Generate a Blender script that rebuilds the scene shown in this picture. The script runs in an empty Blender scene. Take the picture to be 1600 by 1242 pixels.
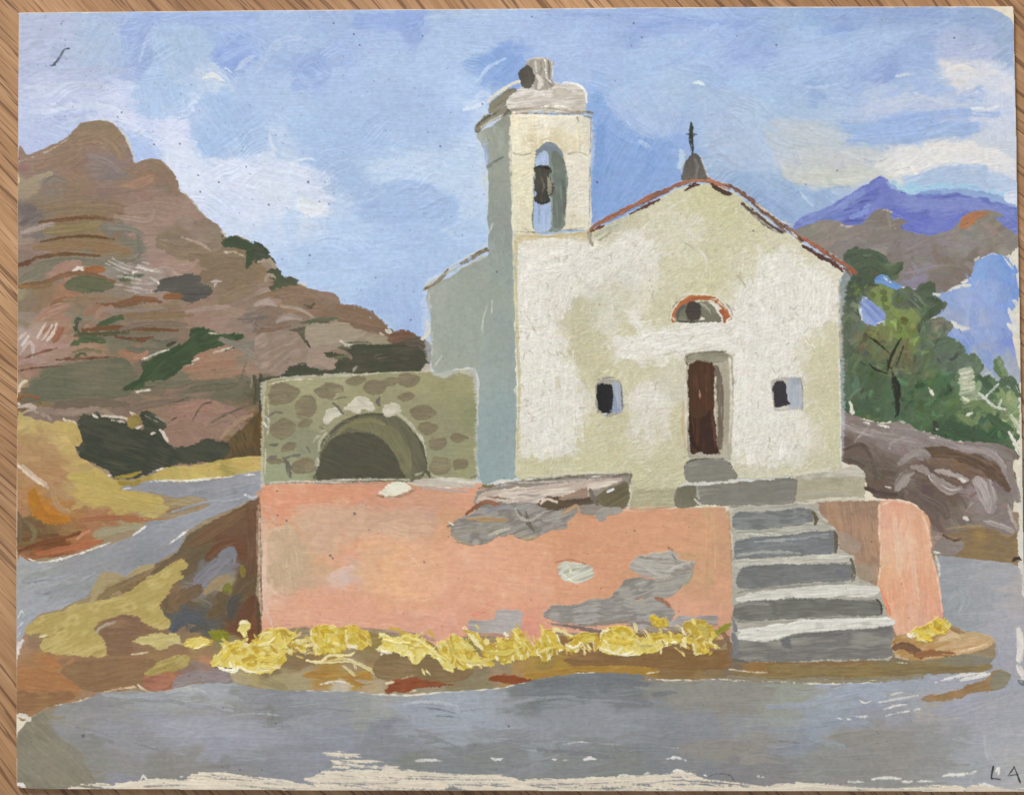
import bpy, math, numpy as np
sc = bpy.context.scene
COL = sc.collection

# ------------------------------------------------------------------ scale and camera
MM = 0.00025                # one unit of the tracing grid = 0.25 mm; the card is about 39 x 30 cm
CX, CY = 800.0, 621.0
CARD = 0.0020               # thickness of the card
def wx(x): return (x - CX) * MM
def wy(y): return (CY - y) * MM

cam_d = bpy.data.cameras.new('camera'); cam = bpy.data.objects.new('camera', cam_d); COL.objects.link(cam)
cam_d.sensor_width = 36.0
CAM_H = 0.62
cam_d.lens = 36.0 * CAM_H / 0.40
cam.location = (0, 0, CAM_H + CARD)
cam_d.clip_start = 0.01; cam_d.clip_end = 20
sc.camera = cam

world = bpy.data.worlds.new('World'); sc.world = world; world.use_nodes = True
bg = world.node_tree.nodes['Background']; bg.inputs['Color'].default_value = (0.96, 0.98, 1.0, 1); bg.inputs['Strength'].default_value = 0.40

def area(name, loc, target, size, power, col):
    d = bpy.data.lights.new(name, 'AREA'); d.shape = 'RECTANGLE'; d.size = size[0]; d.size_y = size[1]; d.energy = power; d.color = col
    o = bpy.data.objects.new(name, d); COL.objects.link(o); o.location = loc
    v = o.location - __import__('mathutils').Vector(target)
    o.rotation_euler = v.to_track_quat('Z', 'Y').to_euler()
    return o
area('window_light', (-0.9, 2.3, 1.5), (0, -0.05, 0), (0.8, 0.8), 91, (1.0, 0.985, 0.96))
sc.view_settings.view_transform = 'Standard'; sc.view_settings.look = 'None'
sc.view_settings.exposure = 0; sc.view_settings.gamma = 1; sc.view_settings.use_curve_mapping = False

# ------------------------------------------------------------------ a small paint engine (brush strokes -> colour, relief, which motif)
GAIN = 1.04
SAT = 0.90
S = 1.0                     # samples per tracing unit
X0, Y0, X1, Y1 = 20, 4, 1612, 1242
W = int((X1 - X0) * S) + 1; H = int((Y1 - Y0) * S) + 1
rng = np.random.default_rng(11)
C = np.zeros((H, W, 3), np.float32); Z = np.zeros((H, W), np.float32); L = np.zeros((H, W), np.int16)
TAB = rng.random((256, 256)).astype(np.float32) * 2 - 1
f32 = np.float32
def N(x, y, s=0):
    x = x + s * 37.17; y = y + s * 91.71
    xi = np.floor(x); yi = np.floor(y); fx = (x - xi).astype(f32); fy = (y - yi).astype(f32)
    fx = fx * fx * (3 - 2 * fx); fy = fy * fy * (3 - 2 * fy)
    xi = xi.astype(np.int32) & 255; yi = yi.astype(np.int32) & 255; x2 = (xi + 1) & 255; y2 = (yi + 1) & 255
    a = TAB[yi, xi]; b = TAB[yi, x2]; c = TAB[y2, xi]; d = TAB[y2, x2]
    return (a + (b - a) * fx) * (1 - fy) + (c + (d - c) * fx) * fy
def streak(X, Y, ang, Lg, w, s, warp=6):
    c, n = math.cos(ang), math.sin(ang)
    u = X * c + Y * n; v = -X * n + Y * c + warp * N(X / 70, Y / 70, s + 3) + warp * .35 * N(X / 22, Y / 22, s + 4)
    return .6 * N(u / Lg, v / w, s) + .4 * N(u / (Lg * .5), v / (w * .5), s + 1)
def hexc(h): return np.array([int(h[i:i + 2], 16) for i in (0, 2, 4)], f32) / 255
def cols(s): return np.array([hexc(h) for h in s.split()], f32)
def pal(cs, t):
    n = len(cs)
    if n == 1: return np.broadcast_to(cs[0], t.shape + (3,))
    t = np.clip(t, 0, .9999) * (n - 1); i = t.astype(np.int32); f = (t - i)[..., None]
    f = f * f * (3 - 2 * f)
    return cs[i] * (1 - f) + cs[np.minimum(i + 1, n - 1)] * f
def sm(x, a, b):
    t = np.clip((x - a) / (b - a), 0, 1); return t * t * (3 - 2 * t)
def pts(s):
    if not isinstance(s, str): return np.array(s, float)
    return np.array([[float(v) for v in p.split(',')] for p in s.split()], float)
def catmull(P, k=3, closed=True):
    n = len(P); out = []
    rg = range(n) if closed else range(n - 1)
    for i in rg:
        if closed: p0, p1, p2, p3 = P[(i - 1) % n], P[i], P[(i + 1) % n], P[(i + 2) % n]
        else: p0, p1, p2, p3 = P[max(i - 1, 0)], P[i], P[i + 1], P[min(i + 2, n - 1)]
        for j in range(k):
            t = j / k; t2 = t * t; t3 = t2 * t
            out.append(.5 * ((2 * p1) + (-p0 + p2) * t + (2 * p0 - 5 * p1 + 4 * p2 - p3) * t2 + (-p0 + 3 * p1 - 3 * p2 + p3) * t3))
    if not closed: out.append(P[-1])
    return np.array(out)
def win(x0, y0, x1, y1):
    a = max(0, int((x0 - X0) * S)); b = min(W, int((x1 - X0) * S) + 2); c = max(0, int((y0 - Y0) * S)); d = min(H, int((y1 - Y0) * S) + 2)
    if b - a < 2 or d - c < 2: return None
    X, Y = np.meshgrid((np.arange(a, b) / S + X0).astype(f32), (np.arange(c, d) / S + Y0).astype(f32))
    return slice(c, d), slice(a, b), X, Y
def resize(A, h, w):
    yi = np.linspace(0, A.shape[0] - 1, h); xi = np.linspace(0, A.shape[1] - 1, w)
    y0 = np.minimum(yi.astype(int), A.shape[0] - 2); x0 = np.minimum(xi.astype(int), A.shape[1] - 2)
    fy = (yi - y0).astype(f32)[:, None]; fx = (xi - x0).astype(f32)[None, :]
    if A.ndim == 3: fy = fy[..., None]; fx = fx[..., None]
    a = A[y0]; b = A[y0 + 1]; r = a * (1 - fy) + b * fy
    return r[:, x0] * (1 - fx) + r[:, x0 + 1] * fx
def sdp(X, Y, P):
    h, w = X.shape
    k = 1 if h * w < 6000 else (2 if h * w < 60000 else 4)
    if k > 1 and h > 8 and w > 8:
        hh, ww = max(3, h // k), max(3, w // k)
        xs = np.linspace(X[0, 0], X[0, -1], ww); ys = np.linspace(Y[0, 0], Y[-1, 0], hh)
        xx, yy = np.meshgrid(xs.astype(f32), ys.astype(f32))
        return resize(sdp0(xx, yy, P), h, w)
    return sdp0(X, Y, P)
def sdp0(X, Y, P):
    d = np.full(X.shape, 1e9, f32); ins = np.zeros(X.shape, bool); n = len(P)
    for i in range(n):
        ax, ay = P[i]; bx, by = P[(i + 1) % n]; ex, ey = bx - ax, by - ay
        l2 = ex * ex + ey * ey
        if l2 < 1e-9: continue
        px = X - ax; py = Y - ay
        t = np.clip((px * ex + py * ey) / l2, 0, 1)
        dd = (px - ex * t) ** 2 + (py - ey * t) ** 2
        np.minimum(d, dd, out=d)
        if ey != 0: ins ^= ((ay > Y) != (by > Y)) & (X < ex * (Y - ay) / ey + ax)
    d = np.sqrt(d); return np.where(ins, -d, d).astype(f32)

IDS = {'card': 0}
def pid(name):
    if name not in IDS: IDS[name] = len(IDS)
    return IDS[name]
seed = [1]
def put(sl, a, col, hn, name, keep=.35, cover=.5):
    A = a[..., None]
    C[sl] = C[sl] * (1 - A) + col * A
    z = Z[sl]; Z[sl] = z * (1 - a) + (keep * z + hn) * a
    if name is not None:
        l = L[sl]; l[a > cover] = pid(name)
# a filled patch of paint
def P(name, s, c, ang=0, rough=1.6, soft=1.2, mix=.9, var=.035, relief=.16, base=.25, ridge=.25, Lg=34, w=3.2, alpha=1., dry=0, wob=1.6, smooth=True, low=28, rag=1.1):
    p = pts(s); seed[0] += 1; sd_ = seed[0] % 97
    q = catmull(p) if smooth else p
    m = 6 + rough * 2
    wn = win(p[:, 0].min() - m, p[:, 1].min() - m, p[:, 0].max() + m, p[:, 1].max() + m)
    if wn is None: return
    r, cc, X, Y = wn; an = math.radians(ang)
    sd = sdp(X, Y, q) + wob * N(X / 9, Y / 9, sd_) * .8 + rough * streak(X, Y, an, 16, 2.4, sd_ + 5, 3) + rag * N(X / 1.9, Y / 1.9, sd_ + 6)
    a = np.clip(.5 - sd / soft, 0, 1) * alpha
    st = streak(X, Y, an, Lg, w, sd_); lo = N(X / low, Y / low, sd_ + 9)
    if dry: a = a * sm(streak(X, Y, an, Lg, 2.2, sd_ + 7, 3) + .25 * N(X / 3, Y / 3, sd_), -1 + dry * 1.1 - .22, -1 + dry * 1.1 + .22)
    cs = cols(c); t = .5 + .5 * mix * (.75 * st + .85 * lo)
    col = pal(cs, t) * (1 + var * streak(X, Y, an, Lg * .7, w * .6, sd_ + 11)[..., None] * 1.3)
    put((r, cc), a, col, base + relief * st * 1.4 + ridge * np.exp(-((sd + 1.6) / 1.5) ** 2), name)
# a brush stroke along a path; width tapers, bristles open up towards the end when dry
def B(name, s, wd, c, dry=.0, tap=.35, relief=.2, base=.3, alpha=1., var=.05, ridge=.2, rough=.8, mix=.9, keep=.4):
    p = catmull(pts(s), 5, False); seed[0] += 1; sd_ = seed[0] % 97
    m = wd * .8 + 4
    wn = win(p[:, 0].min() - m, p[:, 1].min() - m, p[:, 0].max() + m, p[:, 1].max() + m)
    if wn is None: return
    r, cc, X, Y = wn; d = np.full(X.shape, 1e9, f32); T = np.zeros(X.shape, f32); V = np.zeros(X.shape, f32)
    seg = np.hypot(*(p[1:] - p[:-1]).T); tot = max(seg.sum(), 1e-6); acc = 0
    for i in range(len(p) - 1):
        ax, ay = p[i]; ex, ey = p[i + 1] - p[i]; l2 = ex * ex + ey * ey
        if l2 < 1e-9: continue
        px = X - ax; py = Y - ay; t = np.clip((px * ex + py * ey) / l2, 0, 1)
        dd = np.hypot(px - ex * t, py - ey * t); k = dd < d
        d = np.where(k, dd, d); T = np.where(k, (acc + t * seg[i]), T)
        V = np.where(k, np.sign(ex * py - ey * px) * dd, V); acc += seg[i]
    tt = T / tot
    hw = wd * .5 * (1 - tap * (np.abs(tt * 2 - 1) ** 2.2)) * (1 + .18 * N(T / 14, tt * 0 + sd_, 3))
    b = .6 * N(T / 34, V / 2.0, sd_) + .4 * N(T / 18, V / 1.0, sd_ + 1)
    rough = rough * (1.7 if wd > 5 else 1.2)
    sd = d - hw + rough * b + (.7 + wd * .05) * min(1, rough) * N(X / 5, Y / 5, sd_ + 2) + .9 * min(1, rough) * N(X / 1.9, Y / 1.9, sd_ + 6)
    a = np.clip(.5 - sd / 1.1, 0, 1) * alpha
    if wd > 5: dry = max(dry, .26)
    if dry: a = a * sm(b + .3 * N(X / 3, Y / 3, sd_) - (dry * 2 - 1) * .95 - dry * 1.1 * (tt - .4) + .45, -.1, .55)
    if wd < 5: a = a * (.82 + .35 * N(T / 7, V * 0, sd_ + 4))
    a = np.clip(a, 0, 1)
    col = pal(cols(c), .5 + .5 * mix * (b + .5 * N(X / 20, Y / 20, sd_))) * (1 + var * b[..., None] * 1.6)
    put((r, cc), a, col, base + relief * b * 1.2 + ridge * np.exp(-((sd + 1.2) / 1.2) ** 2), name, keep)
# dabs thrown over an area, colours picked from a field of colour notes
def stamp(cx, cy, ln, wd, ang, curv, col, alpha, dry, relief, M=None, name=None, k=.03):
    m = max(ln, wd) * .62 + 3
    wn = win(cx - m, cy - m, cx + m, cy + m)
    if wn is None: return
    r, cc, X, Y = wn; c, n = math.cos(ang), math.sin(ang); s = rng.integers(0, 97)
    u = (X - cx) * c + (Y - cy) * n; v = -(X - cx) * n + (Y - cy) * c - curv * u * u / max(ln, 1)
    b = .6 * N(u / 30, v / 2.1, s) + .4 * N(u / 14, v / 1.1, s + 1)
    q = (np.abs(u) / (ln * .5)) ** 3 + (np.abs(v) / (wd * .5)) ** 2.4
    a = sm(1 - q + .6 * b + .25 * N(X / 6, Y / 6, s) + .28 * N(X / 2, Y / 2, s + 2), -.02, .2) * alpha
    if dry: a = a * sm(b + 1 - dry * 1.6, .1, .6)
    if M is not None: a = a * M[r, cc]
    put((r, cc), a, col * (1 + k * b[..., None] * 1.5), .16 + relief * b, name, .62)
def field(name, s, notes, n=0, ln=60, wd=16, ang=0, spread=20, jit=10, alpha=.7, dry=.2, relief=.16, power=5.2, warp=14, rough=1.4, base=.22, tone=.02, smooth=True, curv=.25, wob=1.5, k=.03, angf=None, sang=None, soft=1.2, lg=46, ww=3.0, ridge=.12):
    p = pts(s); q = catmull(p) if smooth else p; seed[0] += 1; sd_ = seed[0] % 97
    wn = win(p[:, 0].min() - 8, p[:, 1].min() - 8, p[:, 0].max() + 8, p[:, 1].max() + 8)
    r, cc, X, Y = wn; an = math.radians(ang)
    nt = []
    for e in notes.split():
        a, b, c = e.split(','); nt.append((float(a), float(b), hexc(c)))
    nx = np.array([e[0] for e in nt]); ny = np.array([e[1] for e in nt]); nc = np.array([e[2] for e in nt])
    h, w = X.shape; hh, wwid = max(4, h // 3), max(4, w // 3)
    gx, gy = np.meshgrid(np.linspace(X[0, 0], X[0, -1], wwid), np.linspace(Y[0, 0], Y[-1, 0], hh))
    jx = gx + warp * N(gx / 26, gy / 26, sd_) + warp * .5 * N(gx / 9, gy / 9, sd_ + 2); jy = gy + warp * .8 * N(gx / 26, gy / 18, sd_ + 5) + warp * .3 * N(gx / 9, gy / 7, sd_ + 6)
    num = np.zeros((hh, wwid, 3)); den = np.zeros((hh, wwid))
    for a, b, c in zip(nx, ny, nc):
        k_ = 1 / ((jx - a) ** 2 + (jy - b) ** 2 + 60) ** ((power + 1.6) / 2); num += k_[..., None] * c; den += k_
    F = (num / den[..., None]).astype(f32)
    FF = resize(F, h, w)
    sd = sdp(X, Y, q) + wob * N(X / 9, Y / 9, sd_) + rough * streak(X, Y, an, 16, 2.4, sd_ + 5, 3)
    a = np.clip(.5 - sd / soft, 0, 1)
    st = streak(X, Y, an, lg, ww, sd_, 5)
    put((r, cc), a, FF * (1 + (k * .8) * st[..., None]), base + relief * st + ridge * np.exp(-((sd + 1.6) / 1.5) ** 2), name)
    if n:
        M = np.zeros((H, W), f32); M[r, cc] = a
        tries = 0; done = 0
        while done < n and tries < n * 6:
            tries += 1
            px = rng.uniform(X[0, 0], X[0, -1]); py = rng.uniform(Y[0, 0], Y[-1, 0])
            iy = int((py - Y0) * S); ix = int((px - X0) * S)
            if not (0 <= iy < H and 0 <= ix < W) or M[iy, ix] < .5: continue
            done += 1
            fy = min(hh - 1, max(0, int((py + rng.normal(0, jit) - Y[0, 0]) / (Y[-1, 0] - Y[0, 0]) * hh))); fx = min(wwid - 1, max(0, int((px + rng.normal(0, jit) - X[0, 0]) / (X[0, -1] - X[0, 0]) * wwid)))
            col = F[fy, fx] * (1 + rng.normal(0, tone)) + rng.normal(0, tone * .35, 3).astype(f32)
            th = math.radians((angf(px, py) if angf else ang) + rng.normal(0, spread)); z = rng.uniform(.5, 1.3)
            stamp(px, py, ln * z, wd * rng.uniform(.6, 1.3), th, rng.normal(0, curv), col, alpha, dry * rng.uniform(.4, 1.4), relief, M, None, k)
def dots(name, s, rad, c):
    for e in s.split():
        x, y = map(float, e.split(','))[:2] if False else [float(v) for v in e.split(',')[:2]]
        stamp(x, y, rad * 2 + 1, rad * 2 + 1, 0, 0, hexc(c), 1, 0, .1, None, name, 0)
def E(name, x, y, rx, ry, c, rot=0, **k):
    a = np.linspace(0, 2 * np.pi, 10)[:-1]; seed[0] += 1; r = np.random.default_rng(seed[0] * 7)
    q = 1 + r.normal(0, .09, 9); c0, s0 = math.cos(math.radians(rot)), math.sin(math.radians(rot))
    u = rx * q * np.cos(a); v = ry * q * np.sin(a)
    P(name, np.stack([x + u * c0 - v * s0, y + u * s0 + v * c0], 1), c, **k)

# ================================================================== THE PICTURE, painted from back to front
# ---- primed card (bare priming shows where the paint stops)
C[:] = hexc('e6dac2'); L[:] = 0

# ---- sky
def sky_ang(x, y):
    if y < 60: return 2
    if x < 260 and y < 190: return 2 + 10 * math.sin(x / 60)
    if x < 420: return 25
    if 930 < x < 1060 and y > 180: return -50
    if 1180 < x < 1420 and y < 140: return -28 + 14 * math.sin(y / 40)
    if x > 1250: return -4
    return 12 * math.sin(x / 130 + y / 90)
field('painted_sky', '28,21 110,20 250,18 400,16 600,15 800,14 1000,12 1200,11 1330,11 1500,11 1545,13 1568,22 1583,40 1585,100 1589,180 1590,300 1592,420 1594,560 1300,580 1100,500 800,560 500,600 200,560 27,420 27,200',
 '40,40,a9b6d3 100,60,a7b8d8 150,50,a0b6da 200,60,9db5de 225,40,96afdf 260,70,a3c0e4 205,90,93acdc 300,70,a6c2e4 350,30,9cb6e3 350,90,8aa9e2 365,85,86a4e0 60,110,adb9dc 60,150,b9c6e6 110,140,b4c1e0 100,165,c2cee8 150,125,b0c0e2 170,165,c9d4ef 190,140,c0cdee 240,130,a9c6ec 250,165,a6c5ec 225,160,b0c8ec 60,185,b2c1e4 100,190,aebfe4 50,230,b1bfe6 30,215,b3c1e6 200,195,b8c6e8 215,205,adc4ee 245,215,c6d3f0 235,240,a8c0ec 270,190,c6d2f0 290,190,ccd7f2 280,215,c8d4f1 330,150,a5c4ee 330,200,a4c4ee 320,235,a6c5ed 332,124,bdd0ea 290,245,d0dcf1 300,280,d0dcf2 350,262,ccd9f0 390,285,cfdcf2 400,330,cfdcf3 350,330,c9d8f2 410,250,b4cdee 430,270,c7d6ee 455,262,cfdcf0 425,290,d3def0 400,245,bfd2ef 400,120,a3bce8 430,90,9cb8e6 450,50,a2bce6 480,60,a4bfe8 500,30,9bb5e2 400,150,a7c2ea 450,150,a8c3e9 480,200,a2c0e8 540,120,a4c0e9 540,95,9db8e8 490,100,90ace2 600,60,a0bbe8 650,28,8eabe2 645,40,8fabe3 690,30,a5bfe4 600,100,a6c1e8 680,90,a7c3ea 600,150,a2bce4 620,180,a0bae4 570,220,a1bfe8 520,230,a3c0ea 540,280,a3c0e7 520,260,a3bfe6 640,200,a3bfe6 700,200,a4c0ea 720,60,a8c3ea 760,60,a9c5ec 800,45,a3bfec 780,105,7fa6e4 795,95,83a8e6 770,118,8cade3 745,150,a8c6f0 735,168,bcd3f3 720,185,a6c2f0 690,240,a9c6ee 660,250,bfd5ee 620,258,b7d0ec 600,270,b5cfec 700,265,b6d0ee 720,215,b4cef0 740,225,bdd4f2 730,300,b6cff2 740,270,b9d2f2 640,290,a9c5ea 600,300,a0bde6 590,320,9fbbe6 630,320,9cb9e8 700,330,a6c3ee 740,340,b4cff2 490,330,dbe4f0 480,335,e0e6ee 500,325,d2def0 530,330,b5cdee 560,360,b3cdf0 450,340,cbdbf3 430,370,c0d5f2 500,400,aecaf0 470,420,b2cdf2 540,430,accaef 600,400,a7c4ec 640,450,a3c1ec 660,430,a8c5ee 600,480,a0bfec 650,500,9cbaea 600,510,a8c2e4 700,390,a8c6ee 870,70,a5c0ec 900,100,a2beea 840,40,a2bdea 880,30,9ab6e4 960,30,98b3e2 1000,40,93afe4 930,55,a0bcea 960,120,9fbce8 1000,100,a3c2ec 1050,80,a2c0ea 1100,60,9fbcea 1100,90,9fbde9 1180,40,96b4e4 1150,80,99b5e8 1180,80,93aee6 1060,135,a8c4e6 930,150,8fb3ea 930,165,84abe6 950,180,9cb8ec 990,160,a5bfe6 1000,200,a3bfe8 1040,200,a6c0e6 940,200,7ea7e2 960,230,86abe4 980,260,82a6e0 950,290,7ea4de 940,320,7b9fdc 1020,230,88abe4 1040,260,86aae2 1050,215,8fb0e8 1010,290,82a5de 1000,190,a8c2ea 1110,180,a3bfe6 1150,200,a6c0e2 1130,230,a9c1e2 1160,240,a8bede 1200,230,a9c2e2 1180,270,a7c1e0 1200,180,a3c3e6 1180,130,a4c2ea 1170,290,93b2da 1190,320,8aa9d8 1230,300,8cadda 1225,330,93b1dc 1250,310,9fbde2 1300,300,9dbce0 1330,300,a9c3e2 1240,40,9bb9e2 1290,20,8fb0e0 1330,40,86a6de 1400,30,8ca8d8 1450,30,8facdb 1520,40,92add6 1560,60,9ab2d6 1575,90,9bb3d8 1250,80,a0bee9 1300,80,a3c0ea 1350,65,9fbce6 1400,50,a2bbe2 1300,110,a2bfe8 1350,90,9dbae8 1375,115,90aadf 1380,122,8ba5dd 1340,120,95b1e2 1430,80,9ab6e6 1450,100,98b4e4 1500,70,a9bbe4 1520,70,acbae4 1530,90,aebfe2 1480,55,a9bbe4 1500,120,d8d8dc 1485,112,dfdcdc 1520,105,dadbe0 1540,112,d0d9ec 1560,120,bfcdea 1470,120,b8cbe4 1575,150,c6d0ee 1250,150,a2bde6 1300,150,a8c1e8 1280,145,94b2e0 1350,150,a5c0e9 1400,135,a3bde8 1450,140,a2bbe8 1420,155,b9cae2 1470,152,b6c6e4 1380,155,b6c9e2 1400,165,b7c7ea 1500,150,a9c0ea 1540,145,a2bdea 1350,175,b0c4e6 1300,190,adc6e2 1260,180,a9c4e4 1420,190,9ab8ea 1460,185,9ab7ea 1380,205,99b8ea 1340,215,97b7e4 1430,210,a2bceb 1510,200,a9beea 1540,180,c9d4ea 1560,200,c9d4e4 1570,230,c9d3e0 1540,220,c9d2e0 1480,215,c6cfe0 1210,220,abc3dc 1250,220,b4c7d8 1290,210,b9c9dc 1230,250,b7c3d6 1280,240,c3ccd4 1260,270,c7cfd0 1300,260,c9cfcf 1340,250,c6cdd2 1370,245,c4cdda 1240,285,c6cdc4 1290,285,c6cec8 1330,275,cacfcb 1370,265,cdd2d0 1395,245,c9d0dc 1420,240,cdd2de 1430,255,dfe0dc 1405,265,e0e2dc 1470,225,d9dbdc 1500,235,e4e2da 1540,245,dcdcdc 1560,255,d2d8e6 1470,245,e0e0dc 1510,255,d4dae2 1450,265,c2cfe4 1480,262,abc3e6 1440,280,a6c1e2 1500,275,a8c0e6 1470,290,a0bbe0 1540,270,adc4e6 1570,290,c6d0ec 1560,310,c4cdea 1580,280,d4d9e4 1585,500,e0d8c4',
 n=2100, ln=52, wd=15, spread=24, jit=9, alpha=.62, dry=.34, relief=.15, warp=12, tone=.012, angf=sky_ang, k=.022, lg=40, ww=2.6, soft=2)

for s, c, g, al in [
 ('30,26 120,24 150,60 110,100 30,110', 'a9b5d4 b1bcd9 a3b0d0', 0, .6), ('34,112 110,120 160,128 150,150 90,150 34,146', 'adb8da b9c3e0 a2b0d4', 3, .6), ('34,150 120,146 180,156 214,182 204,206 170,184 120,176 60,190 34,196', 'c3cdea b6c3e4 cfd8f0', 6, .7),
 ('120,30 190,40 205,90 180,120 120,100 118,60', 'a0bcdc a9bfdc 98b4d8', -60, .6), ('188,24 250,22 240,60 215,96 196,84 190,50', '8ea8e0 98b0e2 a4b9e0', -60, .7), ('240,40 300,30 320,80 290,120 250,110', 'a6c1e4 9fbbe2 b3c6e0', 70, .6), ('330,90 370,76 400,88 385,104 350,106', '84a2e2 8eabe6', -10, .7),
 ('250,20 390,20 396,32 330,40 270,36', '8fabe2 9cb4e6', 0, .7), ('206,140 260,126 296,150 290,186 250,190 218,182', 'a8c6ec a3c0e8', 80, .7), ('295,180 330,150 400,170 420,220 405,238 380,246 330,248 306,240 296,210', 'a2c1ec 9dbce8 abc8ee', 60, .7),
 ('180,170 230,186 296,186 294,212 250,212 216,204', 'c9d2ef d2daf4', 12, .7), ('236,210 300,216 320,244 396,250 428,236 440,252 520,270 500,300 430,290 380,300 300,296 262,262 240,236', 'ccd8f2 d6e0f4 c2d2f0', 14, .65), ('196,196 236,214 250,244 214,246 206,216', 'a6bfee b0c6f0', 50, .7),
 ('428,214 470,236 520,242 560,262 560,300 500,300 520,280 470,258 436,250', 'a3bfe8 9ab9e4', 20, .5), ('560,214 640,180 740,190 730,230 640,246 570,250', 'a0bde8 a8c4ec 9ab8e4', 4, .5), ('574,262 600,250 640,246 642,236 650,226 662,236 700,238 720,222 730,206 744,214 756,240 760,300 740,350 716,330 700,296 660,288 620,290 590,288 596,276', 'b4d0f0 bdd5f2 adc9ec', 8, .75),
 ('560,320 580,300 620,288 690,296 720,320 700,340 660,344 620,340 590,334', '98b7e6 9fbde8 92b0e2', -4, .75), ('470,320 490,312 508,316 516,330 498,344 474,336', 'd6e2f0 e0e6ee cad9f0', 20, .6), ('444,330 560,350 640,346 740,344 756,380 660,430 540,420 470,410', 'accbf0 a6c5ee b4d0f2', -4, .45), ('590,440 660,430 668,520 640,518 600,500', '9ebbea a5c0ec', 80, .5),
 ('560,22 668,22 662,38 640,46 560,44', '8facE6 84a2e0'.lower(), 0, .7), ('664,26 800,18 800,60 700,90 660,60', 'a9c5ee a2bee8', 0, .5), ('752,132 770,108 800,88 800,110 780,124', '7aa2e2 8aaee8', -50, .8),
 ('930,140 960,180 1000,210 1044,222 1050,238 1010,300 960,330 926,344 925,240', '7ca3e0 86abe6 7199d8', -64, .75), ('946,150 990,140 1060,150 1060,200 1040,216 1000,206 966,180', 'a3bee8 abc4ea 9ab6e4', 60, .6), ('1100,140 1180,150 1240,220 1190,270 1120,240 1096,190', 'a9c0e4 b2c7e4 a0bae0', 40, .5), ('1000,26 1160,32 1180,46 1100,52 1020,50', '8ca8e4 97b2e8', 2, .6), ('1150,84 1200,74 1210,92 1160,100', '8ea9e6 99b3ea', -14, .6),
 ('1190,74 1330,52 1440,30 1500,34 1400,70 1330,100 1250,116 1190,110', 'a3bfea abc5ee 9bb8e4', -16, .5), ('1280,20 1500,18 1560,40 1540,60 1440,36 1340,44', '8ba6d6 95afdc 84a1d4', 4, .7), ('1480,44 1540,50 1560,90 1500,104 1460,80', 'a9b9e0 b1bfe2', -10, .6), ('1200,190 1290,196 1380,240 1370,262 1300,286 1240,284 1210,250', 'c0c8d0 c8cdcc b4c0d2', 10, .5),
 ('1320,220 1400,196 1520,190 1540,204 1440,220 1360,224', '92b2e8 9bb9ec', -4, .75), ('1370,250 1420,232 1500,226 1560,236 1584,258 1500,266 1430,270 1400,276 1376,266', 'dfe0de e8e6de d3d8e0', -8, .7), ('1406,276 1480,256 1540,262 1586,282 1590,300 1540,292 1470,292 1430,298', 'a6c2e6 b0c8e8 9cbbe0', -4, .7), ('1180,276 1220,280 1260,304 1300,290 1330,300 1260,340 1246,360 1200,330', '8eaeda 99b6de 84a5d4', 30, .6), ('1530,96 1584,110 1588,200 1546,230 1530,200 1548,150', 'c0cce4 cad4e6 b4c3e0', 80, .55), ('1240,276 1300,262 1370,268 1340,290 1270,292', 'c6ccc4 cdd0c6', 2, .8), ('1400,242 1440,236 1500,222 1560,236 1586,250 1590,270 1540,264 1490,256 1450,268 1410,274', 'e8e7e2 dfe0e4 f0eee8', -6, .7), ('1480,104 1520,96 1560,110 1584,124 1582,150 1540,140 1500,124 1470,124', 'd3d8e6 dfdfe0 c6d0e4', 10, .6), ('1350,160 1420,148 1480,156 1540,160 1580,170 1560,186 1480,176 1400,176 1350,178', 'bac8e6 c6d0e6', 2, .6)]:
    P('painted_sky', s, c, ang=g, rough=5, soft=5, alpha=al, wob=5, dry=.12, low=22, Lg=40, w=3, relief=.16, ridge=.12, mix=.8)
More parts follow.
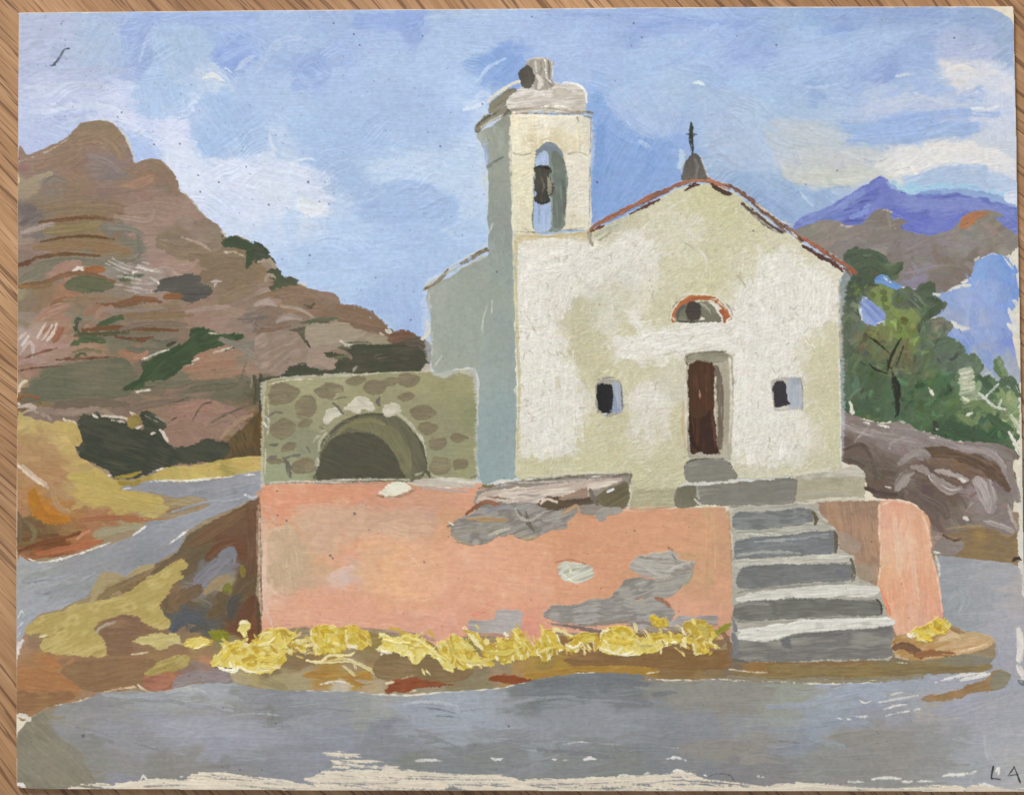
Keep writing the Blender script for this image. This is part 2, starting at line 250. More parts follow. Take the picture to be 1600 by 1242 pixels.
# visible bristle sweeps in the sky
for s, w, c in [
 ('40,110 90,112 150,108 200,112', 9, 'b6c2de a6b3d4'), ('40,137 80,138 130,133 180,138', 10, 'cdd7ee b4c0dc'), ('50,150 110,148 170,155 215,160', 13, 'd0daf2 b3c0e2'),
 ('70,178 110,168 150,165 175,178 205,205 235,215', 10, 'd3def2 bccbe8'), ('150,162 180,172 200,192 230,212', 8, 'dbe4f2 c3d0ec'), ('55,195 100,180 150,176', 10, 'a9b9e2 b6c5e6'),
 ('190,50 215,38 240,30', 16, '8fa9df 9fb8e4'), ('195,62 200,90 206,100', 12, '8eaadf a4bbe3'), ('218,95 228,65 244,38', 5, 'b3c9ea a8c0e8'), ('255,30 300,22 350,22 390,24', 12, '93aee1 9fb9e6'),
 ('245,45 242,65 250,85 275,100', 9, 'aec8ea 9dbae4'), ('140,60 165,55 190,75 200,95', 8, 'a9c3e6 9bb6de'), ('345,95 375,80 395,75', 12, '86a4df 9ab5e6'), ('370,110 385,95 400,88', 7, 'b6c9ea'),
 ('400,115 420,85 440,65 470,60', 11, 'b4c8e6 9fbbe6'), ('405,110 425,80 445,62', 3, 'c3d4ea 8facda'), ('470,105 490,95 503,108', 12, '87a3dd 9db8e6'), ('535,100 552,96 550,85', 8, '8ea9e2 a2bdea'),
 ('560,30 610,28 660,25', 14, '93aee4 86a4e0'), ('630,45 655,38 660,28', 10, '7f9fe0 8eabe4'), ('665,28 720,24 790,23', 8, 'b3cbe6 a2bce2'), ('700,40 760,42 830,40', 10, 'aac5ee 9fbbea'),
 ('745,128 765,105 790,92', 5, 'b8d0f2'), ('775,122 792,110 800,100', 9, '779fe0 86aae6'), ('740,160 752,148 765,150', 9, 'cde0f6 b9d0f2'), ('725,172 740,168 756,162', 6, 'd6e5f6'),
 ('420,212 430,235 455,245', 5, 'd3e0f2 b6cdee'), ('405,245 415,270 440,275', 9, 'd0ddf0 bed2ec'), ('455,255 480,248 495,252', 4, 'd6e2f2'), ('455,300 480,305 520,312', 7, 'd3dff2 c0d2ee'),
 ('520,200 560,215 600,222 660,235', 7, 'a9c6ec 98b6e4'), ('640,240 690,242 720,248', 7, 'c3d8ee b4cdea'), ('575,262 600,258 640,250', 9, 'c0d6ee b3cbe8'), ('600,290 640,285 680,295', 9, 'a3bfe6 94b2e2'),
 ('480,332 495,330 505,322', 14, 'e4e8ee d3dfee'), ('600,300 575,312 560,318', 8, 'aac4ea'), ('690,360 730,355 765,320', 6, 'c3d8f2 9fbce6'), ('660,420 720,395 760,375', 7, 'b9d0f0 a2bfea'), ('668,440 720,408 760,385', 4, 'c9dcf2'),
 ('740,250 752,300 756,350', 9, 'c6daf4 b3cdf2'), ('660,470 664,500 660,530', 8, 'b4cef0 a3c1ec'),
 ('880,24 960,24 1040,28 1110,38 1180,34', 7, '8aa6de 9cb6e6'), ('1000,42 1060,34 1120,38 1160,40', 8, '86a5e2 97b2e8'), ('930,80 980,85 1060,70 1120,40', 9, 'b3caee 9bb8e6'), ('1020,110 1060,95 1110,60 1150,30', 10, 'a9c4ec 93b1e4'),
 ('1090,105 1120,80 1160,50 1200,30', 7, 'b0c9ee 8fade2'), ('1060,165 1080,140 1110,130', 6, 'b4ccea 93b0dc'), ('980,175 985,195 1000,205 1020,215', 10, '93b0e2 a9c4ea'), ('940,140 960,165 990,190 1025,212', 8, 'aac2ec 96b3e6'),
 ('1000,220 1015,232', 6, 'b3cbee'), ('940,200 935,260 932,320', 14, '7ba2e0 6f98da'), ('960,330 1000,290 1040,230', 12, '86aae2 799fdc'), ('985,255 1015,235 1045,225', 9, '8caee6 7ca2de'), ('1150,90 1180,82 1210,84', 12, '8eaae4 9fbbea'),
 ('1180,160 1190,190 1215,205', 9, 'a3c3e6 b4cbe4'), ('1120,170 1140,190 1135,215', 7, 'b4c6e4 9fb9dc'), ('1110,230 1130,245 1160,262', 8, 'aebfdc 9fb4d4'),
 ('1210,48 1250,68 1300,60 1380,45 1450,42', 8, 'a9c4ea 94b2e2'), ('1222,72 1280,70 1330,55 1400,48', 4, '8facda b3caec'), ('1290,118 1330,95 1390,58 1440,48', 10, 'b0c9ee 96b3e4'), ('1340,108 1380,85 1430,55 1480,35', 7, 'b3caee 93afde'), ('1350,120 1400,80 1470,52', 4, 'a9c0ea 8ba8d8'),
 ('1275,25 1330,18 1400,22 1480,24', 12, '8aa8de 94b0e0'), ('1265,140 1300,142 1330,150 1350,165', 5, '93aed8 b4c8e8'), ('1255,155 1290,160 1350,166', 4, '94aed6 adc4e8'), ('1240,132 1280,138 1320,130', 6, 'a0bae0 aec6ea'),
 ('1400,120 1415,117 1432,116', 4, 'dbe4ec'), ('1478,112 1500,118 1530,116 1560,112', 8, 'e2dfdc d3d8e6'), ('1480,112 1500,104 1520,108', 6, 'e4e0da'), ('1380,122 1360,126 1345,120', 6, '8ba5dd 97b1e4'),
 ('1360,152 1400,160 1440,154 1480,158', 5, 'd0d9e6 b6c7e2'), ('1430,146 1470,160 1510,164', 4, 'd6dde8 b3c5e4'), ('1330,218 1380,212 1440,208 1500,190', 12, '94b5e8 a4c0ee'), ('1325,218 1400,222 1470,212 1530,206', 7, '8fb0dc a3bee8'),
 ('1380,190 1440,182 1500,176 1560,180', 12, '9ebaec 93b2e8'), ('1520,170 1545,172 1560,165', 6, 'e0e4ec'), ('1540,160 1545,148 1556,130', 12, 'c9d3e8'),
 ('1315,238 1350,248 1380,245', 5, 'dadfe2 b6c3d2'), ('1345,248 1370,254 1385,248', 3, 'a9b3c0'), ('1215,235 1222,262 1240,270', 3, 'a6b3c6 ccd3dc'), ('1240,240 1245,255 1262,256', 3, 'a9b4c8'), ('1245,232 1252,250', 2.5, 'd3d9e0'),
 ('1400,242 1420,250 1450,238 1480,225', 9, 'eceae2 d6dae0'), ('1460,230 1500,232 1550,240', 11, 'eeebe2 dfe0e0'), ('1410,268 1440,262 1470,246 1510,238', 9, 'eceae2 dfe2e0'), ('1490,232 1530,244 1570,256', 8, 'e9e6de d3d8e2'),
 ('1403,258 1410,270', 6, 'ecebe4'), ('1425,262 1432,272', 6, 'eeece2'), ('1420,282 1460,272 1500,262 1540,262', 10, 'a2bfe4 b3c9ea'), ('1300,285 1340,280 1370,278', 6, 'd3d6ce'),
 ('1205,275 1225,285 1245,298', 9, '8eaeda a0bcdc'), ('1250,300 1262,315 1270,322', 5, 'b9cfe8'), ('1205,330 1225,310 1245,300', 9, '86a6d4 9bb7de'), ('1180,300 1210,318 1240,345', 8, '86a6d6 93b0dc'), ('1300,300 1330,298 1350,290', 8, 'b4c9e2')]:
    B('painted_sky', s, w * 1.15, c, dry=.3, alpha=.75, relief=.2, base=.2, ridge=.08, var=.035)
B('painted_sky', '316,124 332,118 350,127', 9, 'dfe6e6 d3dfec', tap=.8); B('painted_sky', '352,106 362,114', 4, 'cbd9ee')
B('painted_sky', '1084,131 1093,130 1100,134', 6, 'dfeeec cfe2ea', tap=.7)
B('painted_sky', '1064,235 1066,250 1062,262', 10, 'c6dce6 b4cde4', alpha=.8); B('painted_sky', '1092,245 1100,262 1107,280', 5, 'd3dfe6 b9cbe6', alpha=.8)
P(None, '27,640 420,640 420,800 1600,800 1594,1060 900,1060 400,1075 27,1120', 'a59374 9a8466 ae9a80', smooth=False, rough=0)
# ---- mountains at the right
P('painted_mountain', '1241,366 1246,345 1264,333 1290,325 1320,308 1350,290 1373,276 1384,278 1396,290 1410,299 1428,306 1444,297 1480,295 1510,296 1545,303 1592,322 1592,378 1560,372 1400,380 1300,375', '5c5aa6 7271bd 8683cb 7a7cc8', ang=-12, mix=1.1, rough=1.2, var=.05, low=20)
B('painted_mountain', '1260,345 1300,330 1350,300 1370,290', 16, '6866b4 7a78c2 8a88cc', dry=.2); B('painted_mountain', '1248,360 1290,345 1340,330', 14, '6e76bd 8082c8')
B('painted_mountain', '1430,310 1480,302 1540,306 1590,324', 12, '7a7ac4 6664b4'); B('painted_mountain', '1400,305 1440,318 1500,320 1560,330', 16, '8c8bce 7a79c4', dry=.2)
B('painted_mountain', '1395,330 1430,345 1480,350 1510,335', 20, '7876c6 6f70c6 8d8ad0'); B('painted_mountain', '1415,355 1450,366 1485,362', 13, '6e6fc8 8382cc'); B('painted_mountain', '1560,325 1580,340 1592,352', 14, '6f71c2 8a8ad0')
B('painted_mountain', '1330,340 1350,332 1358,322', 10, '9298d8 7c80c8', dry=.3); B('painted_mountain', '1275,350 1310,356 1350,350', 9, '6a6ec0')
for s, c, g, al in [('1385,284 1440,288 1500,286 1560,296 1592,314 1592,326 1540,310 1480,302 1430,306 1400,298', 'a9bfe4 b9cbe8 9db2de', 4, .6), ('1250,346 1290,326 1330,304 1350,296 1345,312 1300,334 1262,352', '8c92cf 9aa2d8', -28, .5), ('1400,312 1470,308 1560,318 1590,336 1560,344 1500,330 1420,330', '9793d2 8a88cc', 6, .5), ('1352,292 1375,282 1392,296 1410,316 1390,326 1360,316', '6f6dbc 7f7dc8', 60, .5), ('1440,345 1500,340 1496,360 1450,364', '7272c8 8a86cf', 0, .5)]:
    P('painted_mountain', s, c, ang=g, rough=4, soft=4, alpha=al, wob=4, dry=.15, low=14)
field('painted_mountain/foothill', '1245,366 1250,356 1270,350 1290,343 1305,346 1325,352 1345,350 1356,342 1362,332 1380,327 1392,333 1395,342 1420,344 1407,354 1417,362 1440,367 1462,366 1485,360 1497,350 1502,340 1515,332 1540,329 1566,334 1556,340 1575,358 1592,372 1590,388 1578,402 1568,400 1548,396 1530,405 1522,425 1512,440 1490,448 1470,458 1440,452 1425,452 1400,445 1350,440 1322,420 1290,395',
 '1260,362,8b8379 1300,360,8f867c 1350,365,8a8079 1375,345,847a70 1380,380,8a7f79 1320,390,89807c 1440,380,8a8080 1420,410,857973 1470,400,887c76 1460,430,82766e 1500,420,7f7369 1500,380,8f8784 1540,365,8c8680 1560,350,857d70 1540,340,8d8374 1575,370,8c857c 1560,390,8d8377 1390,430,83786e 1350,410,847c76 1340,400,857b75 1430,440,8b8496',
 n=130, ln=34, wd=11, ang=-14, spread=35, alpha=.75, dry=.25, tone=.035, k=.05, rough=2.2)
P('painted_mountain/foothill', '1499,356 1501,343 1511,334 1528,329 1546,333 1540,340 1528,342 1520,350 1508,358', 'b87a50 a97354 c0815a', ang=-20)
B('painted_mountain/foothill', '1540,338 1552,335 1566,338', 5, '8b8577', dry=.3)
for s in ['1376,331 1384,328 1394,332', '1398,342 1408,341', '1398,357 1401,359', '1315,352 1325,355 1335,352']: B('painted_mountain/foothill', s, 3, 'c3b3b0')
for s in ['1430,418 1450,412 1465,420', '1460,417 1490,414 1510,420', '1410,395 1430,385 1450,372', '1300,378 1330,370 1350,362', '1420,420 1428,430', '1350,396 1370,385 1395,380', '1340,372 1352,378', '1480,375 1500,372 1520,380']: B('painted_mountain/foothill', s, 5, 'a0958e 8a8078', dry=.4, alpha=.7)
# bare priming at the right margin
P('card', '1571,403 1580,398 1590,388 1604,380 1608,880 1592,872 1592,700 1588,640 1594,600 1592,470 1580,420', 'e4dccb dcd5c8', ang=80, rough=2)
P('card', '1575,300 1593,300 1594,322 1570,312', 'd3d8e8')
# distant blue water
field('painted_water', '1468,462 1478,456 1500,450 1510,440 1518,428 1524,410 1540,402 1556,398 1568,402 1577,408 1589,425 1592,460 1580,500 1584,540 1594,580 1593,600 1560,620 1500,600 1480,540 1462,490 1462,468',
 '1480,470,8aa2d6 1540,420,87a6dc 1560,410,7f9fd8 1580,430,6b96dc 1500,470,9aadd9 1540,470,93a9da 1570,470,7f9edb 1480,490,a3adcc 1520,500,a3aecf 1560,500,8ea4da 1500,520,9aa9d2 1540,530,90a3d6 1575,530,8094dc 1500,540,7f9bd2 1490,528,86a0da 1540,560,a2aac0 1560,550,8c9fd2 1590,540,8fa0d8 1530,590,a5adb4 1570,585,a8aebc 1550,600,aab0b8',
 n=110, ln=40, wd=15, ang=75, spread=32, alpha=.65, dry=.3, tone=.02, rough=3)
for s, w in [('1503,442 1512,438', 6), ('1504,447 1516,446', 5), ('1570,405 1582,420', 4), ('1487,503 1500,512 1512,514', 6), ('1494,512 1504,516', 4), ('1577,485 1584,500 1592,515', 8), ('1576,508 1590,520', 9), ('1584,470 1592,480', 6), ('1522,407 1530,402', 4), ('1590,430 1593,450', 5)]: B('card', s, w, 'e6e2d8 d3d3d0', dry=.2)
for s in ['1510,430 1516,442', '1572,470 1580,450 1584,430', '1498,515 1508,528 1512,540', '1528,535 1530,550', '1505,520 1518,545']: B('painted_water', s, 4, '7a93cc 95a9d6', dry=.4)

# ---- trees at the right
field('painted_tree', '1312,440 1319,428 1318,408 1322,392 1335,387 1352,390 1372,393 1384,404 1392,412 1410,410 1411,418 1402,426 1406,432 1394,440 1400,447 1420,450 1430,456 1438,446 1450,438 1460,440 1462,450 1455,458 1466,464 1478,476 1476,484 1462,488 1444,502 1460,496 1478,500 1492,510 1484,520 1476,527 1488,530 1500,532 1508,545 1510,556 1524,556 1534,568 1532,580 1526,592 1520,604 1540,588 1556,596 1575,606 1590,618 1592,700 1590,716 1575,702 1560,692 1530,690 1490,690 1460,680 1440,674 1420,668 1404,660 1370,660 1340,652 1318,648 1311,620 1312,500',
 '1335,400,505c4a 1352,395,4c5845 1340,425,4a5644 1370,410,4f5b46 1400,418,566148 1360,425,4b5742 1325,445,4c5747 1320,480,58604c 1335,470,5a634e 1330,520,656c58 1325,560,5c6850 1320,600,56654e 1340,500,606852 1360,450,7c8a4a 1380,450,7a8850 1385,465,84924c 1370,470,7f8b54 1395,480,7f8a56 1390,500,78814e 1410,490,7f8a50 1430,495,7d8a52 1415,512,77843e 1440,480,5e6a50 1450,470,56624c 1420,460,56624c 1410,460,5c6852 1450,448,53614a 1465,480,58654e 1440,515,62705a 1420,530,727f48 1450,540,5c6a54 1480,550,5c6c56 1500,560,63725c 1480,530,60705a 1460,510,787868 1480,505,80796e 1475,515,84806c 1350,540,666c4c 1345,520,716e5c 1370,545,6a704a 1385,530,75794a 1400,540,6e7048 1370,580,4f6044 1350,600,4b5e44 1340,630,4b5e44 1380,620,506449 1420,600,50664a 1430,570,6b6c50 1410,560,706e4e 1450,560,5c6a4e 1460,600,4f6846 1440,640,4c6446 1480,640,526b47 1480,680,43583f 1500,680,3f543b 1520,660,4c6045 1540,670,3f553c 1500,640,5a714c 1515,620,788a5c 1530,610,4e6249 1540,640,75865a 1560,620,5e7350 1570,640,82916a 1580,660,6f825a 1560,680,43593f 1580,690,4d6244 1550,650,4a5f42 1590,640,90a070',
 n=330, ln=24, wd=10, ang=-55, spread=55, jit=12, alpha=.7, dry=.3, tone=.06, k=.07, rough=3.2, wob=3, relief=.2)
for s, w, c in [('1322,400 1345,395 1372,400 1392,415', 12, '4a5644 566250'), ('1330,420 1360,412 1385,425', 12, '465240 556048'), ('1375,428 1400,425 1408,416', 8, '49553f'), ('1318,450 1340,455 1350,440', 12, '4a5545'), ('1318,470 1325,520 1320,580', 12, '525d4a 626a56'),
 ('1345,450 1352,470 1340,490', 9, '4f5a48'), ('1406,455 1425,470 1440,485', 9, '4c5946 6b7462'), ('1440,450 1455,445 1460,455', 9, '4e5a44'), ('1450,465 1470,475 1460,490 1440,500', 9, '53604a 4a5642'), ('1462,480 1445,495 1437,512', 7, '4c5944'), ('1425,455 1432,462 1440,470', 6, '6d7564'),
 ('1400,452 1398,470 1404,480', 7, '5c6752'), ('1470,530 1490,535 1505,555', 14, '62725e 586850'), ('1440,545 1465,535 1480,530', 12, '5a6a54'), ('1450,555 1440,580 1420,600', 14, '4f6048 64704e')]:
    B('painted_tree', s, w, c, dry=.2, relief=.22)
for x, y in [(1364, 460), (1382, 466), (1384, 480), (1340, 452), (1405, 468), (1414, 500), (1402, 515), (1380, 456)]: E('painted_tree', x, y, 5, 4, '5a6638', mix=.3)
P('painted_tree', '1359,449 1375,445 1396,452 1400,462 1392,470 1396,482 1410,486 1432,482 1438,492 1432,508 1415,516 1400,514 1398,500 1388,496 1370,470 1356,466', '76824a 7e8a52 6a7646', alpha=.35, ang=70)
E('painted_tree', 1364, 460, 4, 3.4, '5f6b3a'); E('painted_tree', 1382, 467, 5, 5, '5c6838'); E('painted_tree', 1413, 502, 5, 6, '626a30'); E('painted_tree', 1403, 515, 6, 5, '6b7642')
P('painted_tree/sky_gap#1', '1366,438 1373,431 1384,431 1389,437 1400,441 1409,447 1404,452 1390,449 1380,444 1368,444', '5f88c4 7095c8 4f78b4', ang=20)
P('painted_tree/sky_gap#2', '1345,468 1352,464 1362,470 1372,480 1381,488 1383,498 1374,507 1362,508 1350,505 1344,492', '8296cc 94a4d2 7689c2 a3b0d6', ang=45, rough=2.5)
for s in ['1342,472 1346,500', '1368,506 1382,502', '1346,470 1355,465', '1382,434 1392,442']: B('painted_tree', s, 3, 'd8dcdc', dry=.3)
for s in ['1395,592 1400,618 1402,648', '1398,590 1404,610 1400,650']: B('painted_tree/trunk', s, 6.5, '23261f 2c3028 1c1f1a', dry=.4, relief=.35, base=.5)
for s, w in [('1354,525 1372,536 1390,552', 3), ('1408,527 1398,545 1390,565 1386,584', 4), ('1356,566 1366,576 1384,583', 3.2), ('1386,562 1394,580 1396,592', 4), ('1412,540 1404,562 1398,575', 2)]: B('painted_tree/trunk', s, w, '2b2c20 34341f', dry=.1, tap=.8)
for s, w in [('1333,522 1350,540 1368,556', 5), ('1335,518 1356,530 1376,548', 4), ('1418,530 1414,550 1404,574', 6), ('1408,535 1400,556 1392,572', 5)]: B('painted_tree', s, w, '6a6246 77704e', dry=.45)
TM = np.isin(L, [IDS['painted_tree']])
for _ in range(520):
    x = rng.uniform(1312, 1592); y = rng.uniform(388, 715); iy, ix = int((y - Y0) * S), int((x - X0) * S)
    if iy >= H or ix >= W or not TM[iy, ix]: continue
    m_ = C[iy, ix] * rng.choice([.78, .86, 1.12, 1.2, 1.05]); stamp(x, y, rng.uniform(7, 20), rng.uniform(3.5, 8), math.radians(rng.normal(-50, 50)), rng.normal(0, .5), m_ + rng.normal(0, .012, 3).astype(f32), .75, .25, .3, TM.astype(f32), None, .06)
for s, w in [('1354,525 1372,536 1390,552', 3), ('1408,527 1398,545 1390,565 1386,584', 4), ('1356,566 1366,576 1384,583', 3), ('1395,592 1401,618 1402,648', 5)]: B('painted_tree/trunk', s, w, '2b2c20 34341f', dry=.2, tap=.7)
# leafy sprays, bottom right, with the priming between them
P('card', '1500,578 1516,572 1524,590 1530,604 1542,612 1530,630 1512,636 1500,620', 'a3ad90 b9bea2 8c9a7c', ang=-10, dry=.6, rough=4)
for s, w, c in [('1500,585 1520,580', 3, 'e0ddc9'), ('1498,592 1522,588', 3, 'e0dcc6'), ('1500,600 1525,596', 3, 'dcd9c0'), ('1503,608 1524,604', 3, 'd6d6ba'), ('1452,607 1458,617', 5, 'dfddc8'), ('1503,620 1515,628', 5, 'd3d6b6'), ('1510,650 1518,645', 5, 'd8dac4'), ('1462,670 1470,672', 3, 'dbdcc9'), ('1330,636 1332,646', 7, 'e2dfcb'), ('1328,628 1331,640', 5, 'dddcc8'), ('1313,690 1318,700', 5, 'dcd6c2'),
 ('1525,590 1535,606 1548,620', 14, '50644a 5e7256'), ('1556,565 1562,580 1572,592', 14, '6d8058 5c7050'), ('1560,560 1566,575 1576,600', 9, '768a60'), ('1562,600 1580,596 1592,618', 14, '4f644a 5c7254'), ('1530,588 1545,604 1560,610', 10, '475c44'),
 ('1540,620 1560,600', 3, 'dfe0d6'), ('1528,612 1552,634 1570,640', 6, 'd6dac6 b8c4b0'), ('1538,622 1545,634', 6, 'd3d6d8'), ('1560,636 1566,622', 4, 'dfe0d0'), ('1500,650 1520,660 1530,650', 10, '849462 6b7f52'), ('1505,636 1535,628 1550,650', 9, '6f8355'), ('1545,650 1560,660 1580,672', 12, '4a6044'),
 ('1470,672 1500,680 1540,690 1575,700', 15, '3f553c 486043'), ('1480,660 1510,672 1520,680', 12, '42573e'), ('1576,675 1586,690 1592,700', 5, 'e3dfd0'), ('1580,650 1592,670', 8, 'a3ae86 e0dccb'), ('1575,690 1584,702 1590,716', 9, '4a6044 5c7050'), ('1584,690 1594,712', 6, 'e6e0d0'), ('1540,585 1552,580', 4, 'b9bfc0'),
 ('1530,598 1526,612', 8, '8ea07a'), ('1565,610 1572,630 1590,640', 9, '8a9a6a')]:
    B('painted_tree' if c[0] in '456789ab' and c[:1] != 'b' else 'card', s, w, c, dry=.25, relief=.22)

# ---- rocks at the right
field('painted_rock', '1313,690 1313,642 1322,642 1334,650 1350,656 1362,660 1385,662 1402,658 1420,662 1432,672 1450,677 1470,683 1490,690 1515,690 1540,692 1565,694 1585,706 1590,716 1582,722 1588,750 1594,780 1590,784 1586,778 1584,800 1590,826 1588,836 1560,832 1540,836 1510,834 1480,845 1466,866 1457,860 1456,830 1450,808 1435,792 1410,780 1370,778 1360,766 1352,748 1340,730 1320,722 1314,716',
 '1330,660,8a7b73 1350,670,8d7e76 1330,700,6b5a52 1350,700,7b6c62 1380,690,8d807a 1420,680,958984 1450,700,90847f 1500,700,8b7e79 1550,710,897b76 1340,690,84756c 1380,715,74655a 1350,720,6e5f56 1370,740,665447 1360,755,6b594c 1400,745,80726a 1420,760,84776e 1390,770,64534a 1430,770,6f6156 1460,710,7c6250 1500,720,79604c 1540,735,745c49 1560,750,6c5547 1450,750,6a574c 1480,770,6e5c52 1510,765,725f56 1540,760,948581 1535,780,9b8d8a 1560,790,84756e 1575,770,897b76 1580,800,8f817a 1500,790,7a6a60 1460,790,6a594e 1440,790,6c5b51 1520,800,88796f 1550,810,8b7d77 1470,815,7e6d63 1500,815,7c6c64 1580,820,8f8078 1462,850,a0887a 1480,700,968b88',
 n=190, ln=40, wd=11, ang=25, spread=24, jit=8, alpha=.75, dry=.3, tone=.035, k=.07, rough=2, relief=.22)
for s, w, c, d in [('1440,706 1470,706 1510,712 1550,736 1575,762', 20, '725a46 64503f 7c6450', .1), ('1315,660 1340,672 1380,682 1430,690', 12, '93867f a39690', .12), ('1400,672 1450,682 1500,700 1550,705', 12, 'a0948f 8a7e7a', .12), ('1500,700 1550,710 1580,750 1590,780', 12, '8f837f a0938e', .12),
 ('1405,725 1420,714 1440,706 1450,712', 12, 'a0948e 8c807a', .12), ('1425,730 1440,732 1450,740', 11, 'a59992 8a7d76', .12), ('1402,764 1412,745 1425,738', 14, '94877f a59890', .12), ('1412,760 1420,748', 8, 'aa9e97', .12),
 ('1455,745 1468,755 1485,765 1500,764', 18, 'b5a7a0 998b84 c6b9b2', .12), ('1462,735 1480,738 1510,750', 9, 'b9aca4 a3968e', .12), ('1500,748 1508,752', 5, 'e2dbd2', 0), ('1527,750 1538,770 1545,795', 22, 'a0938f b3a6a1 8a7d78', .12), ('1545,752 1552,780 1550,800', 12, '9c8f8b ac9f9a', .12),
 ('1575,725 1584,760 1590,780', 12, '978a86 85776f', .12), ('1510,800 1516,790 1525,785', 5, 'c9c0b4 6a5a50', .12), ('1505,808 1512,812', 5, 'd3ccc0', .12), ('1540,815 1560,820 1582,830', 8, 'a5988f b3a8a2', .12), ('1575,790 1582,810 1590,826', 5, 'd0c6b8 9a8c80', .12),
 ('1440,775 1470,790 1478,805', 16, '6a5a52 75665d', .2), ('1320,700 1345,695 1362,720 1368,745', 9, '5f4e45 72635a', .2), ('1346,760 1370,768 1400,772', 8, '53433b 5f4e45', .2), ('1318,716 1330,720 1350,728', 6, '4c3d35 66564c', .2), ('1383,760 1392,762', 3, 'bdb2a8', 0), ('1335,690 1360,665', 4, 'a39790', .12), ('1340,675 1360,680 1364,672', 4, 'a79b95', .12), ('1390,700 1395,690 1420,684', 5, 'a89c96', .12)]:
    B('painted_rock', s, w, c, dry=d, relief=.3, base=.4, var=.12)
for x, y in [(1354, 661), (1385, 667), (1376, 665), (1410, 659), (1456, 684)]: B('card', f'{x-4},{y-1} {x+4},{y+1}', 4, 'e9e4d8')
P('painted_rock/ochre_bank', '1458,868 1466,850 1480,838 1500,828 1520,824 1545,824 1560,830 1575,838 1590,832 1589,872 1584,878 1560,876 1520,872 1480,868', 'a0814f 937850 8a7356 9c7f52', ang=4, low=22)
P('painted_rock/ochre_bank', '1457,866 1464,842 1476,838 1500,842 1506,852 1500,862 1480,868', '94867f 8d8078 a09389', ang=8); B('painted_rock/ochre_bank', '1474,836 1490,844 1500,842', 4, '6a4c33'); B('painted_rock/ochre_bank', '1480,826 1510,822 1545,822', 4, 'b3966a a08460')
B('painted_rock/ochre_bank', '1582,876 1590,872 1600,876', 5, '3f362c')
P('card', '1591,832 1606,828 1608,880 1592,872', 'ddd8cc e4ddce', ang=80)

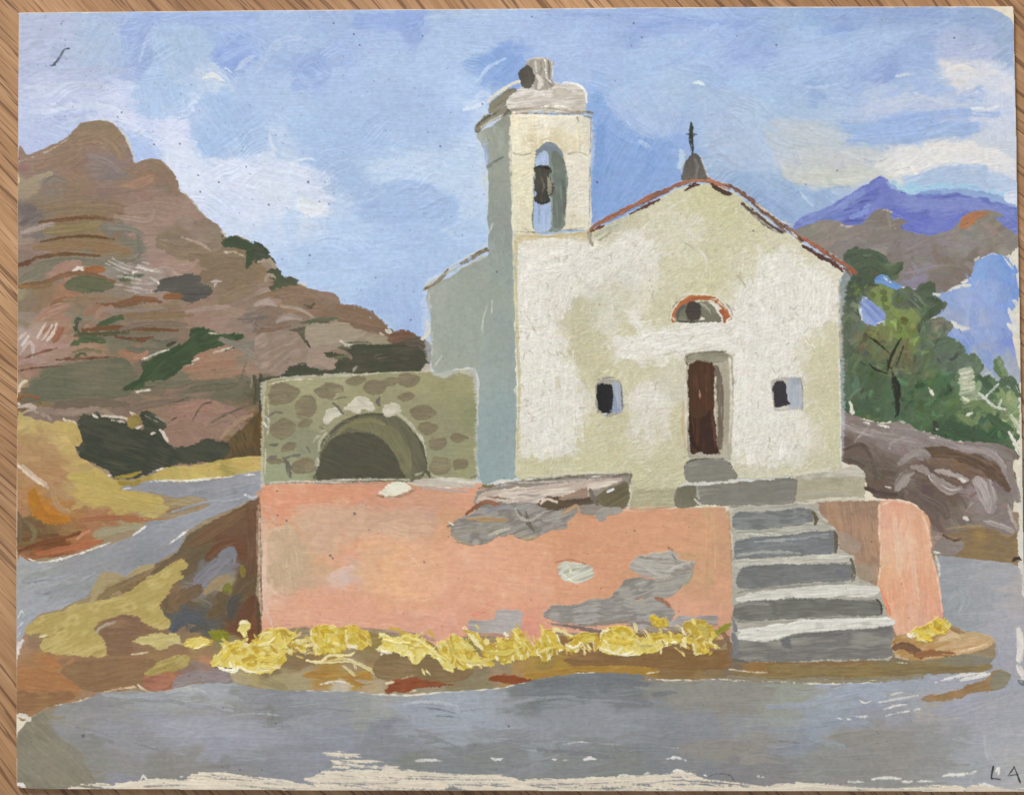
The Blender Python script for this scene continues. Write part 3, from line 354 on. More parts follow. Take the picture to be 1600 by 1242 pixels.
# ---- hillside at the left
field('painted_hillside', '26,252 40,244 55,240 72,230 92,222 104,214 116,202 126,194 140,190 158,188 172,191 184,199 194,212 203,228 208,245 211,256 222,251 235,248 252,251 264,262 271,275 277,292 287,303 300,313 309,328 322,340 335,346 345,357 352,370 370,368 385,374 400,384 412,397 428,412 436,427 452,437 470,445 490,452 515,457 528,463 531,470 530,476 545,480 565,487 577,494 588,506 602,515 622,518 640,519 658,528 671,537 674,562 668,580 655,590 500,600 420,615 412,640 411,745 300,735 100,720 26,680',
 '150,205,937c60 130,215,957c63 180,220,947c64 150,235,96786a 110,230,957a64 60,255,9c8070 45,265,97796a 80,260,9a7d68 100,255,967864 175,255,8b7a76 190,265,8d7b78 165,250,8f7d76 210,262,937764 240,265,94785e 230,290,9a7b68 265,290,8e7664 35,285,a59378 45,295,a39178 80,285,87786f 70,275,8c7d72 110,280,93775f 60,310,8e7a64 100,305,8c7460 150,300,8c7366 200,300,97796a 260,310,9e8070 200,280,9a7b64 250,330,a58878 300,330,a08676 290,350,a2887a 320,350,957c68 330,360,93806c 130,325,8f775e 80,330,8c7c62 150,345,8e7550 100,350,93744e 45,335,6f6462 60,345,7c716c 35,350,8b7a70 40,365,a38a7c 80,362,7f7768 110,358,8a7852 145,352,8b7850 160,350,7c756c 190,360,7c7568 200,340,a3877a 170,335,90745c 220,345,9c8070 230,360,9c8070 130,370,8c7652 60,385,957a68 100,388,94724e 160,385,93744f 190,390,8c7a5f 45,400,90786a 130,410,88806c 90,408,857c68 210,390,7b7768 200,405,807c70 250,390,a3877a 270,375,8a7764 250,410,a3867a 300,380,8a7660 280,365,8f7a64 310,375,9a8676 320,390,8c785f 350,400,8c775f 380,400,8a7658 300,405,a0826e 330,430,8c785f 360,440,8a765c 400,420,94785a 290,410,ac8e7c 415,415,a3897a 35,420,8a7a68 60,430,7c7866 50,440,8c8670 35,450,a1916f 90,420,ac8676 100,430,ae8472 120,420,a98474 160,430,9a8a80 180,420,8c857c 200,425,9c928c 230,435,a39488 215,450,9e8e86 240,460,a0897a 200,445,8c7c68 45,470,897860 70,465,937556 80,480,a57c64 100,460,a9785a 110,450,a5714f 90,500,a97c68 70,490,9c7c66 45,500,8c7c62 60,480,8c7864 150,470,937a5f 180,460,8f8170 200,490,8c7864 130,490,7f7a68 110,480,8f7860 150,500,9e7864 140,490,a57a5c 230,490,947858 270,500,94785f 260,490,8f7658 310,480,9b7c68 350,470,937a64 340,500,a38676 300,495,a0806e 370,500,98806f 220,500,9c7c64 30,530,b09c92 60,520,b59888 70,540,b08f80 50,550,a3897c 90,520,9c6c52 100,510,a8886f 40,570,a07a66 90,555,a58472 100,540,a88674 110,560,a3806c 200,530,7b7560 240,535,7f7864 260,540,827a68 220,515,7b6c52 280,525,8a7360 180,535,7c765f 140,545,ab876c 160,548,9c7f62 210,560,a7785c 225,575,7e6c58 150,570,7a745c 110,580,6f7059 80,590,6f6f58 140,600,6c6c55 180,600,6d6c55 200,585,726c58 60,610,6f6c54 100,620,72694f 40,580,a8826c 35,600,b09478 300,560,a37a5f 330,570,a57f64 350,560,a58068 320,580,a37c60 380,570,a3856f 290,590,7d7560 330,600,736e57 370,590,8c7a64 380,605,66654c 350,610,706c54 300,610,7a6f58 250,600,7a7058 230,620,7c6f5a 60,630,8a7152 45,625,7c5f3f 120,640,7c6656 180,635,8a7564 80,645,8c7866 60,650,907a6c 240,640,96785f 290,635,a0786a 330,640,a57c6c 300,660,a07c6c 350,650,a07c6f 330,670,9c7a68 290,680,9c7a68 370,660,9c8068 390,640,8c7258 395,620,6c5f46 150,650,a18a74 200,645,8c705c 400,690,64502f 380,700,6a542f 390,670,72562f 405,650,755838 430,490,89705c 460,470,94785f 440,460,8f7058 500,470,8f7460 520,468,8c7462 480,480,8a6c58 540,490,8c705a 560,500,8c6f58 520,500,8c6c54 600,520,8a6650 630,530,7c5c4a 640,545,5f5245 620,545,4f5040 580,550,43483a 560,560,444a38 650,560,5c5648 665,555,6a6050 600,565,4f4c40 620,575,4f4c40 540,565,464c36 400,480,94806c 415,475,b09a90 410,490,8a786c 395,500,9b857c 430,510,8c7464 405,510,6c6256 400,530,9c8474 430,530,a58c7c 460,540,a08a7c 420,555,a98a78 450,560,a3877c 480,560,a08c80 500,550,9c8a7a 520,555,8f7f6c 395,545,857a70 500,520,a3917c 530,515,a3937e 560,520,9f907a 520,530,a0907c 600,530,998a70 590,527,9a8c74',
 n=520, ln=44, wd=11, ang=-2, spread=22, jit=8, alpha=.72, dry=.3, tone=.028, k=.05, rough=1.2, relief=.16, warp=9)
HS = 'painted_hillside'
for s, w, c in [('190,202 200,222 208,242 209,254', 2.4, 'd6d0bc'), ('160,187 172,189 180,196', 2.5, 'dcd6c0'), ('26,254 60,243 90,228 108,216', 1.6, 'c9bda0'), ('26,266 30,285', 3, 'e0c3a8'), ('276,292 300,312 310,328 325,343', 2.5, 'b0a586'), ('255,253 272,272', 2.2, 'b9ac90')]: B(HS, s, w, c, dry=.2)
for s, w, c in [
 ('125,222 150,215 175,225 190,245', 22, '93785f 9c8168'), ('140,245 165,252 185,268', 12, '8f7f7c 97857e'), ('60,262 90,252 120,240', 18, '9a7c66 947862'), ('70,288 85,280 105,285', 12, '7f7168 8a7b70'), ('40,290 55,280 80,272', 8, 'a8977a'),
 ('210,268 235,258 262,275 275,300', 18, '957862 8d7560'), ('60,325 110,318 160,318 200,325', 14, '92785f 8c745c'), ('200,330 250,325 310,340', 20, 'a58979 9a7f6f'), ('180,338 230,345 240,330', 9, 'a88f7f'),
 ('60,334 100,326 150,324 190,334', 3.5, '84694a 927858'), ('62,347 100,343 140,339 176,344', 6, '7c5638 70492c'), ('70,362 120,358 155,350', 12, '8b784f 938058'), ('35,350 50,342 60,335', 14, '6c6260 7c706a'), ('34,364 60,356 85,350', 8, 'a8948a b5a297', ),
 ('64,378 100,371 140,369 177,374', 5, '74502f 6a462a'), ('55,388 110,382 160,386 200,394', 14, '977652 8f6f4c'), ('110,400 150,402 190,398', 8, '8c8068'), ('54,403 90,398 120,397 156,400', 6, '6c4a2c 765234'), ('27,416 42,411 54,405', 7, '6c4830'),
 ('160,355 200,358 222,365', 10, '7a756c 86806f'), ('216,368 220,390 216,402', 8, '79766a'), ('60,412 110,406 160,412 210,405', 10, '847e6a 78735f'), ('32,438 55,425 80,418', 12, '87806a 787360'),
 ('88,430 100,418 125,412', 18, 'b08a7a a87e6c'), ('245,373 260,368 278,368', 10, '867660'), ('250,380 290,395 340,385', 20, '8c775f 94806a'), ('300,402 340,410 385,408', 22, '8d785e 86725a'), ('255,415 290,420 308,408', 10, 'b0907f a5867a'),
 ('285,372 310,380 330,392', 4, 'c6aa98 a8917c'), ('320,430 360,420 395,430', 24, '8c775c 857057'), ('345,470 380,455 400,450', 16, '8f795f'), ('238,425 260,418 290,440', 4, 'b79c90')]: B(HS, s, w, c, dry=.2)
P(HS, '111,424 120,418 130,419 135,424 128,428 114,427', 'ecdccb f0e6d8 c99a78', ang=0); P(HS, '130,420 140,416 155,416 165,420 163,425 150,427 135,427', 'aa6a3c 9c5f34', ang=4)
B(HS, '28,449 50,444 75,440 100,430 120,427 150,430 178,440', 8, '8f5f3c 84603f 966440'); B(HS, '32,448 60,449 80,445', 6, 'a37a44 7c5a35', dry=.5)
P(HS + '/bush#1', '100,446 115,433 135,430 155,432 170,440 178,446 168,454 140,457 115,455', '5a6146 666849 6c6c50', ang=5, rough=2)
P(HS + '/bush#2', '188,438 196,430 210,428 227,429 212,435 198,440', '6a7255 5c6549', ang=-10)
for s in ['165,412 190,424 212,432', '170,408 195,420 220,426', '176,404 200,416 225,420', '215,414 232,420 255,425', '218,418 240,424 254,426', '222,410 236,413', '185,432 215,436 240,446', '180,444 210,450 245,456', '205,442 230,444 250,440', '195,452 220,458 240,458', '236,434 254,445', '330,440 345,440', '338,442 336,450']: B(HS, s, 3.2, 'cfc6c0 b4a8a0', dry=.35)
for s in ['212,418 220,418', '222,420 240,424', '246,442 256,445', '207,427 213,425']: B(HS, s, 2.6, 'efe8e0')
P(HS + '/bush#3', '240,456 248,448 252,438 264,433 280,431 292,428 308,428 315,433 312,442 326,446 333,456 326,464 314,468 300,474 284,470 270,460 250,454', '504d4a 5c5852 6a645c', ang=0, rough=2.6)
P(HS, '255,463 268,458 286,460 290,464 278,468 260,468', '946036 8a5a36', ang=0)
for s, w, c in [('78,484 86,472 105,467 140,464', 7, '9a6a48 8b5f40'), ('100,470 150,464 190,468', 8, '957a5c'), ('152,476 190,477 225,470 252,472', 8, '85583a 7c5232'), ('185,474 215,466 245,468', 7, '8a5c38'), ('60,500 80,486 105,478', 16, 'a97f68 b08a76'), ('135,490 150,482 170,486', 14, 'a0705a 96765e'), ('150,496 160,484 175,480', 8, 'a88470'),
 ('165,486 210,486 260,482', 6, 'a08a84 8f7c70'), ('180,495 240,492 300,490', 12, '94785c 8c7050'), ('290,488 330,482 360,480', 7, 'b0988c a0867a'), ('58,530 66,516 72,505', 5, 'e0d2c8 c9b0a4'), ('66,532 76,518 82,508', 5, 'dfd0c4 c3a595'), ('74,532 84,520 88,506', 5, 'd6c3b6'), ('84,533 92,522 97,512', 9, '9c5f44 a36a50'),
 ('34,540 45,525', 5, 'd9cbc4'), ('32,552 44,536 52,540 50,556', 5, 'd3c3bc b39c92'), ('30,530 40,520', 4, 'd0c0b6'), ('40,559 60,552 89,544', 3.4, '74402c'), ('118,514 121,500 126,498', 7, '4c5240'), ('120,512 124,522 136,520', 8, '47553a'), ('150,514 168,502 190,496', 11, '51613f 47583a'), ('118,524 150,523 200,519', 8, '5a5638'), ('130,516 175,512 230,514 277,516', 7, '7a5230 704a2c'), ('180,526 215,531 240,526', 6, '744a30'), ('112,538 135,530 162,532', 10, '5c6b46 4f5f3c'), ('113,535 130,528 160,536', 3, '43532f'), ('115,550 135,546 158,550', 5, '6a6844 8c7c58'), ('118,557 128,552 135,556', 6, '56603c'), ('235,532 255,536 275,530', 10, '6c6654 74705c'), ('200,545 230,548 262,545', 10, '78735f 6e6c55'), ('262,540 275,534', 5, '4c4a38'), ('190,515 230,505 290,507', 9, '7f6c5a 857262'),
 ('26,580 60,574 100,572', 3, '6c4632'), ('88,562 130,560 170,558 190,560', 4.4, '754a30 6c4630')]: B(HS, s, w, c, dry=.15)
P(HS, '36,620 50,600 70,588 88,575 110,568 150,562 190,558 205,568 210,590 206,612 180,622 120,628 60,626', '6f6f58 6a6a54 767059 7a7460', ang=2, low=40, rough=1)
B(HS, '28,612 34,600 42,595', 5, 'dccab0'); B(HS, '27,622 45,618 60,622', 7, '80512c 8a5c34'); B(HS, '28,630 32,634', 4, 'e9e0d0')
P(HS + '/bush#4', '188,611 204,598 219,588 224,576 220,566 232,560 246,554 262,546 276,541 290,534 295,524 299,515 312,511 328,513 340,520 350,523 366,521 382,523 378,530 362,535 345,541 330,546 316,550 303,556 298,566 286,572 276,583 262,592 246,602 226,607', '3c5230 46593a 3a4e30 4f6040', ang=-30, rough=2.4)
for s in ['222,562 245,552 264,546', '304,568 292,572', '212,612 235,609', '232,608 225,611', '326,520 340,522', '334,551 350,547 368,542', '310,560 300,565']: B(HS, s, 3.2, 'efe8da d8ccb8', dry=.2)
B(HS + '/bush#4', '352,548 364,544 374,540', 4, '454c38'); 
for s, w, c in [('210,560 222,556 230,550', 8, 'b8866c a87658'), ('290,578 330,572 370,565', 16, 'a67e60 a37a62'), ('300,590 340,585 380,580', 14, 'a88268 9c7a60'), ('230,600 270,600 300,596', 12, '766f58'), ('300,606 340,604 370,600', 12, '716c55 66644e'), ('370,540 390,552 405,560', 10, '9c9484 8c8474'), ('345,530 370,538 400,535', 10, '8a8274'), ('385,565 380,580 378,590', 3, '6a5c48')]: B(HS, s, w, c, dry=.2)
# greens along the right flank
for k, (s, c) in enumerate([('346,380 352,372 366,369 378,374 390,378 399,384 396,391 388,390 374,388 362,387 352,386', '46553b 3f4e36'), ('384,397 389,392 400,386 408,392 404,402 396,410 386,420 384,410', '48583c 3f4f34'), ('398,380 408,380 416,390 424,398 432,412 424,411 410,408 402,412 396,400', '3c4630 4a5240'), ('415,424 424,420 437,421 443,432 456,434 466,440 464,446 450,447 440,452 428,455 420,450 428,442 422,434', '4a5338 545c42')], 5):
    P(HS + f'/bush#{k}', s, c, ang=20, rough=3)
for s in ['347,370 352,365', '398,378 410,384 420,392', '414,388 418,394']: B(HS, s, 2.4, '3c4634')
for s, w, c in [('350,395 365,394 380,400', 3, 'cfc0ac'), ('345,362 352,367', 3, 'd6c6b4'), ('404,410 420,408 430,418', 7, 'a09076 b0a08c'), ('415,440 420,430 430,434', 6, 'b8a490 a08e78'), ('470,442 478,446', 3, 'e0d0bc'), ('440,462 470,456 500,468', 14, '8f745e 967a64'), ('500,460 520,465 528,472', 12, '9c7e6c 8d7260'), ('405,465 440,455 470,455', 12, '94765c 8c7058'), ('400,476 415,472 430,478', 10, 'bba59c a8948a'), ('402,485 420,482 440,486', 9, '8c7664'), ('405,505 430,508 450,505', 14, '84705f 8c7464'), ('440,478 470,484 490,496', 6, 'ab9a86 b9a592'), ('434,502 445,495 470,498', 10, 'a6928a b0a090'), ('470,476 500,478 530,490', 12, '8a705a'), ('530,480 570,490 600,512', 16, '8c6f56 86684e'), ('530,500 570,512 610,518', 12, '8a6c56 7f6450'), ('400,518 425,515 440,510', 6, '8b6a54')]: B(HS, s, w, c, dry=.2)
P(HS, '470,503 480,499 500,496 522,495 528,498 515,503 490,506 474,506', '5a6046 666a50', ang=-6); B(HS, '476,476 485,480 490,474', 5, '62543c')
P(HS, '452,516 464,513 477,509 476,524 480,534 484,542 480,540 472,528 462,520', '5f5c48 6a6450'); B(HS, '476,520 480,532 484,543', 2, '3f3c30')
P(HS, '477,516 484,508 496,505 515,506 530,504 545,505 552,512 568,517 573,524 560,528 545,535 520,538 500,542 488,541 480,532', 'a5957f a99a84 9c8c78', ang=-4)
P(HS, '398,534 404,522 430,518 452,518 466,522 474,532 482,548 480,562 468,570 452,562 448,572 440,582 424,582 408,580 398,568', 'a08a7a a58e80 98826f b09688', ang=-30, low=16)
P(HS, '482,552 500,544 520,545 543,548 545,556 530,562 524,570 528,578 512,577 500,572 488,574 476,578 474,572 484,562', 'a0897a a8917f 947f70', ang=-5)
P(HS, '572,530 580,526 595,524 612,530 614,536 600,538 580,537', '9c8f76 a4977d', ang=0)
B(HS, '532,533 545,540 552,538', 4, 'e6ded0'); B(HS, '604,517 612,520', 7, 'e2dbcb'); B(HS, '650,527 657,531', 5, 'e4e2e4'); B(HS, '594,520 600,524', 3, 'c9b8a4')
P(HS, '606,530 614,518 630,516 645,520 655,528 640,530 630,540 616,538', '85604a 7a5642 8c6a54')
P(HS + '/bush#9', '404,594 418,588 440,586 452,574 470,568 488,574 505,578 524,576 530,562 512,558 508,552 530,548 545,546 546,538 560,537 585,538 610,537 632,530 650,530 668,536 673,556 669,576 655,583 630,585 600,584 565,588 520,591 470,594 430,598 412,602', '3f4733 464e36 4c4c3c 55503f 5c5648', ang=-3, rough=2.6, low=36)
for s, w, c in [('636,535 655,535 668,545 670,560', 16, '574a3c 665a4c 4c4438'), ('590,560 620,558 650,560 660,572', 16, '5a5242 4c483a 66604e'), ('500,578 510,570 515,560', 4, 'a0907c'), ('552,578 558,572', 6, '9c9a84'), ('520,548 540,552 548,560', 8, '9a7f6c 8c7664'), ('525,560 545,556', 6, '66704c')]: B(HS + '/bush#9', s, w, c, dry=.35)
B(HS, '660,584 670,572 674,590 690,590', 9, 'cdc3b4 b9b0a0', dry=.1)
# lower slope
for s, w, c in [('28,636 45,634 60,640', 7, 'd8c6b8 a89484'), ('36,645 55,640 80,655', 6, 'cbb4a4 9c8676'), ('60,640 100,645 150,640', 12, '8f7a6c 9c8474'), ('90,632 140,628 200,632', 14, '7a6a5a 72624f'), ('200,640 240,630 300,625', 12, '7e6c5a'), ('280,640 320,632 345,640', 20, 'a27c6c a87f6a'), ('265,670 300,665 330,680', 22, '9f7b6c 94745f'), ('330,660 360,650 375,670', 18, '8f7462 9c7c6a'), ('330,660 370,640 400,630', 4, '6b5c4c'), ('345,685 370,660 395,648', 6, 'a8886c'), ('100,655 110,660 124,662', 6, 'd8c6b0')]: B(HS, s, w, c, dry=.2)
for s in ['300,658 315,634 330,628', '265,628 280,626 295,620', '268,656 276,652', '300,648 288,650']: B(HS, s, 2.2, '5c5040')
P(HS + '/bush#10', '357,690 366,678 382,668 390,655 404,645 411,630 411,715 395,716 372,716 358,712 354,700', '64502e 5a4a30 6f5832 48482f', ang=75, rough=2.2)
for s, w, c in [('398,588 402,610 398,630', 8, '4a4a34 5c5844'), ('408,586 410,610 406,640', 6, '393d2e 4c4c38'), ('394,590 392,605', 2, 'a89a80'), ('412,640 408,670 411,700', 6, '6e5028 7c5a2a'), ('404,650 400,670 404,695', 10, '6a4e28 584526')]: B(HS + '/bush#10', s, w, c, dry=.2)
P(HS + '/bush#11', '117,690 120,668 126,650 140,648 152,645 165,650 182,653 200,660 214,665 224,672 221,655 218,648 226,642 240,646 250,655 262,666 256,674 258,686 268,698 284,699 305,693 322,686 340,688 356,693 358,706 345,720 320,723 296,725 270,727 252,732 236,740 222,744 206,748 186,748 174,746 170,736 155,730 146,724 130,718 122,708', '45493a 4c4d3d 3d4234 54523f', ang=15, low=36, rough=2.6)
for s, w in [('118,665 124,662', 4), ('146,648 152,652', 5), ('160,650 190,652 200,656', 5), ('204,645 212,650', 6), ('205,660 215,668 222,665', 5), ('250,672 258,680', 5), ('256,678 262,690', 5), ('114,712 120,722', 4), ('168,744 174,742', 5), ('236,678 242,676', 2.5), ('175,656 195,660', 4)]: B(HS, s, w, 'e6ddd0 d0bfae', dry=.2)
P(HS, '198,660 204,650 215,650 220,660 214,666 205,668', '93803c a38c48'); 
for s in ['228,650 245,658 262,664', '232,644 250,654 264,662']: B(HS, s, 1.8, 'a09884')
# ---- dry grass field, left
F = 'painted_dry_field'
field(F, '27,656 36,650 48,652 60,656 80,660 104,662 114,668 117,688 118,702 128,716 148,728 168,742 176,748 200,752 236,742 262,730 300,727 322,724 345,718 365,716 396,714 413,716 412,736 380,742 340,746 300,752 240,753 200,762 215,772 240,776 258,785 264,790 262,798 250,806 236,812 212,820 184,830 160,845 130,860 80,871 48,873 27,876',
 '50,660,b8a264 80,670,bba266 100,690,bda466 100,680,bfa868 60,680,b0925f 40,700,ab8a5c 80,710,b08c60 60,720,ab875c 40,740,a98258 90,730,ad8258 100,700,b8a05f 120,730,b3985f 150,745,b8a25c 120,760,b9a45c 160,760,b9a35c 140,780,b8a05c 190,790,b8a35c 230,790,b9a55f 255,792,b5a160 200,775,bba760 90,760,ad865c 80,770,a07a5a 110,765,a8855c 95,790,a87f58 40,780,b08058 35,800,aa7c54 60,780,b57a30 75,800,bd7a22 95,808,bd7a26 60,790,b5762a 120,800,a57850 140,815,a57450 170,815,a3704c 200,815,a06c48 40,820,6c5538 60,825,6c563a 35,840,70553a 80,825,80623c 50,850,7c5a34 100,830,957048 110,840,a06840 70,850,7c4c2c 90,845,7c4a28 130,835,a86a44 160,850,ab6c48 130,855,a86242 60,865,9c5f38 35,868,a5704c 180,830,a39574 200,828,a29775 165,838,9f8f6c 220,820,a8906c 190,748,947c30 205,745,948036 230,742,a89048 260,738,b8a458 300,735,bfa95f 330,740,bba45c 350,730,9c8f4a 370,722,bca45c 400,722,bda45f 390,735,bfa85f 290,790,8a8a78',
 n=170, ln=36, wd=10, ang=4, spread=24, jit=6, alpha=.75, dry=.25, tone=.03, k=.05, warp=8, rough=1.3)
for s, w, c in [('28,725 50,742 75,762', 9, 'd8c2ae b59c80'), ('29,728 48,745 68,758', 4, 'e4d4c4'), ('110,745 150,750 200,770 250,782', 18, 'bba65c b39c54'), ('130,780 180,785 240,795', 18, 'bba55e b49c56'), ('120,690 112,670 90,665', 20, 'bda560 b59c5c'), ('50,770 60,795 75,810 100,812', 18, 'bc7b20 b06f22 a86a28'), ('52,765 50,780 56,790', 10, 'ad7420'),
 ('80,760 90,790 110,800', 9, 'a88056 b08c64'), ('28,845 60,838 90,835', 7, '6a4a2c 7a5230'), ('30,860 60,850 100,840 125,832', 8, '7a4a2a 6e4226'), ('125,812 180,808 235,812', 8, 'a56a48 9c6444'), ('60,866 110,856 160,845', 10, 'b06c48 a5623f'), ('120,842 130,834 140,830', 5, 'c48a68'), ('28,800 32,820 30,850', 9, '6a5940 7a6248'), ('40,815 55,830 50,845', 9, '685438 7a6a4a'),
 ('150,836 180,828 215,822', 13, 'a2977a 989070'), ('258,786 280,785 300,788', 10, 'a0895f 9c9068'), ('262,800 280,795 310,790', 7, '8b7350 a09068'), ('188,764 205,760 225,755', 4, '9c7c40'), ('180,746 200,744 220,738', 6, '8e782c 978434')]: B(F, s, w, c, dry=.2)
B(F, '260,812 250,812 238,813', 5, 'a4784c')
# ---- the road that winds off to the left
R = 'painted_lane'
field(R, '190,762 215,757 236,750 262,753 300,753 340,748 380,740 413,738 413,784 400,783 386,782 360,796 335,806 312,818 296,828 285,845 277,860 262,868 245,880 232,882 222,890 205,905 180,898 160,894 148,912 138,928 120,940 90,953 66,958 45,975 36,995 26,1002 26,876 48,877 72,878 100,873 130,865 160,853 178,848 205,838 222,824 236,812 260,813 262,812 290,803 320,795 330,786 322,780 300,775 275,778 250,772 225,768 205,766',
 '240,760,888890 300,765,86868f 350,760,8b8b94 400,745,94949e 400,770,8b8d98 350,780,90909a 300,815,90909c 260,825,86898f 250,840,8b8c96 280,835,8a8c94 200,870,8c8c92 150,880,8c8c8f 100,890,90908f 50,900,9a9a9c 50,940,9798a0 100,920,8f8f92 150,900,88898c 60,970,989ca4 35,985,9b9ca6 250,870,82868c 230,880,83858a 380,765,82858c 330,800,8d909c',
 n=130, ln=60, wd=10, ang=-14, spread=16, alpha=.7, dry=.3, tone=.018, k=.04, rough=1.4)
for s, w in [('45,873 60,878 85,876 115,868 150,856 172,848', 3.4), ('208,836 220,828 228,822', 4), ('235,752 260,751 300,751 345,746 365,744', 4), ('375,742 400,742', 3), ('380,772 392,777 405,774', 4), ('262,852 278,840 294,828', 3.6), ('190,765 205,762', 3), ('95,953 103,950', 3.5), ('230,742 242,736 262,730', 3)]: B(R, s, w, 'e2ddd6 cfc9c4', tap=.8, relief=.3, base=.5)
for s in ['28,965 34,955 38,960', '28,980 36,972', '27,995 33,985']: B(R, s, 2, 'd3d3d8', dry=.3)
for s in ['300,770 350,764 400,755', '270,800 320,785 370,780 410,765', '60,930 110,915 150,895', '40,910 100,900 160,880']: B(R, s, 5, '7c7f88 989aa4', dry=.5)

# ---- banks and verges in front
V = 'painted_verge'
field(V, '410,782 398,782 386,786 360,800 335,812 310,826 294,834 284,850 274,866 255,875 240,882 228,890 210,905 190,898 165,894 150,912 138,932 110,946 84,955 60,962 42,985 30,1000 27,1020 27,1120 60,1112 80,1100 120,1096 150,1085 190,1078 215,1075 235,1078 255,1082 275,1075 300,1068 340,1067 390,1070 430,1078 520,1078 600,1084 660,1083 720,1078 780,1074 830,1062 880,1054 960,1052 1010,1056 1060,1062 1140,1058 1240,1060 1330,1062 1400,1056 1440,1052 1560,1050 1590,1040 1560,1030 1500,1020 1400,1015 1140,1030 1142,990 1100,985 700,1000 560,985 412,985',
 '390,795,70553f 380,810,70503a 395,850,684a35 360,820,6f523c 330,830,6c5a40 310,850,6a5c44 290,870,6a5c44 300,880,6c5a42 330,850,6e5438 350,850,6c4630 340,870,6a5a50 365,865,6f4830 390,900,604a38 320,890,74706c 350,870,78767a 350,890,7a7a82 330,900,787680 310,915,7d7a84 300,925,8b7c70 340,905,9c8a6c 350,900,a0906a 380,920,6a5438 370,930,6c5c3c 300,940,6c5840 270,940,705a42 340,950,6c5c44 360,955,5c4c40 390,950,6f4c36 395,980,74472c 280,965,565658 300,970,545860 315,960,5c5a54 320,980,5f5c58 270,985,5c5c60 250,890,80674a 230,900,7f6648 270,880,6a5840 255,905,7c6448 165,900,a8946c 180,895,a8966c 150,920,a8986c 200,890,b09c70 220,885,a89468 150,935,94846a 180,930,8a7452 200,915,806848 220,905,7f6444 260,920,866a4c 60,965,9a8560 60,1000,94785c 40,1000,a88468 35,1020,a5805f 50,1040,a8784f 80,1050,ad7848 110,1070,b07a4a 60,1070,ad7747 35,1060,a87850 100,1040,96714f 150,1050,92704f 200,1060,957150 160,1030,95724f 220,1040,93704f 250,1030,967450 170,990,8f6c4f 200,980,8f6c52 240,1000,937252 220,960,86684f 70,1090,96704c 45,1100,9c744c 130,1080,a08060 240,1065,a86c4c 260,1055,b0704c 280,1060,a06c58 300,1055,8c7c7a 340,1055,8a7c7a 290,1050,8c7268 320,1035,b88460 300,1020,a48058 280,1010,947452 300,1000,957a52 330,1020,9c7e58 350,1005,8a7c50 360,1055,84787c 380,1060,b0a06c 420,1040,8a7450 430,1065,a69a70 460,1070,a89b74 480,1020,96784f 460,1030,8c7550 440,1010,8c7548 500,1060,b08c4c 520,1052,ab8640 560,1060,b58c38 540,1070,c0b4a0 480,1055,aa9c78 590,1062,b0a080 600,1040,8f7850 640,1035,86704c 680,1045,806c4a 600,1025,8f7a58 560,1030,a08a6c 620,1065,a09274 700,1050,8a7a56 680,1062,9b9078 740,1060,8c8062 720,1045,94785a 780,1045,a08a6c 800,1050,ab8850 830,1050,b08c44 870,1050,b3903c 860,1040,a0843f 900,1035,8f6e44 950,1030,8c6a40 1000,1030,876642 960,1045,a87e30 1000,1046,a88030 1050,1035,8a6a44 1080,1040,8c6c40 1050,1050,8c7048 1120,1030,8f7050 1140,1040,80705c 1100,1050,96784c 1200,1042,94703f 1180,1050,9a7444 1260,1045,846c48 1300,1030,8f6f42 1340,1040,8b6f48 1400,1042,86785a 1450,1040,8f7f5c 1300,1052,8b754a 1360,1058,8c7548 1440,1050,8f8260 1500,1045,88826c 1550,1045,8a8478 410,1000,a88c38 700,1010,92803c 600,1000,948040 900,1015,8f6c40',
 n=260, ln=40, wd=11, ang=-3, spread=24, jit=7, alpha=.75, dry=.25, tone=.03, k=.05, warp=8, rough=1.5)
for s, w, c in [('300,850 330,830 370,805 395,795', 20, '6e523a 785a40'), ('390,800 396,850 392,900', 20, '6a4a34 74543c'), ('290,880 320,862 345,850', 16, '6c5c42 64563e'), ('325,870 345,852 370,845', 14, '6c442c 74503a'), ('300,925 320,900 345,880 360,865', 22, '787880 84828c 6c6c70'), ('345,868 362,860 364,880', 12, '7a7c84'),
 ('320,925 340,910 358,900', 13, 'a38f68 947e60'), ('295,932 315,905 330,895', 8, '807c88'), ('350,925 355,915 360,925', 9, '7c7830'), ('378,885 380,900', 9, '85742c'), ('365,935 380,915 395,905', 16, '5c503a 6a543c'), ('265,950 290,930 310,920', 22, '6f5a40 785f44'), ('330,960 350,945 345,930', 20, '665a3f 6c5238'),
 ('360,960 362,940 375,930', 12, '4c4c48 5a5448'), ('375,980 385,955 395,935', 20, '704a34 64402c'), ('380,990 390,1000 400,990', 8, '7c4a2c'), ('272,982 285,968 305,965 318,975', 16, '4f5358 585c62'), ('300,985 318,975 326,985', 12, '56544f'), ('275,950 268,940 280,930', 12, '7a6244'),
 ('145,940 155,910 165,896', 12, 'ab9a6e a3936a'), ('155,935 180,918 220,900 240,888', 12, '86704c 907853'), ('200,900 225,888 238,884', 9, 'ad9a6c a8946a'), ('240,895 265,880 290,868', 12, '74604a 6c583c')]: B(V, s, w, c, dry=.15)
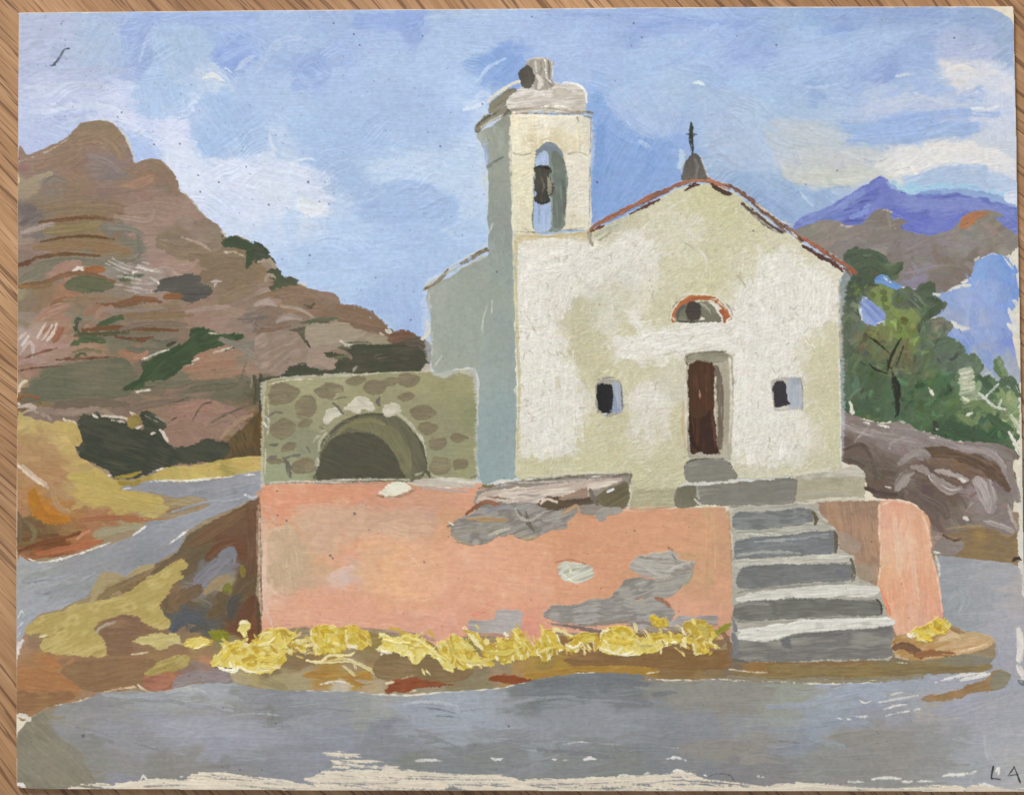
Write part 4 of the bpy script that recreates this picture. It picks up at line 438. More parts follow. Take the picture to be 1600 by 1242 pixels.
for k, (s, c, g) in enumerate([('170,936 196,926 214,914 232,900 250,892 268,880 282,874 294,878 292,888 282,894 286,902 274,908 266,922 258,934 250,946 258,960 268,972 262,982 250,984 232,976 218,966 202,962 186,961 165,968 150,976 146,984 158,990 165,1004 166,1024 146,1026 120,1024 96,1022 76,1020 62,1012 66,1002 78,994 62,990 44,990 42,980 54,968 70,960 96,955 120,944 146,938', 'bba863 b39d58 c2ae6a ad9654', -22),
 ('208,1003 214,996 228,990 244,987 262,989 280,992 281,1005 268,1008 254,1016 240,1010 222,1006', 'bfae6c cabb7a b5a262', -6), ('290,1008 294,998 306,995 322,996 333,1003 322,1010 308,1014 298,1013', 'c3a844 d3bd5c b3963a', 0), ('225,1053 230,1043 248,1034 270,1027 290,1023 298,1030 290,1042 272,1048 250,1053 232,1056', 'b39d58 a89250 c0ad68', -22)], 1):
    P(V + f'/dry_grass#{k}', s, c, ang=g, rough=2.6, low=18)
P(V, '152,988 156,976 170,966 186,961 205,963 222,974 240,984 262,982 262,990 244,988 226,992 212,998 204,1004 208,1014 200,1022 176,1024 168,1020 164,1000', '8d6b4f 84644a 977456', ang=0)
B(V, '180,972 160,978 150,990', 5, 'a89a84'); B(V, '205,1022 225,1020 232,1019', 3, 'd6c6a4'); B(V, '262,1000 290,1008 280,1004', 3, 'c8b48c', dry=.3)
P(V, '326,988 332,984 348,984 358,988 357,998 346,1001 334,999', '7c7c18 8a8a24')
P(V, '95,1050 110,1036 140,1030 200,1028 250,1030 240,1040 226,1050 222,1066 190,1078 150,1080 120,1072', '94714f 8c6a4a 9b7854', ang=-8, low=40)
P(V, '27,1048 60,1042 95,1052 115,1066 126,1076 100,1080 60,1078 27,1076', 'b07a4a a87347 b88252', ang=8); P(V, '27,1080 60,1082 110,1080 118,1090 90,1100 50,1108 27,1112', '98704a 8f6845 a0784e', ang=2)
P(V, '224,1068 226,1058 240,1055 262,1054 274,1058 266,1070 252,1080 238,1078', 'a86a4c b0745a 9a6450'); P(V, '272,1066 280,1055 310,1048 350,1050 364,1058 352,1066 320,1064 290,1070 270,1078', '8d7f80 968888 857876', ang=-8)
B(V, '88,1101 110,1100 140,1090', 4, 'ddd2c2'); B(V, '160,1082 185,1076 212,1073', 4, 'dcc09a'); B(V, '216,1070 224,1076 236,1082', 3.5, 'dccab4'); B(V, '25,1020 32,1005 36,1000', 6, 'd6ccd0', dry=.2); B(V, '62,995 74,992', 4, 'ded0a0'); B(V, '27,1027 29,1017', 4, 'e3dbd0')
P(V, '360,1046 372,1048 385,1058 398,1068 372,1068 362,1060', 'b8a878 a8987a')
P(V, '520,1052 545,1056 572,1050 580,1056 582,1068 560,1069 546,1064 528,1058 505,1060 472,1056 488,1048', 'b3873a ab7f3c c09440', ang=4); B(V, '500,1069 525,1064 545,1068', 4, 'e0d8cc'); B(V, '555,1062 575,1066 586,1064', 5, 'b0a084')
P(V, '580,1045 600,1020 640,1022 700,1030 740,1045 720,1062 680,1066 620,1062 600,1062 588,1058', '8c744c 846c48 947c56', ang=0, low=30)
P(V, '820,1052 850,1048 880,1044 920,1040 980,1040 1010,1043 1018,1050 960,1052 900,1050 850,1058 826,1062', 'b38a38 a88034 ba9448', ang=-3)
P(V, '880,1030 920,1020 1000,1014 1060,1012 1110,1018 1138,1014 1140,1040 1110,1046 1060,1044 1016,1042 960,1038 910,1040', '8f6c40 86643c 9a7648', ang=-3, low=30)
for s in ['900,1051 930,1051', '1010,1052 1028,1049', '1140,1045 1170,1049 1200,1050', '1395,1034 1420,1036']: B(V, s, 2.6, 'ddd2bc')
P(V + '/red_earth#1', '601,1079 608,1072 615,1062 625,1062 636,1060 650,1056 658,1060 670,1062 690,1065 708,1069 690,1071 668,1075 650,1076 636,1081 620,1080 606,1082', '8c4a28 96522e 84442a', ang=-8)
P(V + '/red_earth#2', '761,1063 770,1056 785,1053 800,1054 815,1058 830,1061 824,1066 808,1068 790,1067 772,1064', '8c4826 96502a', ang=4)
for s in ['628,1060 645,1055', '604,1068 616,1064', '636,1081 650,1078']: B(V, s, 3, 'e3d2b0')

# ---- foreground road
G = 'painted_road'
field(G, '27,1235 27,1152 34,1140 46,1124 62,1112 80,1108 96,1100 118,1096 140,1090 160,1082 200,1080 236,1082 258,1082 278,1076 300,1070 340,1068 372,1068 400,1074 440,1078 500,1079 560,1080 600,1086 660,1085 720,1079 780,1075 826,1064 870,1056 920,1051 1000,1053 1012,1062 1060,1064 1120,1062 1180,1064 1240,1066 1300,1068 1370,1066 1400,1058 1440,1052 1480,1052 1520,1050 1545,1036 1560,1020 1552,1000 1530,988 1500,985 1480,975 1474,962 1470,930 1466,900 1462,868 1500,872 1550,876 1590,884 1600,905 1606,1000 1606,1236',
 '50,1150,867e66 40,1190,857d66 70,1180,887f68 90,1200,8a816c 60,1220,8b826e 120,1215,8c8472 80,1130,8a8068 60,1125,8c7c5c 100,1120,8c8a86 150,1110,8a888a 200,1100,8d8c8a 250,1095,929497 280,1085,a0a2a6 330,1080,9a9da4 300,1100,8f8f8c 360,1100,8a8a86 400,1090,8b8c90 450,1100,84868c 420,1115,7d7c7a 100,1140,8c898c 130,1160,87847f 150,1190,87847c 180,1140,8f8e96 230,1160,8c8b90 250,1130,9494a0 300,1140,9797a4 350,1130,9a9ba8 400,1140,9496a3 350,1170,9092a0 200,1190,8a8784 180,1220,868590 250,1200,85837c 300,1190,8a8884 350,1200,83817c 380,1190,88888a 450,1170,8b8d98 430,1200,83858e 500,1120,8d9098 520,1150,8a8e9a 500,1180,878a94 560,1110,90928f 600,1095,9a9a94 600,1130,80848e 650,1110,939aa8 700,1100,98a0ae 720,1120,969dab 780,1120,979eaa 800,1100,8e9298 640,1145,8f949e 700,1150,9299a4 760,1150,8a8f96 620,1165,808288 680,1170,838480 750,1180,7e8080 800,1180,808284 700,1195,7d8284 640,1195,7c8078 560,1200,82868e 850,1070,6e7476 900,1080,747a7e 950,1070,6f7478 1000,1070,707478 860,1080,70767a 820,1085,787c7c 880,1110,888c94 930,1110,8a8e96 980,1080,77797c 1020,1080,84827c 1060,1085,8c8a80 1100,1080,8d8a80 1150,1090,8c887e 1200,1080,918c80 1120,1100,8d867e 950,1140,8b8f98 1000,1130,888c94 1050,1130,82868e 1100,1130,84878e 1160,1130,8a8d92 1030,1160,7e8288 900,1160,868a92 850,1150,8c929a 880,1180,7f8280 950,1185,80827f 1000,1190,7c807f 1090,1170,8c8780 1130,1165,8f877e 1180,1180,8f8a82 1150,1200,807e80 1050,1200,7c7f84 1100,1210,7b7e84 1200,1200,827f80 1250,1160,868c98 1280,1130,8f97a6 1230,1120,929690 1250,1100,959888 1220,1090,949888 1300,1080,9ba3b4 1350,1070,9aa2b6 1400,1080,979ca8 1340,1110,8f95a4 1400,1110,94949c 1280,1190,8b8b86 1330,1160,8e8c86 1380,1150,928c84 1400,1170,918c86 1350,1190,8b8984 1450,1160,92928f 1500,1150,959698 1450,1190,8e8d8a 1480,1130,9c9a9e 1500,1100,9ea0b0 1460,1100,a6a09a 1560,1100,a0a0aa 1550,1150,a2a3ac 1580,1180,a5a4a8 1530,1200,9c9ea6 1590,1210,a8a6a8 1560,1060,9d9fae 1540,1020,9fa2b0 1580,1000,a3a2ae 1590,1040,a09ea8 1560,960,a09fa8 1530,940,9a9ca4 1500,950,92989c 1480,940,8e959c 1520,900,9c9da6 1490,890,94979e 1560,900,a09fa4 1590,920,a8a09e 1595,960,a8a4a8 1450,1075,9aa0ae',
 n=620, ln=80, wd=11, ang=-1, spread=7, jit=8, alpha=.7, dry=.35, tone=.016, k=.04, rough=1.2, warp=12, curv=.08, lg=70, ww=2.4)
P(G, '27,1160 36,1140 50,1120 66,1112 78,1112 72,1124 84,1138 96,1152 112,1162 128,1176 136,1194 146,1210 150,1222 120,1228 80,1230 27,1232', '857c64 8a8169 7e765f 90866c', ang=40, alpha=.85, low=45)
B(G, '27,1118 38,1119 46,1124', 9, 'dcd0c0 cfc3b0'); B(G, '27,1225 34,1226 40,1232', 6, 'e3d9d0', dry=.2)
for s, w, c in [('160,1085 200,1088 260,1082 320,1070 360,1070', 8, 'a3a8ae 8f9498'), ('258,1082 290,1076 320,1080', 6, 'b5b5b0 9fa2a4'), ('180,1098 240,1092 300,1100 360,1112', 7, '82827e 9495a0'), ('400,1118 450,1112 500,1106 560,1110', 6, '8e919a 7f828a'), ('360,1118 400,1114 440,1118', 3, 'b0aeb0'),
 ('230,1165 260,1172 290,1178', 3, 'b3b6be 74757a'), ('210,1160 240,1168 270,1172', 3, '787a80'), ('120,1135 150,1142 175,1150', 4, '77777a'), ('560,1085 600,1090 650,1095 700,1098', 9, 'a2a29c 8a8d92'), ('630,1100 660,1096 690,1097 715,1104', 5, 'b9c0c8 a0a8b4'), ('665,1105 690,1108 712,1114', 3, '686c74'), ('680,1118 700,1118 720,1122', 2.4, '6c7078'),
 ('720,1110 780,1102 850,1090 900,1088', 6, '9aa0a8 84888e'), ('650,1158 700,1152 740,1158 800,1154', 4, 'a6acb6 7f848c'), ('640,1150 670,1150 700,1160 720,1168', 5, '7c7f84'), ('830,1082 880,1078 930,1085 1000,1080', 12, '6f7578 7a8084'), ('840,1068 900,1062 960,1062 1010,1068', 12, '70767a 666c70'), ('1000,1062 1060,1066 1110,1060', 6, '857660 8f8474'), ('1020,1085 1040,1082 1056,1081', 7, '6e7278'),
 ('820,1088 900,1092 1000,1098 1060,1110', 4, '9ea4ac 787c84'), ('830,1162 880,1158 920,1160 980,1164 1060,1168', 3, '70747a 9ca0a8'), ('880,1162 905,1159 925,1160', 2.4, 'c6cacc'), ('900,1168 960,1172 1040,1172', 4, '6e7278 868a92'), ('840,1170 900,1175 960,1182', 7, '74767c'), ('1110,1164 1140,1162 1200,1170', 16, '908880 857f7a'), ('1160,1190 1190,1185 1220,1190', 14, '948e84 8a847c'),
 ('1200,1104 1260,1100 1300,1090 1400,1068', 10, '9ca6b8 8e97a8'), ('1290,1080 1340,1072 1400,1064 1430,1064', 6, 'a0aabc 8f98aa'), ('1240,1080 1280,1078 1320,1070', 9, '92908a 9c9c94'), ('1200,1140 1260,1135 1340,1120', 8, '8f98a8 828a9a'), ('1200,1168 1250,1164 1300,1155', 4, 'a3aab8 7c8290'), ('1290,1152 1330,1146 1380,1140', 10, '8c877e 949088'), ('1200,1158 1220,1157 1250,1160', 3, '6c727c'),
 ('1480,950 1500,935 1520,945', 16, 'a0a8ac 8f979c'), ('1500,920 1510,935 1500,960', 12, '8e969e a3a8ae'), ('1560,1010 1568,1060 1560,1090', 14, '9c9eae a6a6b0'), ('1470,1120 1520,1105 1580,1085', 10, 'a8a6ac 9898a4'), ('1540,1150 1545,1180 1560,1200', 9, 'acabb2')]: B(G, s, w, c, dry=.4, alpha=.8)
for s, w in [('1368,1098 1400,1092 1434,1086', 3), ('1380,1108 1400,1102 1418,1100', 3), ('1384,1118 1404,1113 1420,1110', 3), ('1427,1109 1440,1107', 3.4), ('1337,1119 1348,1120 1356,1118', 3.4), ('1343,1094 1352,1098 1362,1094', 3), ('1308,1122 1318,1124', 2), ('1322,1122 1330,1124', 2), ('1390,1086 1410,1080', 2.5), ('650,1188 670,1187 690,1188', 4), ('766,1182 774,1187 786,1184', 4), ('862,1186 870,1186', 2.6), ('912,1186 920,1184 932,1186', 5), ('880,1187 890,1187', 2), ('1042,1185 1058,1183 1072,1188', 4.6),
 ('1050,1206 1058,1203 1070,1206', 5), ('1006,1209 1016,1206', 3.4), ('965,1212 975,1210 985,1212', 3.4), ('1472,1212 1485,1210 1500,1210 1512,1208', 5), ('1512,1210 1524,1204 1530,1204', 3), ('1556,1205 1560,1200 1560,1210', 4.5), ('1325,1220 1335,1221 1350,1221', 4), ('1362,1217 1380,1214 1406,1216', 6), ('1408,1220 1418,1221 1426,1220', 4.6), ('1430,1221 1442,1220 1460,1220', 4), ('1530,1225 1540,1228 1560,1236', 11),
 ('1184,1212 1187,1212', 3), ('1190,1214 1194,1213', 3), ('1100,1210 1106,1212', 3), ('280,1213 286,1212', 3.4), ('220,1217 224,1212 230,1217', 4), ('1462,1066 1500,1055 1545,1050', 5), ('1500,1062 1530,1056 1548,1052', 7), ('1575,1205 1578,1210', 2)]: B(G, s, w, 'e4ddd2 d0ccc8', dry=.12, tap=.7)
# ochre wash crossing the road at the right
P(V, '1240,1040 1262,1028 1290,1022 1330,1020 1350,1030 1342,1040 1300,1046 1260,1046', '8f7048 8a6c48 957852', ang=-4)
P(V, '1200,1040 1240,1038 1300,1040 1400,1036 1450,1036 1500,1040 1545,1038 1545,1046 1500,1050 1450,1052 1420,1058 1380,1062 1340,1056 1290,1056 1262,1060 1240,1060 1236,1052 1200,1050', '8c7646 947e50 84704a 96845c', ang=-2, low=40, rough=2.4, alpha=.9)
P(V, '1438,1092 1450,1086 1475,1082 1500,1074 1525,1064 1546,1056 1548,1050 1556,1046 1570,1048 1576,1056 1572,1068 1560,1076 1540,1080 1520,1082 1500,1090 1480,1094 1455,1095', 'a08058 9a7a52 a8845c 8c8070', ang=-20, rough=2); P(V, '1550,1056 1560,1046 1574,1048 1580,1058 1570,1072 1550,1078 1545,1070', '8c8670 948c76')
# bare priming along the bottom
for s, d in [('300,1209 340,1207 380,1211 420,1217 460,1222 500,1228 540,1236 300,1236 240,1236 180,1232 182,1226 192,1222 230,1220 280,1222', .42), ('112,1228 150,1224 182,1230 180,1236 110,1236', .6), ('508,1178 540,1176 570,1182 600,1192 632,1202 640,1212 600,1220 560,1222 510,1222 500,1206 520,1196', .82), ('474,1216 520,1206 560,1202 620,1202 660,1206 700,1210 760,1210 800,1214 810,1237 470,1237 490,1226', .38), ('798,1220 840,1217 900,1216 960,1212 1020,1210 1078,1206 1100,1218 1140,1226 1200,1230 1210,1237 796,1237', .45), ('1196,1228 1230,1224 1258,1222 1300,1226 1340,1230 1400,1232 1480,1226 1500,1237 1190,1238', .3), ('1520,1226 1545,1228 1580,1234 1606,1228 1606,1238 1510,1238', .3)]:
    P('card', s, 'e8dcc6 e0d2bc ecdfc8', ang=4, dry=d + .1, rough=3, Lg=50, low=60)
for s, w in [('505,1176 530,1178 560,1182', 3), ('520,1190 560,1196 620,1200', 4), ('515,1206 560,1208 630,1206', 4), ('640,1204 700,1210 790,1214', 4.5), ('640,1224 720,1220 800,1222', 4), ('400,1214 440,1219 480,1228', 4), ('300,1210 340,1208 380,1212', 4), ('182,1229 230,1221 290,1222 360,1226', 9), ('260,1226 330,1230 400,1232', 9), ('1090,1216 1140,1222 1200,1230', 3), ('820,1222 900,1218 980,1214 1076,1210', 4.5), ('1300,1226 1370,1232 1470,1230', 3.4), ('1210,1233 1260,1226 1330,1232', 8)]: B('card', s, w, 'eadfc9 e0d3bd', dry=.2)
for s in ['370,1226 420,1230 470,1234', '480,1222 560,1224 620,1222', '660,1216 700,1217 790,1218', '700,1225 760,1226 800,1228', '830,1226 900,1224 990,1220', '1000,1224 1080,1218 1130,1228', '1290,1224 1360,1229 1470,1228', '225,1228 290,1226', '410,1222 440,1226']: B(G, s, 2.2, '8c8888 9a9490', dry=.3)
B(G, '1105,1214 1120,1208 1140,1210 1146,1218', 1.4, '5c5c60'); B('card', '1097,1228 1110,1214', 1.4, '6c6a68')
B('card', '1592,985 1596,1010 1592,1030', 14, 'e4ddd4', dry=.1); B('card', '1590,1040 1598,1055 1596,1062', 9, 'e4ddd4'); B(G, '1591,1064 1600,1068 1606,1072', 8, '70747c'); B('card', '1594,880 1602,900 1600,930', 10, 'ddd6ce', dry=.3)

# ---- stone outbuilding with the archway
O = 'painted_outbuilding'
P('card', '408,597 440,588 500,586 600,582 680,578 750,575 752,760 408,762', 'cfcab2 bdb9a0', alpha=.8, dry=.25, smooth=False)
field(O, '415,602 419,597 440,593 480,590 520,588 560,586 600,583 640,581 680,580 700,578 742,576 745,590 747,640 748,700 748,746 700,746 650,748 500,750 430,752 413,752 413,680',
 '430,610,9c966c 480,600,a5a078 560,620,9b966e 700,600,9a946c 720,640,97946c 700,660,969270 640,620,9a9672 740,600,a09a70 740,720,9a9870 600,640,98936e 480,680,8c8a6c 500,640,9c9874 430,670,918f6e 440,720,9a9a74 430,745,9aa07c 470,700,8f8e70 700,710,949472 740,640,8f9068 650,600,9f9a70 520,590,a8a47e',
 n=90, ln=40, wd=12, ang=4, spread=16, alpha=.6, dry=.25, tone=.015, k=.025, rough=1, lg=50)
for s in ['420,601 450,594 490,592', '500,590 560,586', '560,586 600,583 636,583', '650,582 690,580 700,579', '700,579 720,577 742,576', '743,577 746,600 746,640 748,700 748,742', '418,620 420,660 418,680', '415,700 414,740']: B(O, s, 2.6, 'd6d0b4 b8b292', dry=.25)
for x, y, rx, ry, ro in [(443, 614, 24, 18, -10), (436, 626, 14, 8, -15), (477, 636, 18, 19, 0), (513, 611, 24, 12, -4), (522, 606, 16, 8, 8), (556, 595, 16, 7, -10), (585, 605, 18, 12, -14), (604, 597, 18, 7, -8), (638, 594, 20, 11, 4), (636, 619, 13, 7, -6), (476, 661, 12, 6, -14), (443, 668, 20, 16, -18), (441, 681, 9, 6, 0), (451, 697, 13, 7, -18), (474, 728, 20, 13, -10), (484, 730, 11, 6, -18), (430, 720, 14, 5, 0), (659, 645, 19, 12, 2), (668, 669, 15, 10, -4), (684, 692, 14, 10, -8), (716, 683, 15, 8, 2), (688, 727, 18, 15, 0), (719, 725, 14, 9, 0)]:
    E(O, x, y, rx, ry, '8b7f60 81755a 938868', rot=ro, rough=.6, wob=1.2)
A = O + '/arch'
P(A, '498,750 497,735 499,715 502,700 510,686 520,672 535,660 550,652 570,646 590,645 608,647 624,653 638,663 650,676 660,692 666,708 668,722 664,738 655,748 640,752', '65624c 6c6850 5c5a46', ang=60, rough=.6, low=40)
P(A, '545,668 560,661 580,659 600,662 618,672 634,690 642,708 644,730 640,750 622,750 624,730 616,710 600,690 580,676 560,672', '757252 7c7856 6a674c', ang=60, rough=1.4); B(A, '528,676 550,662 580,657 600,664', 7, '8a8458 79744e', dry=.25)
P(A, '500,750 500,722 504,706 514,690 528,680 548,675 572,676 590,682 606,696 618,714 625,732 626,750', '4f4d40 56523f 494739', ang=20, rough=.8, low=50)
B(A, '501,700 508,685 522,670 545,654 575,647 605,648', 4, '4c4a3a 5c5844'); B(A, '640,668 656,690 664,712 666,730', 4, '55523e'); B(A, '500,705 512,688 530,677', 3, '8a8768', dry=.3)
K = O + '/keystone'
P(K + '#1', '504,662 506,648 512,640 524,637 534,640 536,646 528,650 518,656 512,664', 'd3cdb8 c0bba2 e0dbc8'); P(K + '#2', '537,640 548,630 556,621 570,619 580,626 587,638 580,642 568,640 560,646 550,642', 'd8d3be c6c0a8 e0dbc8'); P(K + '#3', '597,640 602,632 612,629 622,632 627,642 618,646 608,652 600,648', 'd3cdb8 c0b9a0')
for s, w in [('560,624 570,630', 4), ('619,644 634,656 646,668 656,684', 5), ('628,650 640,664 650,678', 3), ('658,686 664,700 668,722', 2.6), ('655,680 662,690', 5), ('510,676 500,690 498,706', 4), ('497,716 496,726', 6), ('490,692 494,684 500,680', 4), ('500,676 508,672', 4)]: B(O, s, w, 'd0cab4 aaa68a', dry=.3)
for s, w in [('521,630 530,638 536,646', 5), ('506,630 520,624 540,620', 2), ('592,622 590,628 594,634', 5), ('498,666 506,670', 4), ('444,716 450,726 452,742', 8), ('444,718 456,712 468,710', 5), ('418,652 430,644 442,646', 3), ('420,650 430,642', 2.4), ('422,695 434,694', 5), ('420,716 432,712', 6), ('480,698 484,706', 6), ('452,738 454,746', 4)]: B(O, s, w, '78736a 66604f', dry=.1)
B(O, '414,650 420,655', 3, 'cfd0c8'); B(O, '412,660 418,668', 3, 'd8d4c8')
for k, s in enumerate(['500,752 540,750 600,749 640,750', '650,742 664,738 680,744 700,748 740,749']): B(O, s, 4, 'd6d0be a9a48c', dry=.2)
B(O, '658,742 666,736 672,745', 5, '5c5848'); B(O, '735,748 745,742 748,750', 4, '5e5544')

# ---- the chapel
Ch = 'painted_chapel'
W_ = Ch + '/side_wall'
P('card', '662,450 700,425 764,385 745,200 800,172 926,180 924,350 1040,300 1100,281 1160,300 1250,370 1330,420 1316,480 1316,735 1250,760 800,760 745,750 740,590 674,585', 'cfd6dc c3cfe0 d8d3bf', alpha=.55, rough=3.5, dry=.4, soft=3)
field(W_, '667,455 678,446 700,434 722,420 740,410 763,398 763,380 762,340 763,300 761,260 757,236 750,222 746,208 770,196 790,180 800,176 802,260 801,330 800,368 806,400 804,450 806,560 808,640 806,700 808,744 780,748 749,748 747,640 745,578 700,579 678,582 674,560 674,500 669,475',
 '760,215,a3ada2 775,205,929a88 785,195,8f9482 780,240,98a293 790,270,959e8f 780,300,909a8e 770,330,8d988f 785,350,8f9a92 780,380,8a9a94 770,400,96a399 790,420,8ea09a 740,430,9aa597 700,460,9ba89a 680,460,a1aa9c 720,480,98a698 760,470,95a498 790,500,91a09a 700,520,9aa799 740,540,98a698 780,560,94a49c 690,560,9ca898 760,580,94a7a2 780,620,8da5a4 770,660,8fa9aa 780,700,8ba6a8 760,730,8ba7ab 800,600,92a3a0 800,680,8fa5a8 730,560,9ba798 800,450,97a596 755,640,92a8a8',
 n=110, ln=60, wd=14, ang=86, spread=10, alpha=.55, dry=.25, tone=.012, k=.018, rough=.7, lg=60)
B(W_, '757,222 760,240 762,262', 6, '8ea8da 9db4dd', dry=.1); B(W_, '763,258 775,252 786,246', 3, '66736c'); B(W_, '762,262 768,256', 5, '7c8a80')
B(W_, '755,228 762,225', 3, 'a3b3c6')
for s in ['672,456 670,470 675,490', '673,540 676,520 675,560', '770,350 764,365', '760,480 755,500 752,515', '769,470 768,490', '755,500 754,520', '690,556 678,575']: B(W_, s, 3, 'c6ccc0', dry=.3, alpha=.8)
B(W_, '660,530 668,522 670,508', 7, 'd8d4c4', dry=.1); B(W_, '664,508 670,500', 4, 'cdd0c6', dry=.3)
for s, w, c in [('663,452 676,446 690,434 700,422', 5, '7c6f54 8d8368'), ('664,453 674,440 688,432', 2.4, 'c9c3ae'), ('665,452 668,449', 4, '6c3c1c'), ('720,412 736,405 750,395 762,391', 6, '8a7c62 74684f'), ('735,400 750,393 762,388', 2, '57503c'), ('695,428 715,418 722,414', 3, 'b5b39c'), ('725,418 742,408 758,400', 3, 'c9c3ab b0aa92'), ('690,424 720,408 760,384', 2.4, 'c3c4c0', )]: B(Ch + '/side_eave', s, w, c, dry=.15)
Fc = Ch
field(Fc, '804,366 860,368 922,360 940,354 960,346 982,336 1005,324 1030,312 1050,300 1072,291 1086,288 1104,288 1124,292 1150,305 1178,326 1205,350 1228,364 1252,378 1275,395 1297,408 1312,417 1318,426 1312,440 1310,480 1312,540 1312,600 1314,660 1314,715 1312,733 1290,738 1245,743 1200,748 1150,748 1076,752 1060,766 1054,790 985,796 985,770 984,740 960,738 900,742 840,746 808,746 806,700 808,640 806,560 804,480 806,420',
 '840,400,dedbd2 815,390,d8d4c8 880,385,dcd9ce 900,400,e0dcd2 860,420,dfdcd3 920,385,dad6c6 820,375,cdc3a2 870,372,cabd98 910,368,c9bc98 950,365,c3bfa4 970,380,d8d4c4 1000,370,ddd9cb 960,350,bfbda4 990,340,c4bfa2 1010,360,d3d0bb 1000,345,c6c2a4 1040,340,cfccb2 1070,350,d3d0ba 1090,345,d0cdb4 1060,320,c8c4a2 1100,310,c6c298 1130,320,c6c29a 1100,330,c8c49c 1150,340,c6c39c 1170,350,c8c4a0 1190,370,ccc9a8 1220,380,d0cdb2 1150,370,cbc8a6 1100,380,cdcaaa 1120,390,c9c6a2 1060,380,d0cdb4 1080,400,cfccb0 1050,420,cdcaac 1100,430,c9c5a0 1130,440,ccc8a4 1160,410,d0ccb2 1170,430,cfccb0 1145,450,d6d3be 1190,420,dedbce 1230,400,d8d4c0 1260,400,d3ceb4 1250,430,dedbce 1280,430,dad6c6 1300,430,d8d3be 1200,460,e0ddd2 1250,480,e0dcd1 1280,480,dedaca 1190,500,e2dfd6 1230,530,e1ded4 1270,500,dbd7c4 1295,480,d8d3bd 1300,520,d0ccb0 1275,540,cfcbaf 1250,550,d8d4c0 1290,560,cdc8a8 1270,570,cfc9ac 1240,570,dcd8ca 1210,580,e0ddd2 1170,560,dfdbcf 1150,600,dfdccf 1180,620,e1ded3 1190,680,dedacc 1160,700,dcd8c8 1230,700,dedacb 1250,660,dcd8c8 1270,640,ccc7a8 1300,640,cbc7a4 1290,610,cac5a2 1280,700,d6d2bc 1300,700,c9c6a4 1240,730,cdc9ae 1280,725,c9c5a6 1180,730,cfcbb2 1150,735,c9c5aa 1300,730,c3c0a0'
 ' 850,440,dcd9d0 890,440,dad6ca 930,410,dbd8cd 900,420,d3cdc0 920,440,d6d3c6 960,410,d8d5ca 980,430,d3d1c4 1000,400,d5d2c4 1010,440,d3d0bc 940,450,cfccba 960,470,cbc9b6 980,460,ccc9b2 1010,465,c9c5a6 1030,480,c8c5a4 1020,450,cbc8ab 1040,500,cac6a8 1000,500,c9c6a8 960,500,cac8b0 940,490,c6c4ac 900,490,c2be9e 880,480,cac6b0 910,520,bfba98 920,550,c0bb96 900,540,c6c1a2 940,560,c2bc98 950,530,c3be9e 980,510,c5c19f 990,495,e0ddd2 1005,510,dedacb 1010,530,e0ddd3 980,540,dedbd1 960,545,d9d6ca 1000,555,dad6c6 1040,530,e0ddd2 1060,530,e0dcd2 1050,545,dcd9cb 1100,520,e2dfd5 1130,530,dfdcd0 1080,510,d8d5c2 1130,505,dedbd0 1040,555,d5d1be 1020,570,c6c19e 980,575,c9c4a4 940,580,bfb990 960,590,c4bf9c 920,590,c9c4a4 1050,580,cdc9b2 1050,610,cbc8b4 1060,650,c8c29e 1055,690,c8c2a2 1040,670,cfcbb0 1030,640,d4d1c2 1000,620,d6d3c6 1000,670,d3d0c0 1010,700,cecab0 970,620,cdc9b0 985,600,cac5a4 960,655,c6c19c 930,670,c3be98 950,690,c6c29c 910,690,cbc7a8 900,665,cbc7aa 980,720,c6c29e 960,720,c4c09a 920,725,c5c19a 870,722,c6c29e 830,725,c5c19a 815,720,cbc6a4 1000,735,c4c098 1040,735,c2be98 1050,750,c5c19e 1010,755,c4c09a 840,500,dedbd2 860,520,dddad0 830,550,dfdcd3 850,590,dedbd1 880,570,dad7ca 870,540,d4d1c6 890,600,dad6c8 910,630,d6d2c0 850,640,dcd9d0 880,660,d9d6cc 840,690,dbd7cc 880,700,d8d5c8 820,640,dad7cb 820,700,ccc8ac 815,600,ddd9cc 820,470,dedbd1 820,440,dcd9ce 1020,780,b8b290 1050,775,b4ae90 1000,770,b8b494 990,785,bdb898 1120,552,d9d6c9 1150,560,dfdcd2',
 n=560, ln=30, wd=9, ang=70, spread=45, jit=8, alpha=.7, dry=.42, tone=.02, k=.03, warp=9, rough=1.2, relief=.3, base=.5, curv=.5)
# thick scumbled whitewash
for s, g, al in [('808,384 830,376 870,374 920,382 926,396 918,420 900,430 908,450 890,480 880,500 866,520 876,560 900,590 914,610 912,650 906,690 880,712 830,716 812,700 810,640 812,560 812,480 810,430', 84, .75), ('925,392 950,372 985,362 1020,362 1024,392 1000,404 960,420 940,440 915,440 905,420', 120, .55), ('1148,470 1160,450 1180,430 1205,398 1232,388 1260,408 1300,440 1308,470 1296,500 1262,520 1240,540 1250,580 1240,630 1226,660 1226,720 1180,726 1150,716 1150,640 1150,560 1146,520', 92, .8),
 ('964,560 980,544 1000,540 1010,528 1040,520 1080,508 1130,500 1148,500 1148,544 1100,545 1066,550 1040,556 1010,566 980,562', 170, .8), ('984,488 996,492 1010,504 1018,520 1040,526 1030,536 1006,532 996,512', 50, .7), ('1085,340 1100,346 1096,380 1070,372', 20, .4), ('980,440 1020,400 1030,440 1010,490 985,470', 95, .45), ('940,480 960,470 960,530 940,520', 88, .4), ('1200,600 1260,640 1262,720 1226,724', 88, .55), ('1000,608 1040,600 1050,640 1040,690 1010,690', 88, .35)]:
    P(Fc, s, 'e4e1d8 dedbd1 eae7df', ang=g, rough=6, soft=2.4, wob=6, alpha=al, dry=.2, relief=.42, base=.6, ridge=.3, Lg=26, w=3.2, low=14, var=.02)
r2 = np.random.default_rng(5)
